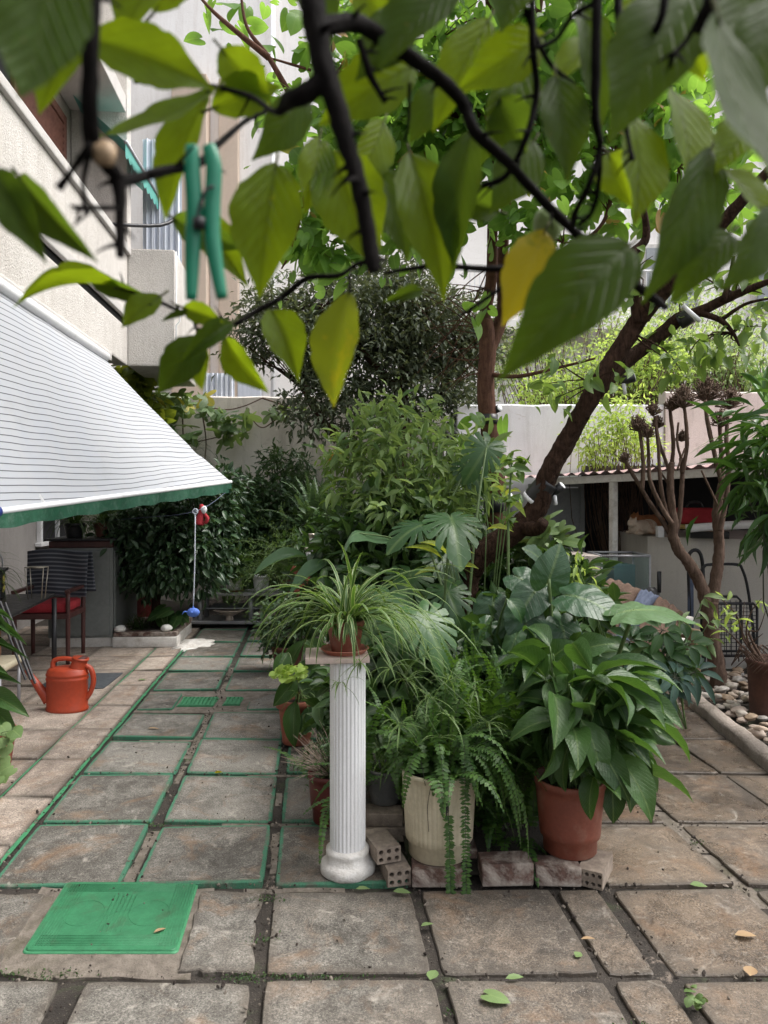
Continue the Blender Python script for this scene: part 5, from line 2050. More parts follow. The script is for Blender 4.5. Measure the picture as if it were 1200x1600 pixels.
# low metal shelf at the back with pots and shells
c = T(-1.02, 8.62, 0)
t = thing('metal_shelf', 'low grey metal shelf unit in front of the back shrubs', 'shelf', c)
y0, y1 = 8.40, 8.80
xl, xr = P(300, 980, 8.4).x, P(478, 980, 8.4).x
mb = MB()
box(mb, ((xl + xr) / 2, 8.6, .065), (xr - xl + .06, .46, .035), 0, .008)
mb.build('lower_shelf', M['greymetal'], t, False)
mb = MB()
box(mb, ((xl + xr) / 2 + .06, 8.6, .385), (xr - xl - .0, .44, .035), 0, .008)
mb.build('upper_shelf', M['greymetal'], t, False)
mb = MB()
box(mb, ((xl + xr) / 2 + .06, 8.62, .22), (xr - xl - .2, .40, .012), 0, .003)
mb.build('glass_shelf', M['doorgrey'], t, False)
for x in (xl + .08, P(391, 950, 8.4).x, xr - .06):
    for yy in (8.44, 8.76):
        mb = MB()
        tube(mb, [(x, yy, .083), (x, yy, .368)], .03, 12)
        mb.build('leg', M['greymetal'], t)
mb = MB()
q = Vector((P(360, 975, 8.5).x, 8.45, .083))
lathe(mb, [(0, 0), (.04, 0), (.035, .05), (.10, .085), (.155, .115), (.15, .12), (.09, .10), (0, .075)], q, 24, sx=1.15, sy=.8, wob=.12)
single(mb, 'stone_bowl', M['shell'], 'pale mushroom shaped stone bowl on the lower shelf', 'bowl')
mb = MB()
q = Vector((P(417, 970, 8.45).x, 8.45, .083))
tube(mb, [q + V3(-.16, 0, .07), q + V3(-.08, 0, .07), q + V3(.02, 0, .075), q + V3(.10, 0, .06), q + V3(.15, 0, .045)], [.006, .045, .075, .055, .008], 14, 5, rough=.12, flat=.8)
single(mb, 'seashell', M['shell'], 'large pale conch shell on the lower shelf', 'shell')
mb = MB()
q = Vector((P(366, 905, 8.55).x, 8.55, .4045))
lathe(mb, [(0, 0), (.11, 0), (.125, .018), (.12, .02), (.105, .006), (0, .006)], q, 28)
single(mb, 'saucer', M['terra'], 'red saucer under the white pot on the metal shelf', 'saucer')

# solar lamp stand
c = P(487, 990, 6.3)
c.z = 0
t = thing('lamp_stand', 'black garden lamp stand with metal capped glass lamps', 'lamp stand', c)
mb = MB()
tube(mb, [c, P(487, 900, 6.3), P(487, 850, 6.3)], .012, 8)
tube(mb, [P(470, 882, 6.3), P(487, 890, 6.3), P(500, 880, 6.3)], .007, 6, 3)
tube(mb, [c + V3(-.05, 0, .0), c + V3(.0, .0, .5), c + V3(.06, 0, .0)], .006, 6)
for (x, y) in ((482, 885), (492, 880), (475, 880)):
    tube(mb, [P(487, y, 6.3), P(x, y - 3, 6.25), P(x - 6, y - 1, 6.25)], .006, 6, 2)
mb.build('stand', M['blackmetal'], t)
for (x, y) in ((487, 848), (481.5, 870), (495, 868), (483, 928)):
    yy = 6.3 if y < 860 else (6.24 if x < 490 else 6.36)
    q = P(x, y, yy)
    mb = MB()
    lathe(mb, [(0, -.004), (.018, -.004), (.021, .05), (0, .05)], q, 18)
    lm = mb.build('lamp', M['frost'], t)
    mb = MB()
    lathe(mb, [(.026, .0), (.029, .03), (.027, .034), (0, .036)], q + Z * .045, 18)
    mb.build('cap', M['alu'], lm)
    mb = MB()
    lathe(mb, [(0, -.02), (.012, -.02), (.020, -.004), (0, -.002)], q, 12)
    mb.build('socket', M['blackmetal'], lm)

# washing line, ring, cord and blue fish
pa, pb = P(140, 815, 7.9), P(305, 799, 6.6)
pc = P(352, 770, 7.6)
t = thing('washing_line', 'thin line strung under the awning to the white ring', 'line', pb)
mb = MB()
tube(mb, [pa, (pa + pb) / 2 - Z * .01, pb, pc], .0028, 5, 6)
mb.build('cord', M['bluecloth'], t)
mb = MB()
tube(mb, [pb + V3(.022 * cos(a * pi / 8), 0, .022 * sin(a * pi / 8)) for a in range(17)], .006, 6)
tube(mb, [pb + V3(.014 * cos(a * pi / 8), .012, -.012 + .014 * sin(a * pi / 8)) for a in range(17)], .005, 6)
mb.build('ring', M['cord'], t)
q = P(302, 957, 6.6)
t = thing('hanging_fish', 'small blue plush fish hanging on a pale cord', 'toy', q)
mb = MB()
tube(mb, [pb - Z * .02, q.lerp(pb, .5) + V3(.004, 0, 0), q + Z * .05], .0055, 6, 3)
mb.build('cord', M['cord'], t)
mb = MB()
ball(mb, q, (.058, .035, .042), 20, 14)
tube(mb, [q + Z * .03, q + Z * .062], [.012, .004], 8)
tube(mb, [q + V3(-.045, 0, -.0), q + V3(-.075, -.01, .01), q + V3(-.095, -.015, -.015)], [.014, .018, .006], 8, 3, flat=.4)
tube(mb, [q + V3(-.0, -.03, .01), q + V3(-.02, -.045, .0)], [.012, .004], 8, 2)
mb.build('body', M['blue'], t)
q = P(314, 803, 6.9)
t = thing('hanging_ornament', 'red and white cloth ornament hanging beside the ring', 'ornament', q)
mb = MB()
tube(mb, [q + V3(.0, 0, .09), q + V3(.01, 0, .05), q + V3(.0, 0, .0), q + V3(-.02, 0, -.10)], [.012, .03, .03, .045], 10, 4, rough=.2)
tube(mb, [q + V3(.02, 0, .01), q + V3(.06, 0, -.04), q + V3(.04, 0, -.09)], [.015, .02, .015], 8, 4)
mb.build('body', M['red'], t)
mb = MB()
ball(mb, q + V3(.035, -.02, .04), (.03, .02, .035), 12, 8, jit=.3)
mb.build('trim', M['white'], t)

# lamps strapped to the trunks
def spot(loc, d, label):
    t = thing('spotlight', label, 'spotlight', loc)
    loc = Vector(loc)
    d = Vector(d).normalized()
    mb = MB()
    tube(mb, [loc - d * .06, loc - d * .02, loc + d * .035], [.016, .026, .030], 16)
    mb.build('housing', M['black'], t)
    mb = MB()
    tube(mb, [loc + d * .036, loc + d * .04], [.027, .025], 16)
    mb.build('lens', M['white'], t)
    mb = MB()
    tube(mb, [loc - d * .03 - Z * .02, loc - Z * .09 - d * .02], .012, 8)
    mb.build('bracket', M['white'], t)


spot(P(872, 764, 4.72), (.6, -.4, .6), 'spotlight strapped to the leaning trunk at its black band')
spot(P(792, 776, 6.0), (.5, -.7, .2), 'spotlight beside the lower black band of the thin trunk')
spot(P(776, 640, 6.0), (.5, -.7, .25), 'highest spotlight on the thin trunk above the wall')
spot(P(982, 592, 4.55), (.9, -.2, .25), 'black spotlight under the fork of the leaning trunk')

# yellow sign on the back wall
mb = MB()
box(mb, (P(527, 713, 10.46).x, 10.47, P(527, 713, 10.46).z), (.27, .02, .12), 0, .004)
single(mb, 'wall_plate', pmat('orange_plate_paint', (.72, .36, .03), (.62, .30, .03), .5, 9, 0), 'small plain orange plate on the grey back wall', 'plate')

# stones on the ficus planter and the planter itself
t = thing('brick_planter', 'low planter of red bricks with whitewashed front under the ficus', 'planter', T(-1.62, 7.75, 0))
mb = MB()
for (a, b, c_, d_) in ((-1.98, -1.36, 7.30, 7.42), (-1.98, -1.36, 8.12, 8.24), (-1.98, -1.86, 7.425, 8.115), (-1.48, -1.36, 7.425, 8.115)):
    ctr = T((a + b) / 2, (c_ + d_) / 2, .1325)
    box(mb, ctr, (b - a, d_ - c_, .045), radians(3), .008)
mb.build('brick_rim', M['brickred'], t, False)
mb = MB()
box(mb, T(-1.67, 7.36, .055), (.64, .13, .108), radians(2), .012)
box(mb, T(-1.42, 7.77, .055), (.13, .70, .108), radians(4), .012)
lathe(mb, [(.30, -.01), (.24, .006), (.15, .018), (.07, .038), (0, .05)], T(-1.24, 7.50, 0), 40, wob=.7, sx=.75)
mb.build('plaster_front', M['plasterwhite'], t)
mb = MB()
quad(mb, T(-1.9, 7.40, .11), T(-1.45, 7.40, .11), T(-1.45, 8.15, .11), T(-1.9, 8.15, .11), 8, 8, fn=bumpy)
mb.build('soil', M['soilpot'], t)
mb = MB()
ball(mb, T(-1.93, 7.33, .185), (.062, .05, .034), 16, 10, jit=.2, seed=3)
single(mb, 'white_stone', M['whitestone'], 'white stone on the left corner of the brick planter', 'stone')
mb = MB()
ball(mb, T(-1.47, 7.36, .185), (.06, .05, .036), 16, 10, jit=.2, seed=8)
single(mb, 'white_stone', M['whitestone'], 'white stone on the right corner of the brick planter', 'stone')

# ================================================================ plants
def plant(name, label, catg, loc):
    return thing(name, label, catg, loc)


# ---- spider plant on the column
c = cc + Vector((-.010, .01, .881))
t = plant('spider_plant', 'variegated spider plant spilling from a terracotta pot on the column', 'potted plant', c)
pot(t, c, .056, .073, .125, M['terra'], lip=.004, lipw=.022)
mb = MB()
top = c + Z * .105
for k in range(150):
    a = R.uniform(0, 360)
    el = R.choice([R.uniform(40, 85), R.uniform(10, 55), R.uniform(25, 65)])
    d = az(a, el)
    L = R.uniform(.30, .54)
    if el > 68:
        L *= .68
    if d.y < -.35 and abs(d.x) < .55:
        L *= .40
    if d.x > .2:
        L *= 1.15
    blade(mb, top + Vector((R.gauss(0, .018), R.gauss(0, .018), 0)), d, L, R.uniform(.012, .0205), R.uniform(1.3, 2.6), 10, wig=.03, roll=R.uniform(-.5, .5))
for (px, py, qx, qy) in ((505, 985, 500, 1035), (545, 975, 543, 1060), (562, 965, 565, 1050), (520, 985, 545, 1060), (470, 960, 440, 1020), (455, 950, 432, 1035), (580, 960, 570, 1085), (545, 985, 552, 1072)):
    p, q = P(px, py, 2.86), P(qx, qy, 2.80)
    L = (q - top).length
    blade(mb, top + (p - top) * .25, (p - top).normalized() + Z * .8, L * 1.25, .013, 3.4, 12, wig=.01)
mb.build('foliage', LM['spider'], t)
mb = MB()
mr = MB()
ends = []
for (x, y, Y) in ((640, 1060, 2.8), (700, 1120, 2.85), (560, 1040, 2.75), (610, 1050, 2.78), (675, 1085, 2.9), (720, 1100, 3.0), (655, 1030, 2.85), (530, 1065, 2.8), (700, 1060, 2.9), (740, 1080, 3.0), (690, 1150, 2.85), (765, 1130, 2.85), (625, 1130, 2.8)):
    q = P(x + R.uniform(-6, 6), y + R.uniform(-6, 6), Y)
    m = top.lerp(q, .45) + Z * R.uniform(.04, .10)
    tube(mr, [top, m, q], [.0018, .0015, .0012], 5, 7)
    ends.append(q)
for q in ends:
    for k in range(R.randint(9, 14)):
        blade(mb, q, az(R.uniform(0, 360), R.uniform(-30, 50)), R.uniform(.08, .15), .006, R.uniform(.8, 2.0), 6)
mr.build('runner', M['stem'], t)
mb.build('plantlet', LM['spider'], t)

# ---- cream pot with the sword fern
c = Vector((.222, 2.968, .068))
t = plant('potted_fern', 'sword fern with long hanging fronds in a cracked cream pot', 'potted plant', c)
pot(t, c, .122, .150, .345, M['cream'], lip=.005, lipw=.016, step=(.18, .012), ribs=44)
mb = MB()
for (pts) in ([(698, 1218), (701, 1262), (699, 1300), (702, 1340)], [(673, 1230), (668, 1262), (670, 1300)]):
    vv = []
    for (x, y) in pts:
        q = P(x, y, 2.822)
        rr = .1515
        dx = q.x - c.x
        vv.append(Vector((q.x, c.y - sqrt(max(rr * rr - dx * dx, 0)) - .0015, q.z)))
    tube(mb, vv, .0011, 4, 4)
q = P(698, 1262, 2.822)
for k in range(5):
    ball(mb, Vector((q.x, c.y - .1490, q.z + .012 - k * .009)), (.0055 - abs(k - 2) * .0012, .003, .007), 8, 6)
mb.build('crack', M['dark'], t)
mb = MB()
ms = MB()
top = c + Z * .325
for k in range(80):
    a = R.uniform(0, 360)
    el = R.uniform(20, 88)
    L = R.uniform(.32, .62) * (.55 if sin(radians(a)) < -.2 else 1) * (.6 if cos(radians(a)) < -.5 and abs(sin(radians(a))) < .75 else 1)
    frond(mb, top + Vector((R.gauss(0, .05), R.gauss(0, .05), 0)), az(a, el), L, R.uniform(.034, .046), R.uniform(1.2, 3.0), int(L * 50), 12)
for (x0, y0, x1, y1) in ((640, 1170, 634, 1275), (690, 1190, 706, 1300), (735, 1170, 748, 1280), (770, 1150, 790, 1270), (780, 1150, 838, 1255), (760, 1160, 765, 1300), (800, 1200, 808, 1310), (815, 1180, 830, 1330), (790, 1160, 800, 1340)):
    p, q = P(x0, y0, 2.80), P(x1, y1, 2.74)
    d = (p - top)
    d.z = abs(d.z) + .12
    L = (q - top).length * 1.25
    frond(mb, top + d * .2, d, L, .036, 4.2, int(L * 62), 14)
for (x, yy0, yy1) in ((702, 1215, 1396), (727, 1150, 1410)):      # two bare-tipped fronds reaching the paving
    pts = [top + Vector((.02, -.1, .02)), P(x - 4, yy0, 2.80), P(x, (yy0 + yy1) / 2, 2.785), P(x + 2, yy1, 2.78)]
    pts, _ = cat_rom(pts, [0] * 4, 5)
    tube(ms, pts, .0013, 4)
    pp, dd, uu, ss = [], [], [], []
    for i in range(3, len(pts) - 1):
        for j in range(6):
            p = pts[i].lerp(pts[i + 1], j / 6)
            if P(0, yy0 + (yy1 - yy0) * .33, 2.79).z < p.z and x == 702:
                continue
            for sg in (-1, 1):
                pp.append(tuple(p))
                dd.append((sg + R.gauss(0, .15), R.gauss(-.3, .2), R.gauss(-.15, .2)))
                uu.append((0, -1, .3))
                ss.append((.012, .024 * R.uniform(.7, 1.1), .02))
    mb.many(L_PINNA, frames(pp, dd, uu, ss))
ms.build('stem', M['stemdk'], t)
mb.build('frond', [LM['fern'], M['stemdk']], t)

# ---- upright fern clump behind
c = Vector((.52, 3.42, .03))
t = plant('fern_clump', 'tall dense sword fern clump between the column and the peace lily', 'fern', c)
mb = MB()
for k in range(150):
    b = c + Vector((R.gauss(0, .17), R.gauss(0, .12), R.uniform(.05, .25)))
    L = R.uniform(.45, .72)
    frond(mb, b, az(R.uniform(0, 360), R.uniform(50, 88)), L, R.uniform(.036, .05), R.uniform(.5, 2.2), int(L * 46), 12)
mb.build('frond', [LM['fern'], M['stemdk']], t)
c = Vector((.10, 3.45, .03))
t = plant('fern_clump', 'dark fern clump right behind the white column', 'fern', c)
mb = MB()
for k in range(70):
    b = c + Vector((R.gauss(0, .13), R.gauss(0, .12), R.uniform(.0, .15)))
    L = R.uniform(.35, .6)
    frond(mb, b, az(R.uniform(0, 360), R.uniform(35, 85)), L, R.uniform(.03, .04), R.uniform(.8, 2.4), int(L * 55), 12)
mb.build('frond', [LM['fern'], M['stemdk']], t)

c = Vector((.50, 3.2, .03))
t = plant('fern_clump', 'low fern tuft in the gap between cream pot and terracotta pot', 'fern', c)
mb = MB()
for k in range(46):
    b = c + Vector((R.gauss(0, .08), R.gauss(0, .06), R.uniform(0, .08)))
    L = R.uniform(.18, .36)
    frond(mb, b, az(R.uniform(0, 360), R.uniform(25, 85)), L, R.uniform(.03, .04), R.uniform(.8, 2.4), int(L * 48), 10)
mb.build('frond', [LM['fern'], M['stemdk']], t)

# ---- peace lily in the terracotta pot
c = Vector((.755, 2.99, .070))
t = plant('potted_peace_lily', 'peace lily with broad drooping leaves in a large terracotta pot', 'potted plant', c)
pot(t, c, .106, .138, .295, M['terra'], lip=.004, lipw=.03, step=(.21, .012))
mb = MB()
ms = MB()
top = c + Z * .27


def lilyleaf(base, tip_at, L, W, a, droop, tpl=None, mat=0):
    """petiole from base to tip_at, blade leaving along azimuth a with elevation -droop"""
    d = az(a + R.gauss(0, 30), -droop)
    m = base.lerp(tip_at, .55) + Z * .05
    tube(ms, [base, m, tip_at], [.005, .004, .003], 6, 5)
    u = Vector((R.gauss(0, .5), R.gauss(0, .5), 1))
    mb.many(tpl or R.choice([L_BROAD, L_BROAD2]), frames([tuple(tip_at)], [tuple(d)], [tuple(u)], [(W, L, L)]))


for k in range(230):
    a = R.uniform(0, 360)
    r = abs(R.gauss(.15, .07))
    hgt = R.uniform(.08, .60) - r * .25
    at = top + az(a, 0) * r + Z * hgt
    if at.y > 3.5:
        at.y = 3.5 - R.uniform(0, .1)
    if at.x < .62:
        at.x = .62 + R.uniform(0, .2)
    L = R.uniform(.18, .28)
    pxx, pyy = 600 + F * at.x / at.y, HY + F * (H - at.z) / at.y
    if pxx < 848 or pxx > 1030 or (pxx > 865 and pyy < 1045) or (pxx < 915 and pyy > 1165) or pyy < 1005 or pyy > 1225:
        continue
    lilyleaf(top + Vector((R.gauss(0, .03), R.gauss(0, .03), 0)), at, L, L * R.uniform(.36, .46), a + R.gauss(0, 30), R.uniform(-45, 65))
for (x0, y0, x1, y1, w, Y) in ((915, 1142, 982, 1205, .10, 2.86), (900, 1178, 932, 1222, .10, 2.83), (955, 1118, 1010, 1150, .10, 2.95), (985, 1130, 1062, 1158, .085, 3.0),
                               (975, 1170, 1000, 1265, .11, 2.9), (955, 1215, 960, 1290, .09, 2.9), (1000, 1190, 1032, 1238, .05, 3.0),
                               (940, 1150, 1000, 1180, .1, 2.9), (895, 1090, 960, 1108, .1, 2.95), (965, 1060, 1040, 1075, .12, 3.1), (905, 1050, 990, 1062, .12, 3.05),
                               (850, 1040, 895, 1000, .12, 3.05), (900, 1020, 960, 1000, .11, 3.1), (870, 1120, 905, 1150, .08, 2.9), (950, 1090, 1030, 1100, .11, 3.0)):
    p, q = P(x0, y0, Y + .08), P(x1, y1, Y)
    d = q - p
    base = top + Vector((R.gauss(0, .03), R.gauss(0, .03), 0))
    m = base.lerp(p, .55) + Z * .06
    tube(ms, [base, m, p], [.005, .004, .003], 6, 5)
    mb.many(L_BROAD, frames([tuple(p)], [tuple(d)], [(R.gauss(.05, .1), -.75, .65)], [(w * 1.1, d.length, d.length)]))
ms.build('stem', M['stem'], t)
mb.build('foliage', LM['lily'], t)

# ---- small pots by the column
c = Vector((.005, 3.33, .125))
t = plant('spider_plant', 'young spider plant in a dark grey pot between column and cream pot', 'potted plant', c)
pot(t, c, .065, .086, .155, M['grey'], lip=.003, lipw=.02)
mb = MB()
for k in range(34):
    blade(mb, c + Vector((R.gauss(0, .02), R.gauss(0, .02), .14)), az(R.uniform(0, 360), R.uniform(25, 85)), R.uniform(.14, .26), .007, R.uniform(1, 2.6), 9)
blade(mb, c + V3(-.03, -.03, .14), az(215, 50), .24, .008, 3, 9)
mb.build('foliage', LM['spider'], t)

c = Vector((-.245, 3.42, 0))
t = plant('potted_herb', 'small dark leaved herb with dry twigs in a dark red pot', 'potted plant', c)
pot(t, c, .085, .105, .225, M['dkred'], lip=.004, lipw=.025, step=(.28, .008))
mb = MB()
ms = MB()
ends = []
for k in range(80):
    a = R.uniform(0, 360)
    e = c + Z * .2 + az(a, R.uniform(10, 80)) * R.uniform(.1, .24)
    ends.append(e)
twigs(ms, c + Z * .2, ends, .003, .0012)
pos = np.repeat(np.array([tuple(e) for e in ends]), 9, 0) + rng.normal(size=(720, 3)) * .022
leaves(mb, L_SMALL, pos, nrm(rng.normal(size=(720, 3))), .026, .3, .1)
mt = MB()
twigs(mt, c + Z * .2, [c + Z * .22 + az(R.uniform(200, 340), R.uniform(5, 60)) * R.uniform(.15, .27) for _ in range(60)], .002, .0008)
mt.build('dry_twigs', M['drytwig'], t)
ms.build('stem', M['stemdk'], t)
mb.build('foliage', LM['darkbush'], t)

c = Vector((-.535, 4.50, 0))
t = plant('potted_lance_leaf_plant', 'plant with broad hanging lance leaves in a thick rimmed terracotta pot', 'potted plant', c)
pot(t, c, .085, .108, .27, M['terral'], lip=.018, lipw=.05)
mb = MB()
ms = MB()
for (x0, y0, x1, y1, w, Y) in ((462, 1060, 427, 1105, .11, 4.3), (462, 1095, 456, 1172, .11, 4.28), (500, 1105, 466, 1150, .12, 4.26), (470, 1050, 505, 1105, .12, 4.4), (450, 1020, 428, 1060, .1, 4.5),
                               (470, 1035, 510, 1060, .11, 4.4), (500, 1080, 520, 1130, .13, 4.35), (480, 1000, 520, 1040, .12, 4.5), (455, 1040, 470, 1000, .1, 4.6), (490, 1110, 515, 1160, .12, 4.3), (475, 1060, 500, 1030, .1, 4.4)):
    p, q = P(x0, y0, Y + .1), P(x1, y1, Y)
    tube(ms, [c + Z * .24, (c + Z * .3).lerp(p, .6) + Z * .05, p], [.006, .005, .004], 6, 4)
    d = q - p
    mb.many(L_BROAD, frames([tuple(p)], [tuple(d)], [(R.gauss(0, .3), -.8, .6)], [(w, d.length, d.length)]))
ms.build('stem', M['stem'], t)
mb.build('foliage', LM['lily'], t)
mb = MB()
for k in range(28):
    blade(mb, P(468, 1085, 4.35), az(R.uniform(0, 360), R.uniform(-20, 50)), R.uniform(.10, .18), .006, 1.5, 6)
mb.build('plantlet', LM['spider'], t)
mb = MB()
pos = np.array([tuple(P(R.uniform(428, 480), R.uniform(1040, 1062), R.uniform(4.2, 4.4))) for _ in range(60)])
leaves(mb, L_ROUND, pos, nrm(rng.normal(size=(60, 3)) + np.array([0, -1, .5])), .035, .9, .1)
mb.build('variegated_sprig', LM['bright'], t)

c = Vector((P(452, 1015, 6.3).x - .02, 6.35, .0))
t = plant('potted_bush', 'low dark bush in a brown pot beside the lamp stand', 'potted plant', c)
pot(t, c, .10, .14, .22, M['brown'], lip=.008, lipw=.03)
mb = MB()
pos, out, ce = clumps([(c + V3(.0, 0, .38), (.24, .2, .2))], 40, 1100, .05)
leaves(mb, L_SMALL, pos, out, .055, .55, .1)
ms = MB()
twigs(ms, c + Z * .2, ce, .004, .0015)
ms.build('stem', M['stemdk'], t)
mb.build('foliage', LM['darkbush'], t)
for (x, y, Y, lab) in ((478, 905, 7.2, 'terracotta pot with thin stems behind the lamp stand'),):
    c = P(x, y, Y)
    c.z = max(0, c.z - .15)
    t = plant('potted_shrub', lab, 'potted plant', c)
    pot(t, c, .11, .15, .28, M['terral'], lip=.01, lipw=.04)
    mb = MB()
    pos, out, ce = clumps([(c + V3(.05, .1, .48), (.25, .2, .25))], 25, 420, .06)
    leaves(mb, L_OVATE, pos, out, .09, .45, .2)
    ms = MB()
    twigs(ms, c + Z * .2, ce, .004, .0015)
    ms.build('stem', M['stemdk'], t)
    mb.build('foliage', LM['under'], t)

# ---- monstera
c = Vector((.45, 4.25, .03))
t = plant('monstera', 'monstera with huge split leaves in the middle of the bed', 'plant', c)
mb = MB()
ms = MB()
for (x, y, Y, size, tx, ty, tz, nx, ny, nz) in (
        (706, 812, 4.3, .31, .10, -.75, -.45, .05, -.55, .85), (655, 822, 4.6, .26, -.6, -.5, -.2, 0, -.4, .9), (665, 968, 3.55, .26, .45, -.55, -.75, .3, -.8, .5),
        (632, 985, 3.7, .25, -.5, -.5, -.7, -.2, -.8, .5), (600, 940, 4.2, .3, -.4, -.6, -.5, 0, -.7, .7), (700, 925, 4.4, .24, .3, -.6, -.6, 0, -.6, .7), (690, 870, 4.8, .28, .4, -.4, -.5, .2, -.5, .8),
        (560, 890, 4.9, .26, -.5, -.5, -.4, 0, -.6, .8), (640, 900, 4.6, .28, -.2, -.7, -.5, 0, -.7, .7), (690, 1010, 3.8, .28, .3, -.6, -.7, .2, -.8, .4), (760, 700, 5.0, .26, -.5, -.3, -.7, .1, -.8, .4), (730, 730, 5.2, .22, .5, -.4, -.6, 0, -.7, .5)):
    at = P(x, y, Y)
    base = Vector((c.x + R.gauss(0, .15), c.y + R.gauss(0, .2), .05))
    bigleaf(mb, ms, base, at, (tx, ty, tz), (nx, ny, nz), size, L_MONST, .95, .009, .10)
ms.build('stem', M['stem'], t)
mb.build('foliage', LM['monst'], t)

# ---- elephant ear
c = Vector((1.02, 4.05, .03))
t = plant('elephant_ear_plant', 'elephant ear with broad veined shiny leaves in front of the trunk', 'plant', c)
mb = MB()
ms = MB()
for (x, y, Y, size, d, n) in (
        (858, 905, 3.75, .19, (.25, -.1, .75), (.1, -.75, .55)), (900, 932, 3.55, .235, (.75, -.45, -.15), (.1, -.62, .8)), (850, 880, 4.3, .19, (-.3, -.4, .4), (0, -.7, .7)),
        (815, 905, 3.9, .19, (.6, -.4, -.4), (0, -.7, .7)), (770, 945, 4.0, .21, (-.2, -.5, -.8), (-.3, -.8, .2)),
        (835, 925, 3.8, .20, (-.5, -.4, -.5), (0, -.6, .7)), (880, 985, 3.6, .19, (.2, -.3, -.9), (.2, -.9, .2)), (820, 965, 3.75, .21, (.1, -.3, -.9), (.1, -.95, .2))):
    at = P(x, y, Y)
    base = c + Vector((R.gauss(-.1, .1), R.gauss(-.1, .12), 0))
    bigleaf(mb, ms, base, at, d, n, size, L_HEARTB, .92, .011, .06)
mb.build('foliage', LM['ear'], t)
mb = MB()
bigleaf(mb, ms, c + V3(.05, -.15, 0), P(992, 953, 3.42), (.95, .10, .07), (-.02, -.13, .99), .335, L_HEARTB, .85, .011, .05)
mb.build('pale_leaf', LM['earpale'], t)
ms.build('stem', M['stem'], t)
# ---- drooping philodendron in front of the trunk
c = Vector((.72, 4.0, .03))
t = plant('philodendron', 'philodendron with long hanging leaves under the leaning trunk', 'plant', c)
mb = MB()
ms = MB()
for k in range(34):
    x, y = R.uniform(735, 850), R.uniform(930, 1015)
    at = P(x, y, R.uniform(3.7, 4.3))
    base = c + Vector((R.gauss(0, .1), R.gauss(0, .1), 0))
    bigleaf(mb, ms, base, at, (R.gauss(0, .35), -.35, -.9), (R.gauss(0, .3), -.9, .3), R.uniform(.15, .27), R.choice([L_HEARTB, L_BROAD, L_BROAD2]), R.uniform(.4, .65), .007, .15)
ms.build('stem', M['stem'], t)
mb.build('foliage', LM['monst'], t)

# ---- long ribbed leaf plant
c = Vector((.05, 5.0, .03))
t = plant('banana_plant', 'young plant with one long ribbed horizontal leaf above the spider plant', 'plant', c)
mb = MB()
ms = MB()
a, b = P(625, 848, 4.9), P(533, 858, 4.5)
pts = [a, P(585, 836, 4.8), P(550, 836, 4.6), b - Z * .06]
pts, _ = cat_rom(pts, [0] * 4, 6)
V, U = [], []
for i, p in enumerate(pts):
    tt = i / (len(pts) - 1)
    w = .075 * max(sin(pi * min(tt * .93 + .05, 1)), 0) ** .6
    for j, x in enumerate((-1, -.5, 0, .5, 1)):
        V.append(p + Vector((.05, -1, -.42)) * (x * w if x > 0 else x * w * .9) + Z * (-.2 * abs(x) * w + .004 * sin(i * 1.3 + j)))
        U.append((.5 + .5 * x, tt))
mb.add(V, [(i * 5 + j, i * 5 + j + 1, (i + 1) * 5 + j + 1, (i + 1) * 5 + j) for i in range(len(pts) - 1) for j in range(4)], U)
for (x, y, Y, dx, dz, L) in ((520, 880, 5.2, -.6, -.3, .4), (600, 870, 5.3, .5, -.4, .4), (560, 905, 4.9, -.3, -.6, .4), (480, 870, 5.6, -.7, -.1, .45)):
    p = P(x, y, Y)
    tube(ms, [c, c.lerp(p, .6) + Z * .1, p], [.01, .008, .005], 6, 4)
    mb.many(L_BROAD, frames([tuple(p)], [(dx, -.4, dz)], [(0, -.5, .8)], [(.13, L, L)]))
tube(ms, [c, P(612, 900, 4.95), a, pts[10]], [.014, .011, .008, .003], 8, 5)
ms.build('stem', M['stem'], t)
mb.build('foliage', LM['banana'], t)

# ---- croton
c = Vector((.62, 4.75, .03))
t = plant('croton', 'croton with speckled yellow leaves left of the trunk base', 'plant', c)
mb = MB()
ms = MB()
for (x0, y0, x1, y1, w) in ((700, 868, 662, 838, .05), (690, 872, 640, 845, .035), (705, 866, 738, 856, .035), (700, 872, 720, 838, .04), (760, 828, 800, 822, .05), (790, 775, 812, 760, .05), (785, 770, 770, 752, .05), (795, 785, 822, 800, .05), (690, 895, 650, 890, .045), (715, 890, 745, 880, .045)):
    p, q = P(x0, y0, 4.6), P(x1, y1, 4.4)
    tube(ms, [c, c.lerp(p, .5), p], [.007, .006, .003], 6, 3)
    d = q - p
    mb.many(L_LANCE, frames([tuple(p)], [tuple(d)], [(0, -.6, .8)], [(w, d.length, d.length)]))
ms.build('stem', M['stem'], t)
mb.build('foliage', LM['croton'], t)
# ---- a whip-like climbing stem with whorls in front of the trunk
c = Vector((P(795, 880, 4.2).x, 4.2, .05))
t = plant('young_climber', 'thin upright climber stem with bright leaf tufts before the trunk', 'plant', c)
ms = MB()
tube(ms, [c, P(794, 880, 4.2), P(795, 800, 4.2), P(800, 712, 4.2)], [.010, .009, .008, .005], 6, 5)
ms.build('stem', M['stem'], t)
mb = MB()
for (x, y, n_) in ((800, 712, 10), (797, 780, 8), (793, 812, 7), (806, 728, 6)):
    q = P(x, y, 4.2)
    pos = np.array([tuple(q)] * n_) + rng.normal(size=(n_, 3)) * .02
    leaves(mb, L_OVATE, pos, nrm(rng.normal(size=(n_, 3)) * np.array([1, 1, .5])), .095, .42, .1)
mb.build('foliage', LM['lemonfar'], t)

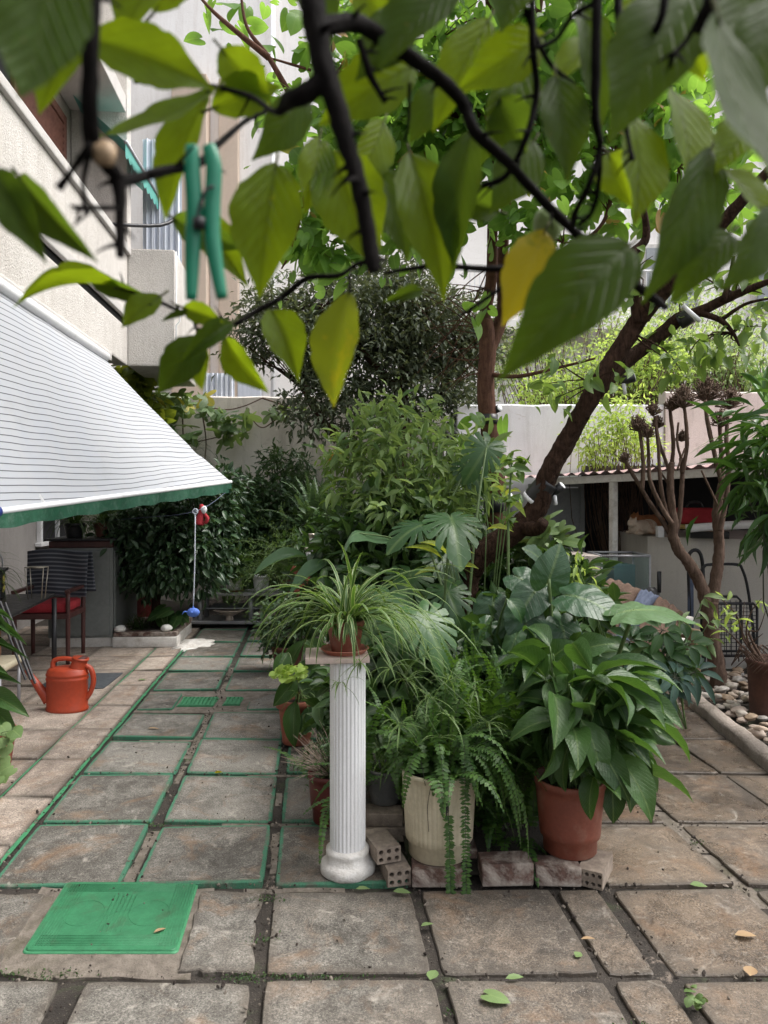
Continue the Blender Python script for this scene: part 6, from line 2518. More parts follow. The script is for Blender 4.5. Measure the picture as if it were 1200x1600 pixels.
# ---- schefflera and bluish leaf plant at the right of the bed
def whorl(mb, ms, base, at, n, L, asp, nor, droop=.25):
    tube(ms, [base, Vector(base).lerp(at, .6) + Z * .05, at], [.005, .004, .003], 6, 4)
    nor = Vector(nor).normalized()
    x = nor.orthogonal().normalized()
    y = nor.cross(x)
    for k in range(n):
        a = 2 * pi * k / n + R.uniform(-.2, .2)
        d = x * cos(a) + y * sin(a)
        st = Vector(at) + d * L * .18
        tube(ms, [at, st], .0015, 4)
        mb.many(L_OVATE, frames([tuple(st)], [tuple(d - nor * droop)], [tuple(nor)], [(L * asp, L * R.uniform(.8, 1.1), L)]))


c = Vector((1.42, 4.55, .0))
t = plant('schefflera', 'schefflera with dark fingered leaves in front of the lounger', 'plant', c)
mb = MB()
ms = MB()
for k in range(13):
    x, y = R.uniform(955, 1085), R.uniform(1005, 1062)
    whorl(mb, ms, c + V3(R.gauss(0, .05), R.gauss(0, .05), .05), P(x, y, R.uniform(4.2, 4.8)), R.randint(6, 8), R.uniform(.10, .15), .40, (R.gauss(0, .4), -.6, .8))
for (x, y) in ((1035, 985), (1010, 1010), (1040, 1045), (1075, 1005), (985, 1000)):
    whorl(mb, ms, c + Z * .1, P(x, y, 4.2), 8, .14, .42, (R.gauss(0, .2), -.8, .6))
ms.build('stem', M['stemdk'], t)
mb.build('foliage', LM['schef'], t)
c = Vector((1.52, 4.3, .0))
t = plant('fatsia', 'plant with bluish fingered leaves beside the short beige post', 'plant', c)
mb = MB()
ms = MB()
for (x, y) in ((1055, 1058), (1085, 1050), (1030, 1075), (1000, 1110), (985, 1095), (1020, 1100), (965, 1040), (1010, 1062)):
    whorl(mb, ms, c + Z * .05, P(x, y, R.uniform(4.0, 4.3)), 9, .17, .26, (R.gauss(0, .3), -.7, .7), .4)
ms.build('stem', M['stemdk'], t)
mb.build('foliage', LM['blue'], t)
c = Vector((1.95, 4.75, .0))
t = plant('young_sapling', 'bright young sapling sprigs growing above the short post', 'plant', c)
mb = MB()
ms = MB()
for (x, y) in ((1065, 965), (1108, 972), (1112, 1000), (1050, 970), (1100, 935)):
    q = P(x, y, 4.7)
    tube(ms, [c, c.lerp(q, .5) + V3(-.1, 0, .02), q], [.006, .005, .002], 6, 4)
    pos = np.array([tuple(q)] * 5) + rng.normal(size=(5, 3)) * .012
    leaves(mb, L_LANCE, pos, nrm(rng.normal(size=(5, 3)) * np.array([1, .6, .4])), .105, .33, .25)
ms.build('stem', M['stem'], t)
mb.build('foliage', LM['fallen'], t)


# ---- generic shrub
def shrub(name, label, catg, base, blobs, K, n, spread, size, asp, mat, tpl=L_OVATE, stem='stemdk', droop=.25, jit=.7, r0=.008, trunk=None, surf=.6, leafname='foliage'):
    base = Vector(base)
    t = plant(name, label, catg, base)
    mb, ms = MB(), MB()
    pos, out, ce = clumps(blobs, K, n, spread, surf)
    leaves(mb, tpl, pos, out, size, asp, droop, jit)
    ctr = sum((Vector(b[0]) for b in blobs), Vector()) / len(blobs)
    if trunk:
        tube(ms, *trunk)
        fork = Vector(trunk[0][-1])
        twigs(ms, fork, ce, r0, r0 * .25)
    else:
        low = [Vector(base) + Vector((R.gauss(0, .05), R.gauss(0, .05), 0)) for _ in range(7)]
        twigs(ms, lambda e: R.choice(low), ce, r0, r0 * .25)
    ms.build('stem', M[stem] if isinstance(stem, str) else stem, t)
    mb.build(leafname, mat, t)
    return t


# pale shrub in the middle
shrub('variegated_shrub', 'tall pale green variegated shrub rising in the middle of the bed', 'shrub', (.55, 5.5, .03),
      [(P(645, 700, 5.6), (.36, .3, .24)), (P(600, 735, 5.4), (.36, .3, .20)), (P(715, 740, 5.5), (.36, .3, .24)), (P(575, 690, 5.8), (.26, .25, .14)), (P(625, 650, 5.8), (.20, .2, .14)), (P(770, 735, 5.6), (.18, .2, .14)), (P(640, 790, 5.3), (.35, .3, .2)), (P(700, 660, 5.8), (.12, .15, .1))],
      70, 1350, .085, .135, .27, LM['varieg'], L_LANCE, droop=.15, stem='stem', r0=.010)
shrub('yellow_shrub', 'yellow green leaf clusters left of the pale shrub', 'shrub', (-.05, 5.9, .03),
      [(P(545, 735, 5.8), (.18, .2, .16)), (P(560, 790, 5.7), (.25, .2, .22)), (P(530, 715, 5.9), (.12, .15, .08))], 24, 330, .05, .10, .3, LM['lemonfar'], L_LANCE, stem='stem')
shrub('understory_bush', 'dark understory bush filling the bed left of the trunk', 'shrub', (.2, 5.3, .03),
      [(P(580, 860, 5.5), (.36, .4, .34)), (P(640, 880, 5.2), (.4, .35, .34)), (P(520, 935, 5.6), (.22, .3, .25)), (P(690, 965, 4.9), (.26, .3, .26)), (P(590, 960, 4.9), (.36, .3, .28))], 130, 2500, .08, .12, .42, LM['under'], L_OVATE)
shrub('understory_bush', 'dark low bush behind the ferns and the peace lily', 'shrub', (.75, 3.7, .03),
      [(P(700, 1060, 3.9), (.35, .2, .22)), (P(840, 1030, 3.9), (.25, .25, .3)), (P(600, 1080, 3.8), (.28, .2, .3)), (P(880, 1080, 3.7), (.2, .2, .25))], 90, 1500, .07, .12, .45, LM['under'], L_OVATE)
shrub('understory_bush', 'dark bush behind the elephant ear below the shed door', 'shrub', (1.2, 5.0, .03),
      [(P(860, 930, 5.2), (.30, .25, .30)), (P(800, 930, 5.5), (.35, .25, .36)), (P(890, 960, 4.8), (.22, .3, .3))], 90, 1500, .08, .13, .45, LM['under'], L_OVATE)
shrub('fig_seedling', 'bright lobed leaves growing just behind the trunk crook', 'shrub', (1.0, 5.2, .03),
      [(P(848, 842, 5.15), (.13, .1, .09))], 18, 40, .05, .14, 1.0, LM['fallen'], L_PALM, stem='stem')
shrub('leafy_tuft', 'pale leaf tuft hanging over the speckled crate', 'shrub', (1.35, 4.6, .03),
      [(P(895, 890, 4.3), (.10, .1, .05))], 8, 24, .04, .10, .26, LM['bright'], L_LANCE, stem='stem')

# ---- back shrubs
shrub('back_shrub', 'dense dark evergreen shrub against the grey back wall', 'shrub', (-1.5, 9.7, .03),
      [(P(430, 800, 9.7), (.62, .35, .42)), (P(375, 800, 9.5), (.40, .35, .42)), (P(480, 800, 9.6), (.45, .35, .40)), (P(450, 755, 9.8), (.26, .25, .16)), (P(385, 850, 9.5), (.6, .25, .36)), (P(330, 840, 9.4), (.4, .25, .4))],
      260, 8500, .075, .085, .45, LM['darkbush'], L_OVATE)
shrub('slender_shrub', 'slender dark shrub whose top stands clear against the back wall', 'shrub', (-1.3, 9.9, .03),
      [(P(445, 725, 9.9), (.3, .2, .15)), (P(468, 740, 9.9), (.2, .2, .2)), (P(430, 712, 10.0), (.12, .1, .06))], 40, 620, .06, .10, .3, LM['darkbush'], L_LANCE)
c = P(495, 900, 8.2)
c.z = .03
t = plant('cycad', 'feathery cycad with stiff upright fronds right of the back shrub', 'palm', c)
mb = MB()
for k in range(34):
    d = az(R.uniform(0, 360), R.uniform(45, 85))
    frond(mb, Vector((c.x, c.y, 1.0)), d, R.uniform(.55, .85), .09, R.uniform(.4, 1.4), 44, 10, .004)
tr_ = MB()
tube(tr_, [c, Vector((c.x, c.y, 1.02))], [.07, .06], 10, 4, rough=.2)
tr_.build('trunk', M['bark'], t)
mb.build('frond', [LM['darkbush'], M['stemdk']], t)
c = P(455, 905, 8.1)
c.z = .40
t = plant('asparagus_fern', 'asparagus fern with arching feathery shoots on the metal shelf', 'potted plant', c)
pot(t, c, .09, .12, .2, M['brown'], lip=.006)
mb = MB()
ms = MB()
for k in range(85):
    d = az(R.uniform(0, 360), R.uniform(30, 85))
    pts = march(c + Z * .18, d, R.uniform(.5, .95), R.uniform(1.2, 3.4), 12, .03)
    tube(ms, pts, .002, 4)
    pp = []
    for i in range(2, 13):
        for j in range(9):
            pp.append(tuple(pts[i] + Vector((R.gauss(0, .022), R.gauss(0, .022), R.gauss(0, .022)))))
    pp = np.array(pp)
    leaves(mb, L_PINNA, pp, nrm(rng.normal(size=(len(pp), 3))), .04, .16, .1)
ms.build('stem', M['stem'], t)
mb.build('foliage', LM['asp'], t)
shrub('back_shrub', 'mixed dark shrub behind the lamp stand and cycad', 'shrub', (-.6, 8.6, .03),
      [(P(530, 850, 8.4), (.36, .4, .42)), (P(570, 830, 8.2), (.45, .4, .42)), (P(480, 850, 9.1), (.4, .2, .36)), (P(620, 840, 8.0), (.45, .4, .45)), (P(690, 830, 7.8), (.45, .4, .45)), (P(745, 820, 7.6), (.25, .4, .4))], 230, 5600, .08, .11, .42, LM['under'], L_OVATE)

# pots on the metal shelf
q = Vector((P(366, 905, 8.55).x, 8.55, .412))
t = plant('potted_plant', 'white pot with soft green leaves on the red saucer', 'potted plant', q)
pot(t, q, .075, .1, .15, M['white'], lip=.004)
mb = MB()
pos, out, ce = clumps([(q + V3(.03, 0, .25), (.17, .14, .11))], 20, 70, .04)
leaves(mb, L_HEART, pos, out, .11, .8, .4)
ms = MB()
twigs(ms, q + Z * .1, ce, .003)
ms.build('stem', M['stem'], t)
mb.build('foliage', LM['under'], t)
q = Vector((P(408, 905, 8.5).x, 8.5, .4045))
t = plant('potted_plant', 'taller white pot with upright leaves on the metal shelf', 'potted plant', q)
pot(t, q, .075, .095, .19, M['white'], lip=.004)
mb = MB()
for k in range(26):
    blade(mb, q + Z * .16 + V3(R.gauss(0, .03), R.gauss(0, .03), 0), az(R.uniform(0, 360), R.uniform(30, 85)), R.uniform(.2, .36), .018, R.uniform(.5, 2), 8, prof_lance)
mb.build('foliage', LM['under'], t)
q = Vector((P(352, 900, 8.8).x, 8.9, .02))
t = plant('broad_leaf_plant', 'tall broad leaved plant standing behind the metal shelf', 'plant', q)
mb = MB()
ms = MB()
for k in range(16):
    at = P(R.uniform(335, 425), R.uniform(840, 905), 8.9)
    bigleaf(mb, ms, q, at, (R.gauss(0, .6), -.4, R.uniform(-.6, .8)), (0, -.8, .5), R.uniform(.25, .4), L_BROAD, .3, .006)
ms.build('stem', M['stem'], t)
mb.build('foliage', LM['under'], t)

# ficus under the awning
fc = T(-1.68, 7.75, .10)
t = shrub('ficus_tree', 'dark glossy ficus tree growing from the brick planter under the awning', 'tree', fc,
          [(P(240, 850, 7.8), (.50, .42, .44)), (P(300, 850, 7.7), (.36, .4, .42)), (P(215, 820, 8.1), (.30, .3, .34)), (P(328, 800, 7.9), (.26, .3, .26)), (P(270, 885, 7.6), (.34, .3, .2)), (P(295, 870, 7.7), (.16, .25, .2)), (P(340, 765, 8.3), (.22, .3, .2))],
          300, 9000, .085, .095, .42, LM['ficus'], L_OVATE, droop=.6, trunk=([fc, fc + V3(.02, 0, .3), fc + V3(-.02, 0, .6)], [.05, .045, .04], 10, 5, 0, .2), stem='bark', r0=.015)
c = T(-1.78, 7.55, .14)
t = plant('grass_tuft', 'grassy tuft beside the ficus trunk in the brick planter', 'plant', c)
mb = MB()
for k in range(70):
    blade(mb, c + V3(R.gauss(0, .06), R.gauss(0, .04), 0), az(R.uniform(0, 360), R.uniform(25, 80)), R.uniform(.15, .34), .007, R.uniform(1, 2.6), 7)
mb.build('foliage', LM['spiderin'], t)
c = T(-1.50, 7.50, .12)
t = plant('seedling', 'broad leaved seedling near the right planter stone', 'plant', c)
mb = MB()
ms = MB()
for k in range(14):
    at = c + az(R.uniform(0, 360), 40) * R.uniform(.1, .2) + Z * R.uniform(0, .15)
    bigleaf(mb, ms, c, at, (R.gauss(0, .5), -.5, -.3), (0, -.7, .7), .13, L_HEART, .8, .003)
ms.build('stem', M['stem'], t)
mb.build('foliage', LM['under'], t)
c = P(215, 955, 8.6)
c.z = .03
t = plant('potted_shrub', 'dark red pot standing behind the ficus trunk', 'potted plant', c)
pot(t, c, .15, .19, .48, M['dkred'], lip=.02, lipw=.07)
mb = MB()
pos, out, ce = clumps([(c + V3(0, 0, .6), (.25, .2, .18))], 20, 260, .05)
leaves(mb, L_OVATE, pos, out, .11, .45)
mb.build('foliage', LM['ficus'], t)

# spider plants on the cabinet
for (x, s, lab) in ((130, -.12, 'left spider plant in a dark pot on the grey cabinet'), (170, .12, 'right spider plant in a brown pot on the grey cabinet')):
    q = D(-2.30 + s, 7.75 + (.15 if s > 0 else 0), 1.082)
    t = plant('spider_plant', lab, 'potted plant', q)
    pot(t, q, .075, .10, .15, M['black'] if s < 0 else M['brown'], lip=.004)
    mb = MB()
    for k in range(110):
        blade(mb, q + Z * .13 + V3(R.gauss(0, .02), R.gauss(0, .02), 0), az(R.uniform(0, 360), R.uniform(20, 85)), R.uniform(.25, .5), .012, R.uniform(1.2, 3), 9)
    mb.build('foliage', LM['spiderin'], t)
q = D(-2.02, 7.9, 1.082)
t = plant('trailing_plant', 'dark trailing plant hanging down the side of the cabinet', 'potted plant', q)
pot(t, q, .05, .07, .1, M['black'])
mb = MB()
ms = MB()
for k in range(7):
    pts = march(q + Z * .1, az(R.uniform(40, 140), 20), R.uniform(.4, .7), 4, 10, .04)
    tube(ms, pts, .003, 4)
    for p in pts[2:]:
        mb.many(L_HEART, frames([tuple(p)], [(R.gauss(0, .5), R.gauss(-.4, .3), -.7)], [(.3, -.8, .3)], [(.09, .10, .1)]))
ms.build('stem', M['stemdk'], t)
mb.build('foliage', LM['ficus'], t)

# plants on the table
q = Vector((-2.82, 5.05, .727))
t = plant('spider_plant', 'arching dark spider plant in a grey pot on the table', 'potted plant', q)
pot(t, q, .09, .12, .19, M['smoothgrey'], lip=.004)
mb = MB()
for k in range(110):
    blade(mb, q + Z * .17 + V3(R.gauss(0, .03), R.gauss(0, .03), 0), az(R.uniform(0, 360), R.uniform(15, 85)), R.uniform(.25, .5), .010, R.uniform(1.2, 3.2), 9)
mb.build('foliage', LM['spiderin'], t)

# left edge plants
q = Vector((-2.12, 3.95, 0))
t = plant('potted_plant', 'leafy plant with long pale leaves at the left edge of the terrace', 'potted plant', q)
pot(t, q, .10, .13, .25, M['terra'])
mb = MB()
ms = MB()
for (x0, y0, x1, y1, w) in ((-15, 1085, 40, 1112, .10), (-20, 1100, 22, 1138, .10), (-25, 1058, 25, 1060, .05), (-10, 965, 12, 985, .05), (-5, 975, 38, 1000, .035), (-10, 1008, 40, 1022, .03), (-5, 985, 30, 995, .03), (-30, 1040, 5, 1045, .06), (-20, 1000, 15, 1006, .04), (-30, 1120, -5, 1170, .1), (-50, 1080, -30, 1130, .1), (-40, 1010, -10, 985, .05), (-5, 960, 15, 962, .03)):
    p, e = P(x0, y0, 3.9), P(x1, y1, 3.75)
    tube(ms, [q + Z * .22, (q + Z * .25).lerp(p, .6) + Z * .06, p], [.006, .005, .003], 6, 4)
    d = e - p
    mb.many(L_BROAD, frames([tuple(p)], [tuple(d)], [(.1, -.75, .65)], [(w, d.length, d.length)]))
ms.build('stem', M['stem'], t)
mb.build('foliage', LM['lily'], t)
q = Vector((-2.0, 3.62, 0))
t = plant('potted_geranium', 'small rounded leaves of a low plant at the left edge', 'potted plant', q)
pot(t, q + V3(-.08, .05, 0), .08, .1, .15, M['terra'])
mb = MB()
ms = MB()
for k in range(46):
    at = P(R.uniform(-60, 22), R.uniform(1130, 1220), R.uniform(3.5, 3.75))
    bigleaf(mb, ms, q + V3(-.08, .05, .12), at, (R.gauss(0, .5), -.6, R.gauss(-.2, .3)), (0, -.6, .8), R.uniform(.035, .06), L_ROUND, 1, .002)
ms.build('stem', M['stem'], t)
mb.build('foliage', LM['fallen'], t)
mb = MB()
for (x0, y0, x1, y1) in ((20, 1000, 48, 1062), (14, 1000, 40, 1062), (28, 1002, 55, 1068)):
    tube(mb, [P(x0 - 20, y0 - 60, 4.3), P(x1, y1, 4.15)], .008, 6)
single(mb, 'plant_stakes', M['blackmetal'], 'thin black slanting stakes beside the watering can spout', 'stake')

# ---- vines on the back wall
t = plant('wall_vine', 'vine with lobed leaves trailing along the grey back wall', 'climber', P(300, 850, 10.3))
mb = MB()
ms = MB()
pos = []
for (x0, x1, y0, y1, n_) in ((245, 330, 612, 650, 42), (330, 372, 640, 690, 26), (262, 300, 640, 690, 14), (372, 395, 640, 680, 7), (230, 260, 620, 680, 14), (395, 480, 628, 650, 6)):
    for k in range(n_):
        pos.append(tuple(P(R.uniform(x0, x1), R.uniform(y0, y1), R.uniform(9.9, 10.4))))
pos = np.array(pos)
leaves(mb, L_PALM, pos, nrm(rng.normal(size=(len(pos), 3)) * .5 + np.array([0, -.6, -.3])), .17, 1.0, .5, .3)
for pts in (([262, 640], [300, 632], [350, 640], [380, 635], [410, 622]), ([285, 640], [287, 700], [290, 745]), ([315, 640], [322, 690], [318, 735]), ([385, 637], [398, 660], [412, 668], [432, 655], [450, 645]), ([410, 622], [440, 632], [470, 640], [500, 636]), ([270, 700], [310, 690], [345, 682]), ([420, 640], [428, 650], [440, 660])):
    tube(ms, [P(x, y, 10.35) for x, y in pts], [.014] + [.009] * (len(pts) - 1), 5, 6)
mb.build('foliage', LM['vine'], t)
ms.build('stem', M['barkgrey'], t)
c = P(300, 760, 9.9)
t = plant('hanging_grass', 'dark grassy tufts hanging below the vine behind the awning edge', 'plant', c)
mb = MB()
for k in range(60):
    blade(mb, P(R.uniform(285, 312), R.uniform(690, 735), 9.9), az(R.uniform(0, 360), R.uniform(-10, 60)), R.uniform(.2, .4), .012, 1.6, 7)
mb.build('foliage', LM['darkbush'], t)
shrub('yellow_green_climber', 'yellow green climber leaves showing above the awning edge', 'climber', P(215, 900, 9.6),
      [(P(212, 600, 9.6), (.22, .2, .2)), (P(235, 625, 9.7), (.2, .2, .22)), (P(195, 575, 9.6), (.12, .1, .08)), (P(225, 660, 9.7), (.2, .2, .2))], 40, 330, .07, .14, .8, LM['yellowg'], L_HEART)
# ================================================================ trees
# evergreen with grey-green crown
c = P(600, 1000, 9.4)
c.z = 0
t = plant('evergreen_tree', 'grey green evergreen tree with small dense leaves before the pale building', 'tree', c)
ms = MB()
f1 = P(590, 690, 9.4)
tube(ms, [c, P(615, 800, 9.4), P(625, 700, 9.3), P(628, 600, 9.3), P(640, 500, 9.3)], [.13, .12, .10, .08, .04], 10, 6, rough=.15)
tube(ms, [P(618, 790, 9.4), P(550, 705, 9.2), P(505, 660, 9.1), P(470, 600, 9.2)], [.09, .075, .055, .03], 8, 6, rough=.15)
tube(ms, [P(625, 700, 9.3), P(690, 620, 9.4), P(720, 540, 9.5)], [.07, .05, .03], 8, 5)
tube(ms, [P(628, 620, 9.3), P(560, 540, 9.2), P(500, 480, 9.2)], [.06, .045, .025], 8, 5)
blobs = [(P(620, 500, 9.4), (1.0, .7, .45)), (P(560, 560, 9.2), (.85, .6, .40)), (P(690, 520, 9.5), (.75, .6, .5)), (P(500, 520, 9.3), (.55, .5, .45)), (P(430, 500, 9.3), (.5, .4, .40)), (P(390, 540, 9.4), (.28, .3, .3)),
         (P(500, 640, 9.0), (.42, .4, .3)), (P(640, 600, 9.3), (.7, .5, .3)), (P(700, 640, 9.3), (.5, .4, .25)), (P(740, 590, 9.5), (.4, .4, .35)), (P(560, 640, 9.2), (.4, .4, .3)), (P(610, 440, 9.6), (.8, .6, .3)), (P(520, 440, 9.6), (.5, .4, .25))]
pos, out, ce = clumps(blobs, 560, 21000, .10, .5)
mb = MB()
leaves(mb, L_SMALL, pos, out, .095, .40, .25, .8)
hubs = [P(x, y, 9.3) for x, y in ((628, 600), (640, 510), (470, 605), (505, 660), (720, 545), (690, 620), (500, 485), (560, 540))]
twigs(ms, lambda e: min(hubs, key=lambda h: (h - e).length), ce[:260], .012, .003)
ms.build('trunk', M['bark'], t)
mb.build('crown', LM['oak'], t)

# thin tree with heart shaped leaves overhead
c = P(775, 1050, 6.0)
c.z = 0
t = plant('heart_leaf_tree', 'tall thin reddish trunk with bright heart shaped leaves overhead', 'tree', c)
ms = MB()
tube(ms, [c, P(775, 790, 6.0), P(768, 700, 6.0), P(759, 610, 6.0), P(762, 540, 6.0), P(758, 500, 6.0)], [.095, .082, .078, .070, .068, .06], 14, 8, rough=.10)
tube(ms, [P(762, 545, 6.0), P(757, 500, 6.0), P(768, 430, 5.9), P(770, 330, 5.8), P(775, 200, 5.6), P(770, 80, 5.4), P(760, -60, 5.2)], [.055, .05, .045, .042, .038, .032, .025], 12, 8, rough=.08)
tube(ms, [P(764, 548, 6.0), P(785, 490, 6.05), P(785, 420, 6.0), P(790, 330, 5.9), P(800, 250, 5.8), P(830, 100, 5.6), P(850, -60, 5.4)], [.055, .052, .045, .04, .036, .03, .025], 12, 8, rough=.08)
tube(ms, [P(785, 420, 6.0), P(830, 410, 5.8), P(900, 400, 5.6), P(960, 385, 5.4)], [.03, .028, .022, .015], 8, 6)
tube(ms, [P(765, 585, 6.0), P(810, 588, 5.8), P(870, 575, 5.6), P(930, 560, 5.4)], [.02, .016, .012, .008], 8, 6)
for k in range(26):      # fine pale bare twigs left of the fork
    a = P(R.uniform(755, 775), R.uniform(400, 600), 6.0)
    e = P(R.uniform(640, 720), R.uniform(420, 620), R.uniform(5.7, 6.3))
    tube(ms, [a, a.lerp(e, .5) + Z * R.uniform(-.05, .08), e], [.006, .004, .002], 5, 4)
hub2 = []
for (pts) in ([(775, 200, 5.6), (650, 160, 5.2), (520, 120, 4.9), (420, 90, 4.7)], [(770, 330, 5.8), (680, 300, 5.5), (600, 290, 5.3), (540, 240, 5.1)], [(420, 90, 4.7), (370, 50, 4.6), (330, 15, 4.6), (300, -20, 4.6)], [(460, 160, 4.8), (420, 90, 4.7), (385, 40, 4.7), (375, -30, 4.7)], [(800, 250, 5.8), (880, 220, 5.5), (960, 240, 5.3), (1060, 260, 5.1)], [(775, 200, 5.6), (720, 150, 5.3), (690, 60, 5.2), (680, -40, 5.1)], [(830, 100, 5.6), (900, 60, 5.4), (1000, 40, 5.2), (1100, 60, 5.1)], [(520, 120, 4.9), (480, 160, 4.9), (455, 170, 4.8), (440, 200, 4.8)], [(540, 240, 5.1), (480, 300, 5.1), (460, 380, 5.2), (440, 420, 5.3)], [(960, 240, 5.3), (950, 330, 5.3), (920, 370, 5.3), (880, 380, 5.3)]):
    v = [P(*p) for p in pts]
    tube(ms, v, [.022, .016, .011, .006], 6, 6)
    hub2 += v[1:]
mb = MB()
blobs = [(P(600, 180, 5.2), (.75, .5, .4)), (P(700, 120, 5.3), (.7, .5, .45)), (P(850, 150, 5.5), (.8, .5, .5)), (P(680, 300, 5.4), (.5, .4, .35)), (P(560, 300, 5.2), (.35, .3, .3)), (P(960, 220, 5.4), (.6, .5, .5)), (P(1080, 250, 5.2), (.5, .4, .6)),
         (P(460, 330, 5.2), (.25, .3, .35)), (P(880, 370, 5.3), (.45, .4, .25)), (P(700, 0, 5.2), (1.0, .6, .3)), (P(1000, 50, 5.4), (.9, .5, .4)), (P(330, 20, 4.6), (.12, .2, .15)), (P(520, 400, 5.4), (.35, .3, .15))]
pos, out, ce = clumps(blobs, 400, 3900, .12, .4)
leaves(mb, L_HEART, pos, out * .4 + np.array([0, -.3, 0]), .095, .9, .6, .6, .7, var=.5)
ex = [(365, 15), (340, 45), (325, 25), (378, 48), (352, 40), (395, 40), (410, 70), (355, 85), (430, 95), (402, 105), (470, 95), (385, 15), (310, 60), (432, 62), (450, 25), (462, 30), (470, 75), (415, 12), (330, 5), (355, 5), (500, 130), (440, 130), (600, 255), (560, 250), (760, 465), (768, 485), (752, 490), (735, 480), (745, 505), (730, 660), (770, 690), (745, 650), (765, 720), (728, 690), (785, 660)]
pos = np.array([tuple(P(x, y, 4.8 if y < 300 else 5.8)) for x, y in ex])
leaves(mb, L_HEART, pos, nrm(rng.normal(size=(len(pos), 3)) * .5 + np.array([0, -.5, -.4])), .12, .95, .5, .3)
twigs(ms, lambda e: min(hub2, key=lambda h: (h - e).length), ce[:200], .006, .0015)
ms.build('trunk', M['barkred'], t)
mb.build('crown', LM['heart'], t)
mb = MB()
tube(mb, [P(774, 800, 5.99), P(772, 776, 5.99)], [.089, .088], 18)
mb.build('black_band', M['black'], t)
mb = MB()
tube(mb, [P(762, 663, 5.99), P(762, 648, 5.99)], [.083, .083], 18)
mb.build('black_band', M['black'], t)

# leaning lemon tree
c = Vector((P(725, 900, 4.9).x, 4.9, 0))
t = plant('lemon_tree', 'leaning rough barked lemon tree forking at the right', 'tree', c)
ms = MB()
J = P(985, 520, 4.5)
tube(ms, [c + V3(-.02, .02, 0), P(725, 935, 4.9), P(745, 875, 4.85), P(800, 832, 4.8), P(838, 795, 4.75), P(855, 745, 4.7), P(890, 680, 4.65), P(932, 605, 4.55), J, P(1005, 490, 4.45), P(1045, 445, 4.3), P(1110, 370, 4.1), P(1180, 290, 3.9), P(1260, 200, 3.7)],
     [.10, .084, .080, .076, .071, .062, .059, .058, .054, .052, .048, .040, .028, .010], 30, 16, rough=.13, freq=24)
tube(ms, [P(930, 612, 4.55), P(975, 568, 4.6), P(1030, 525, 4.6), P(1062, 498, 4.55), P(1090, 488, 4.5), P(1150, 460, 4.4), P(1240, 425, 4.2)], [.054, .045, .044, .041, .034, .026, .010], 22, 12, rough=.13, freq=24)
tube(ms, [P(998, 505, 4.45), P(990, 430, 4.45), P(985, 400, 4.5), P(1010, 370, 4.5), P(1000, 300, 4.4)], [.04, .034, .03, .025, .015], 10, 7, rough=.15)
tube(ms, [P(815, 822, 4.78), P(838, 826, 4.66), P(850, 815, 4.6)], [.06, .045, .035], 12, 4, rough=.2)
tube(ms, [P(1090, 488, 4.5), P(1125, 500, 4.4), P(1145, 520, 4.35), P(1155, 540, 4.3)], [.02, .017, .012, .006], 8, 5)
tube(ms, [P(1130, 470, 4.4), P(1142, 430, 4.4), P(1146, 400, 4.4)], [.02, .016, .01], 8, 5)
tube(ms, [P(1130, 498, 4.4), P(1165, 475, 4.3), P(1210, 465, 4.2)], [.014, .01, .006], 8, 5)
mb = MB()
ce = []
ex = [(1040, 560, 9), (1065, 580, 8), (1075, 555, 6), (1098, 545, 9), (1120, 545, 8), (1050, 530, 8), (1105, 530, 8), (1130, 530, 8), (1160, 500, 8), (1190, 510, 8), (1170, 540, 8), (1010, 545, 8), (1000, 460, 9), (940, 580, 7), (965, 575, 6), (1060, 470, 9), (1100, 455, 9), (1150, 440, 9), (1180, 420, 9), (880, 630, 5), (868, 622, 4), (1195, 460, 8), (960, 450, 8), (900, 450, 7), (850, 600, 6), (870, 560, 6), (1080, 410, 8), (1130, 380, 8), (1180, 360, 8), (1020, 400, 8), (1230, 230, 14), (1205, 270, 10), (1250, 400, 12), (1270, 185, 16), (1290, 160, 14), (1215, 330, 8)]
for x, y, n_ in ex:
    q = P(x, y, R.uniform(4.2, 4.6) if x < 1200 else R.uniform(3.7, 4.2))
    ce.append(q)
    pos = np.array([tuple(q)] * n_) + rng.normal(size=(n_, 3)) * .055
    leaves(mb, L_OVATE, pos, nrm(rng.normal(size=(n_, 3)) * .7 + np.array([0, -.3, -.2])), .095, .55, .5, .4)
hubs3 = [J, P(1180, 290, 3.9), P(1255, 206, 3.71), P(1235, 427, 4.2), P(1062, 498, 4.55), P(1150, 460, 4.4), P(1145, 520, 4.35), P(1110, 370, 4.1), P(932, 605, 4.55), P(990, 430, 4.45)]
twigs(ms, lambda e: min(hubs3, key=lambda h: (h - e).length), ce, .007, .002, sag=.2)
ms.build('trunk', M['bark'], t)
mb.build('crown', LM['lemonfar'], t)
mb = MB()
tube(mb, [P(836, 778, 4.76), P(846, 765, 4.73), P(857, 752, 4.71)], [.078, .074, .071], 20, 3)
mb.build('black_band', M['black'], t)
mb = MB()
tube(mb, [P(1062, 502, 4.55), P(1082, 492, 4.5)], [.050, .044], 14, 3, rough=.2)
mb.build('black_band', M['black'], t)
mb = MB()
tube(mb, [P(832, 783, 4.77), P(836, 778, 4.76)], [.0785, .0785], 20)
mb.build('white_tie', M['white'], t)
mb = MB()
tube(mb, [P(1068, 478, 4.44), P(1078, 488, 4.40), P(1094, 502, 4.40)], [.013, .014, .014], 10)
mb.build('white_tie', M['white'], t)

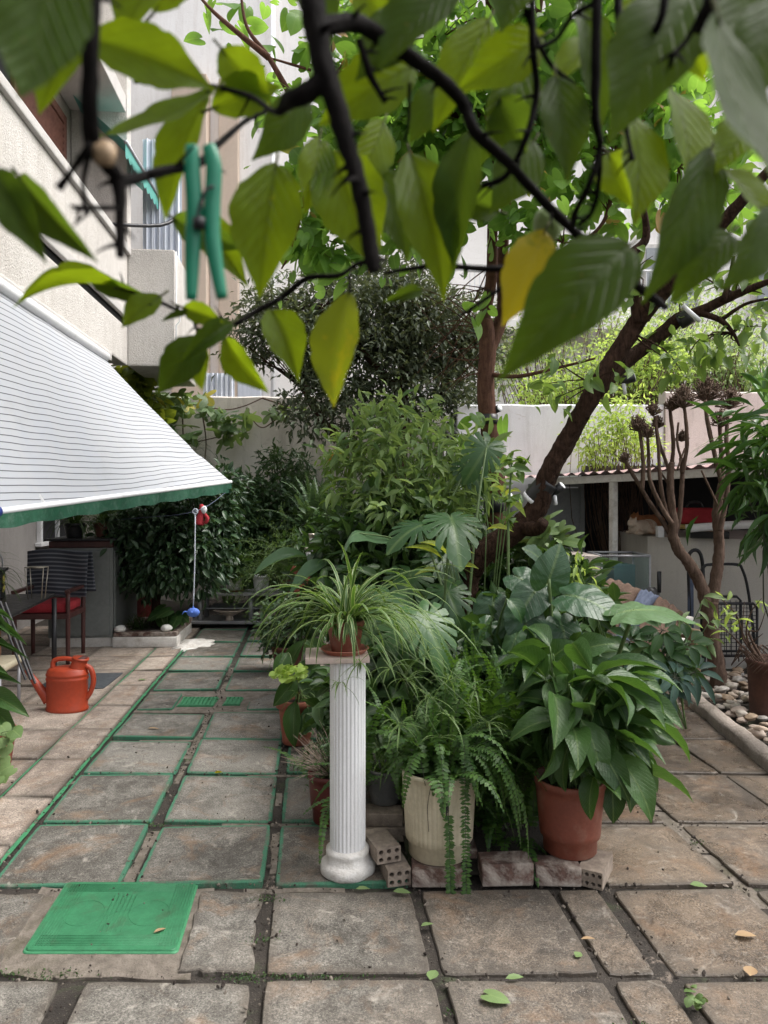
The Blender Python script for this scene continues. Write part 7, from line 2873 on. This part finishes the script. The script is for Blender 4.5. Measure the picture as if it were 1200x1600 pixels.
# hedge trees beyond the right wall
for (lab, blobs, n_, mt, sz, base) in (
        ('pale yellow green shrub spilling over the white wall', [(P(960, 590, 9.9), (.5, .4, .35)), (P(900, 610, 10), (.4, .4, .25)), (P(850, 620, 10), (.35, .4, .2)), (P(1010, 570, 9.9), (.5, .4, .4))], 3600, LM['bright'], .075, (2.9, 10.2, 0)),
        ('light green bush behind the pinkish wall', [(P(1080, 570, 10.2), (.7, .5, .4)), (P(1150, 560, 10.3), (.6, .5, .45)), (P(1190, 580, 10), (.5, .4, .4)), (P(1030, 540, 10.6), (.5, .4, .35))], 4200, LM['hedge'], .075, (4.6, 10.4, 0)),
        ('far pale green tree filling the gaps under the canopy', [(P(900, 540, 12), (1.0, .6, .6)), (P(820, 570, 12), (.7, .6, .6)), (P(1010, 500, 12), (.9, .6, .5)), (P(1120, 500, 12), (.9, .6, .5))], 3600, LM['hedge'], .085, (3.4, 12.2, 0))):
    shrub('hedge_tree', lab, 'tree', base, blobs, 160, n_, .13, sz, .5, mt, L_SMALL, stem='barkgrey', r0=.02)
shrub('young_tree', 'bright green young tree hanging before the white wall over the shed', 'tree', (2.75, 8.4, 0.012),
      [(P(960, 690, 8.4), (.42, .25, .28)), (P(935, 660, 8.5), (.3, .2, .25)), (P(990, 650, 8.4), (.28, .2, .25)), (P(1000, 690, 8.3), (.2, .2, .2)), (P(930, 705, 8.3), (.2, .15, .12))], 90, 1500, .07, .07, .42, LM['bright'], L_SMALL, stem='barkgrey', r0=.008)

# pruned tree in the pebble bed
c = G(1124, 1080)
t = plant('pruned_tree', 'pruned bare tree with dried brown flower heads in the pebble bed', 'tree', c)
ms = MB()
Y0 = c.y


def br(pts, rad, n=8, k=6, Yo=0.0, rough=.14):
    tube(ms, [P(x, y, Y0 + Yo + (p[2] if len(p) > 2 else 0)) if True else 0 for p in pts for (x, y) in [p[:2]]], rad, n, k, 0, rough + .10, Yo, freq=16)


br([(1125, 1084), (1122, 1060), (1115, 1010), (1110, 970), (1112, 940)], [.075, .062, .058, .056, .05], 14)
br([(1110, 965), (1095, 915), (1080, 885), (1062, 862), (1052, 842), (1052, 820), (1051, 800), (1048, 775), (1047, 745), (1050, 722)], [.052, .046, .044, .042, .040, .034, .03, .028, .026, .022], 12)
br([(1112, 945), (1118, 905), (1123, 870), (1123, 835), (1120, 800), (1125, 775), (1128, 755)], [.048, .042, .04, .038, .036, .034, .03], 12)
for (pts, r) in (([(1052, 842), (1035, 815), (1018, 790), (1003, 765), (985, 735), (976, 718)], .016), ([(1050, 818), (1038, 800), (1025, 775), (1015, 748), (1014, 730)], .016), ([(1003, 765), (1005, 735), (1003, 700), (998, 665)], .014), ([(1014, 738), (1013, 700), (1011, 675)], .012),
                 ([(1045, 812), (1037, 785), (1031, 745), (1029, 700), (1023, 650)], .014), ([(1048, 745), (1040, 720), (1030, 690), (1024, 655)], .012), ([(1050, 722), (1052, 690), (1047, 640), (1049, 632)], .014), ([(1052, 840), (1060, 815), (1064, 780), (1066, 740), (1064, 715)], .018), ([(1066, 740), (1073, 700), (1072, 660), (1068, 630)], .014), ([(1064, 715), (1058, 690), (1060, 660)], .009),
                 ([(1128, 755), (1120, 725), (1112, 690), (1104, 650), (1102, 625)], .016), ([(1128, 755), (1127, 710), (1125, 670), (1127, 655)], .016), ([(1130, 760), (1140, 730), (1135, 690), (1137, 650)], .016), ([(1122, 790), (1110, 765), (1096, 735)], .008), ([(1124, 830), (1133, 790), (1138, 750)], .018), ([(1050, 765), (1030, 735), (1018, 726)], .007), ([(1058, 735), (1070, 700)], .007)):
    br(pts, [r * 1.25 * (1 - .30 * i / (len(pts) - 1)) for i in range(len(pts))], 8, 8, R.uniform(-.12, .12))
ms.build('trunk', M['barkgrey'], t)
for (x, y, r) in ((1104, 614, 23), (1139, 626, 20), (1127, 657, 15), (1067, 624, 20), (1050, 634, 12), (1020, 642, 12), (996, 664, 14), (1011, 676, 12), (976, 717, 9), (1065, 683, 10), (1028, 662, 11)):
    mb = MB()
    rr = r / F * Y0
    q = P(x, y, Y0 + R.uniform(-.1, .1))
    for k in range(int(26 + r * 3)):
        d = az(R.uniform(0, 360), R.uniform(-25, 90))
        L = rr * R.uniform(.6, 1.15)
        tube(mb, [q - Z * rr * .7, q - Z * rr * .35 + d * L * .5, q + d * L - Z * rr * .1], [.003, .0035, .0045], 4, 2)
        for j in range(3):
            e = q + d * L * R.uniform(.6, 1.05)
            tube(mb, [e, e + az(R.uniform(0, 360), R.uniform(-10, 80)) * rr * .3], [.004, .0025], 4)
    mb.build('dry_flower_head', M['straw'], t)

# right edge shrub and yucca
shrub('glossy_shrub', 'large glossy dark green shrub at the right edge', 'shrub', (2.55, 4.2, .02),
      [(P(1205, 700, 4.2), (.14, .25, .26)), (P(1245, 670, 4.2), (.22, .3, .36)), (P(1235, 760, 4.2), (.18, .25, .30)), (P(1200, 790, 4.1), (.08, .2, .10)), (P(1182, 720, 4.2), (.06, .12, .14))], 46, 470, .09, .19, .19, LM['olean'], L_LANCE, droop=.5, jit=.6)
c = Vector((2.95, 5.0, .02))
t = plant('yucca', 'yucca with stiff pale green sword leaves behind the glossy shrub', 'plant', c)
ms = MB()
top = P(1215, 660, 5.0)
tube(ms, [c, c.lerp(top, .5) + V3(.03, 0, 0), top], [.06, .05, .045], 10, 5, rough=.2)
ms.build('trunk', M['barkgrey'], t)
mb = MB()
for k in range(46):
    blade(mb, top, az(R.uniform(0, 360), R.uniform(-45, 85)), R.uniform(.4, .62), .024, R.uniform(.1, .7), 7, prof_lance)
for (x, y) in ((1172, 568), (1160, 585), (1190, 560), (1145, 740), (1150, 800), (1165, 810), (1180, 830)):
    e = P(x, y, 4.8)
    d = e - top
    blade(mb, top, d + Z * .03, d.length, .024, .12, 7, prof_lance)
mb.build('foliage', LM['yucca'], t)

# ---- fallen leaves and a weed
def fallen(x, y, L, kind, a, label, asp=.62):
    q = G(x, y, .012)
    mb = MB()
    tp = L_HEART if asp > .8 else L_OVATE
    mb.many(tp, frames([tuple(q)], [(sin(a), cos(a), .03)], [(R.gauss(0, .1), R.gauss(0, .1), 1)], [(L * asp, L, L * .5)]))
    V = np.concatenate(mb.V)
    dz = .008 - V[:, 2].min()
    mb.V = [v + np.array([0, 0, dz]) for v in mb.V]
    single(mb, 'fallen_leaf', LM['fallen' if kind == 0 else ('fallenb' if kind == 1 else 'lemony')], label, 'fallen leaf', 'fallen leaves on the paving', smooth=True)


fallen(766, 1556, .062, 0, 2.0, 'large pale green fallen leaf with stalk near the bottom edge', .95)
fallen(658, 1446, .05, 0, 1.2, 'small green fallen leaf in the joint below the bricks')
fallen(672, 1530, .055, 0, .4, 'yellow green fallen leaf at the crossing of two joints', .7)
fallen(614, 1392, .07, 0, 1.7, 'long green fallen leaf under the hollow bricks', .45)
fallen(556, 1388, .055, 0, 1.5, 'half green fallen leaf in front of the column', .5)
fallen(790, 1528, .06, 0, 1.4, 'narrow green fallen leaf on the joint at the bottom', .4)
fallen(1078, 1381, .065, 0, 1.8, 'pale green fallen leaf on the right paving joint', .6)
fallen(1148, 1460, .075, 1, 1.6, 'curled brown fallen leaf on the right slab', .5)
fallen(1172, 1524, .06, 1, .5, 'dry brown fallen leaf near the lower right corner', .7)
fallen(908, 1466, .05, 1, 1.5, 'thin brown fallen leaf across the dark joint', .35)
fallen(900, 1494, .035, 0, .7, 'tiny green fallen leaf beside the dark joint', .8)
fallen(335, 1207, .045, 2, 1.2, 'yellow fallen leaf between the green rimmed slabs', .8)
fallen(240, 1456, .045, 1, .9, 'dark dry leaf lying on the green inspection cover', .4)
fallen(230, 1138, .08, 1, 1.6, 'small dry leaf on the slab behind the watering can', .35)
fallen(215, 1062, .07, 0, 1.6, 'small green leaf on the terrace tile near the planter', .5)
c = G(1086, 1572)
t = plant('weed', 'tiny bright weed sprouting in the joint at the bottom right', 'plant', c)
mb = MB()
pos = np.array([tuple(c)] * 14) + rng.normal(size=(14, 3)) * .012 + np.array([0, 0, .02])
leaves(mb, L_ROUND, pos, nrm(rng.normal(size=(14, 3)) + np.array([0, 0, .5])), .02, 1, .1)
mb.build('foliage', LM['fallen'], t)
for (x, lab) in ((1118, 'limp rotten leaf lying beside the kerb'),):
    fallen(x + 18, 1150, .09, 1, 1.2, lab, .5)

# ================================================================ overhanging lemon branches near the camera
c = Vector((-1.1, -1.3, 0))
t = plant('overhanging_lemon_tree', 'lemon tree whose dark branches and large leaves hang over the view', 'tree', c)
ms = MB()
limb = Vector((-.05, .28, 2.35))
tube(ms, [c, c + V3(.05, .1, 1.0), c + V3(.3, .6, 1.9), Vector((-.35, -.1, 2.35)), limb, Vector((.3, .6, 2.45))], [.09, .075, .06, .04, .026, .014], 14, 8, rough=.12)


def B(pts, wid, k=6, n=10):
    """branch through photo bearings (px, py, distance); widths in photo pixels"""
    v = [P(*p) for p in pts]
    r = [w / 2 / F * p[2] for w, p in zip(wid, pts)]
    tube(ms, v, r, n, k + 2, 0, .22, pts[0][0], freq=75)
    w, rr = cat_rom(v, r, 5)
    for i in range(2, len(w) - 1):
        if R.random() < .22:
            d = (w[i + 1] - w[i]).normalized()
            o = d.cross(Vector((R.gauss(0, 1), R.gauss(0, 1), R.gauss(0, 1)))).normalized()
            L_ = R.uniform(.006, .016)
            tube(ms, [w[i] + o * rr[i] * .6, w[i] + o * (rr[i] + L_ * .5) + d * L_ * .2, w[i] + o * (rr[i] + L_) + d * L_ * .5], [rr[i] * .35 + .0006, .0008, .0003], 6, 2)
    return v


B([(455, -230, .42), (478, -60, .42), (490, 20, .42), (508, 110, .42), (535, 200, .42), (556, 270, .42), (570, 330, .42), (580, 395, .42), (585, 425, .42)], [40, 40, 40, 38, 32, 27, 25, 27, 22])
tube(ms, [limb, P(440, -330, .42), P(455, -230, .42)], [.02, .012, .008], 8, 4)
B([(495, 45, .42), (560, 38, .44), (620, 75, .46), (690, 125, .48), (725, 165, .5), (742, 205, .5), (790, 250, .52), (840, 305, .54), (900, 365, .55), (960, 420, .56), (1020, 465, .58), (1040, 480, .6)], [34, 28, 24, 22, 20, 18, 17, 15, 14, 14, 14, 9])
B([(500, 130, .42), (470, 150, .42), (450, 158, .43), (430, 175, .45), (390, 150, .5), (330, 135, .52), (270, 128, .53), (210, 128, .55)], [34, 30, 26, 10, 8, 8, 9, 5])
B([(150, -250, .34), (146, -60, .34), (142, 60, .34), (140, 180, .35), (146, 228, .36), (165, 255, .37), (184, 283, .38), (188, 340, .38), (188, 402, .38)], [30, 30, 28, 26, 25, 24, 24, 15, 14])
B([(184, 285, .38), (215, 278, .4), (265, 265, .44), (310, 255, .46), (345, 222, .5), (390, 185, .54), (440, 165, .56)], [22, 17, 16, 14, 10, 8, 6])
B([(140, 225, .35), (110, 270, .36), (92, 295, .36)], [11, 9, 14])
B([(140, 235, .35), (130, 290, .36), (136, 335, .36)], [9, 8, 9])
B([(184, 325, .38), (150, 325, .37), (110, 322, .37)], [9, 8, 5])
B([(600, 405, .60), (560, 412, .62), (530, 430, .62), (480, 435, .63), (440, 465, .64), (400, 487, .64), (370, 506, .63)], [6, 7, 8, 9, 9, 9, 8])
B([(860, 390, .62), (825, 415, .62), (760, 420, .62), (690, 415, .62), (640, 420, .62), (600, 427, .62)], [12, 12, 10, 9, 7, 5])
B([(825, 420, .62), (790, 445, .62), (740, 480, .62), (715, 495, .62)], [9, 7, 6, 3])
B([(370, 506, .63), (330, 500, .62), (290, 490, .61), (250, 472, .60), (205, 455, .6), (180, 448, .6)], [6, 6, 6, 6, 6, 4])
B([(300, 490, .62), (305, 510, .62), (312, 525, .62)], [5, 4, 3])
B([(545, 430, .62), (547, 445, .62), (546, 460, .62)], [5, 4, 4])
B([(832, -80, .5), (832, 60, .5), (838, 150, .52), (820, 220, .52), (790, 275, .54), (745, 295, .56), (705, 325, .58), (690, 370, .58), (665, 400, .58)], [12, 11, 11, 10, 9, 9, 9, 7, 5])
B([(700, 325, .58), (660, 310, .58), (630, 280, .57), (622, 262, .57)], [7, 6, 6, 4])
B([(705, 330, .58), (712, 350, .58), (697, 365, .58)], [6, 6, 4])
B([(935, -80, .48), (932, 50, .48), (930, 180, .49), (938, 230, .5), (920, 290, .5), (900, 330, .52), (895, 352, .54)], [15, 15, 14, 11, 10, 10, 10])
B([(962, -60, .48), (968, 40, .48), (980, 110, .48), (976, 170, .48), (982, 220, .48), (988, 250, .48)], [13, 13, 12, 9, 7, 9])
B([(938, 230, .5), (935, 290, .51), (925, 330, .52), (905, 352, .54)], [9, 8, 8, 6])
B([(1120, -60, .36), (1108, 10, .36), (1090, 50, .37)], [26, 22, 12])
B([(1040, -60, .42), (1035, 20, .42), (1010, 70, .43), (1000, 90, .43)], [14, 12, 10, 6])
B([(1100, 10, .4), (1075, 60, .41), (1050, 90, .41), (1048, 120, .42)], [9, 9, 8, 5])
B([(840, 75, .5), (870, 60, .5), (895, 25, .49), (930, 5, .48)], [7, 7, 8, 8])
B([(640, -60, .5), (620, 20, .5), (630, 50, .5), (640, 55, .5)], [11, 9, 8, 7])
B([(820, -40, .5), (822, 20, .5), (860, 100, .51), (900, 130, .5)], [9, 9, 8, 5])
B([(640, 130, .47), (638, 190, .5), (632, 220, .52)], [6, 5, 4])
B([(560, 60, .44), (580, 120, .45), (602, 160, .46)], [12, 12, 8])
ms.build('branch', M['barkdk'], t)
bs_ = MB()
for (x, y, d_) in ((165, 240, .355),):
    ball(bs_, P(x, y, d_), (.006, .005, .006), 12, 8, jit=.3)
bs_.build('cut_stub', M['woodlt'], t)

LC = [leafT(prof_citrus, 20, 4, f_, c_, wave=.012, side=s_) for f_, c_, s_ in ((.16, .5, .0), (.28, .75, .10), (.08, -.45, -.10), (.36, 1.0, .06))]


def LF(x0, y0, x1, y1, w, d0, d1, kind='lemon', tv=0, roll=0.0, nm=True):
    p, q = P(x0, y0, d0), P(x1, y1, d1)
    d = q - p
    L = d.length
    wd = w * .86 / F * (d0 + d1) / 2
    nor = Vector((0, -1, .15)) + Vector((roll + R.gauss(0, .32), 0, R.gauss(0, .38)))
    mb = MB()
    pet = d.normalized() * .008
    tube(mb, [p - pet, p, p + pet * .8], [.0011, .001, .0008], 5, 2, 1)
    mb.many(LC[tv], frames([tuple(p)], [tuple(d)], [tuple(nor)], [(wd, L, L)]), 0)
    mb.build('leaf', [LM[kind], M['twiggreen']], t)


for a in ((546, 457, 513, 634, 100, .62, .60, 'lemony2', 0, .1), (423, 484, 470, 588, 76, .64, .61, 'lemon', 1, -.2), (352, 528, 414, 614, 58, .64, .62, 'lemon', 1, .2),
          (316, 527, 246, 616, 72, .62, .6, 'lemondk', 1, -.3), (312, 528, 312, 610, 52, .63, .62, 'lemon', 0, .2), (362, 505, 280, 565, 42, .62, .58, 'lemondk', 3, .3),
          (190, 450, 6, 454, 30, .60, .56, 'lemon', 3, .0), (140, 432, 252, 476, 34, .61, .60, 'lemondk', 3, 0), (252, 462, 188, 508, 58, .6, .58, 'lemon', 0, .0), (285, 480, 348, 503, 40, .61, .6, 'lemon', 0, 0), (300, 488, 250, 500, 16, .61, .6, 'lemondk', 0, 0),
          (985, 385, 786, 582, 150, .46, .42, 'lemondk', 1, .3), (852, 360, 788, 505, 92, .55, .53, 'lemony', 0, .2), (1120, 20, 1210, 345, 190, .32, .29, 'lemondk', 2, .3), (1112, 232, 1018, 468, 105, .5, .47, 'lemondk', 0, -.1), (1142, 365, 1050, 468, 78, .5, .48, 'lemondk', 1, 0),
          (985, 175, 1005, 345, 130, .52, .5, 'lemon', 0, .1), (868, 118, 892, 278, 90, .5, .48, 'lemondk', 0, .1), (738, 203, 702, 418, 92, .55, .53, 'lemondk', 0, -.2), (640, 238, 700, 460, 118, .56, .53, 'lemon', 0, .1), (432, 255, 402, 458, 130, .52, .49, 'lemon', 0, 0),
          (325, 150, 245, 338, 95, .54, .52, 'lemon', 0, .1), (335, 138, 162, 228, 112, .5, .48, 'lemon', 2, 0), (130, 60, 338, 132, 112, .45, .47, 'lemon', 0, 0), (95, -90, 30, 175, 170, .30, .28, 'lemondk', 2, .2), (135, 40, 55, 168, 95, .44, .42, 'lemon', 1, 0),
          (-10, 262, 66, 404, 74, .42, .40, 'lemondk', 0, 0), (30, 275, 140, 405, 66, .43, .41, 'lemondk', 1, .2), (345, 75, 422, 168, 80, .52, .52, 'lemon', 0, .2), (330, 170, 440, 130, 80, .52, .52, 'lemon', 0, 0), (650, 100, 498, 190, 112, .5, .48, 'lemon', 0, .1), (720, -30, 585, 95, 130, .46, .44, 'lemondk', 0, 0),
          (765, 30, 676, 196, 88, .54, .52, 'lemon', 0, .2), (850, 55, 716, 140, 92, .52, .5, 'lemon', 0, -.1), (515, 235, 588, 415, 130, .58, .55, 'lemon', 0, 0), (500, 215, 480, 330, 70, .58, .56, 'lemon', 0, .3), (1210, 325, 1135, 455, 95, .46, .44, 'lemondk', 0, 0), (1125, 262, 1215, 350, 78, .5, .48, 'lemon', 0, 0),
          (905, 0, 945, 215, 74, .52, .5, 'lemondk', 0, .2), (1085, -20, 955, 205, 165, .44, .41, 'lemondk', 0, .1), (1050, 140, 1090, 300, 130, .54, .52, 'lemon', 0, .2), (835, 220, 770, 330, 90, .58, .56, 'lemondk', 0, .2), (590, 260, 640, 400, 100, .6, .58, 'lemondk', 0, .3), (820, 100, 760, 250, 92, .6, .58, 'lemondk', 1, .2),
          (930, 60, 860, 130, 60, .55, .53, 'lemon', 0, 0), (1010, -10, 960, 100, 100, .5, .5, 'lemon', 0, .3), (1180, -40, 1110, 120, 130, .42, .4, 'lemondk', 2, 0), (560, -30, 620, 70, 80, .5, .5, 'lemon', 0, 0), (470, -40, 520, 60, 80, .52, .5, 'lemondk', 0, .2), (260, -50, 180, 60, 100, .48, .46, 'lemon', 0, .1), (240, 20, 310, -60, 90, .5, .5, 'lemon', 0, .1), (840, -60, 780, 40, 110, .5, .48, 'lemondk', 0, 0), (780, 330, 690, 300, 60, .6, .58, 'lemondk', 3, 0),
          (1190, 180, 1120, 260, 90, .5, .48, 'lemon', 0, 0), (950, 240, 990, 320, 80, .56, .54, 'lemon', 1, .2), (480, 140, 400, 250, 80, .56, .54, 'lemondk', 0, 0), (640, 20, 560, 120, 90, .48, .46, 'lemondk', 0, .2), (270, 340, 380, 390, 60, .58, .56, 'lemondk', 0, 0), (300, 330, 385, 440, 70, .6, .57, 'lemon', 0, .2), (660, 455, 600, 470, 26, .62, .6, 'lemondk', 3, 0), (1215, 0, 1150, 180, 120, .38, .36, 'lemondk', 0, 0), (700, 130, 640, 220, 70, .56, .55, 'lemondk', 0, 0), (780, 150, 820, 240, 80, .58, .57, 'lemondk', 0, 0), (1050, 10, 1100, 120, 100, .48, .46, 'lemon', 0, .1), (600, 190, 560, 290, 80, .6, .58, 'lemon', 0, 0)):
    a = list(a)
    if a[7] == 'lemony2':
        a[7] = 'lemony2'
    LF(*a)
mb = MB()
ball(mb, P(857, 350, .58), (.0118, .0118, .0145), 18, 14, jit=.05)
mb.build('fruit', pmat('unripe_lemon_skin', (.20, .27, .10), (.15, .22, .07), .45, 60, .001), t)

# clothes peg clipped on the branch
q = P(318, 256, .455)
t = thing('clothes_peg', 'teal plastic clothes peg clipped on the dark branch', 'clothes peg', q)
for (pts, nm) in (([(300, 228), (300, 262), (304, 330), (301, 385), (299, 468)], 0), ([(326, 228), (334, 262), (331, 330), (333, 385), (347, 466)], 1)):
    mb = MB()
    v = [P(x, y, .448) for x, y in pts]
    V, U = [], []
    wd = [7.5, 9.5, 10, 9.5, 6.5]
    v2, w2 = cat_rom(v, wd, 6)
    n_ = len(v2)
    tube(mb, v2, [w / F * .45 for w in w2], 12, 0, flat=1.35)
    mb.build('peg_arm', M['clip'], t)
mb = MB()
tube(mb, [P(334, 292, .441), P(322, 297, .439), P(311, 325, .439), P(308, 350, .440)], .0011, 6, 4)
lathe(mb, [(.0038, -.003), (.0038, .003)], P(311, 349, .441), 14)
mb.build('spring', M['blackmetal'], t)
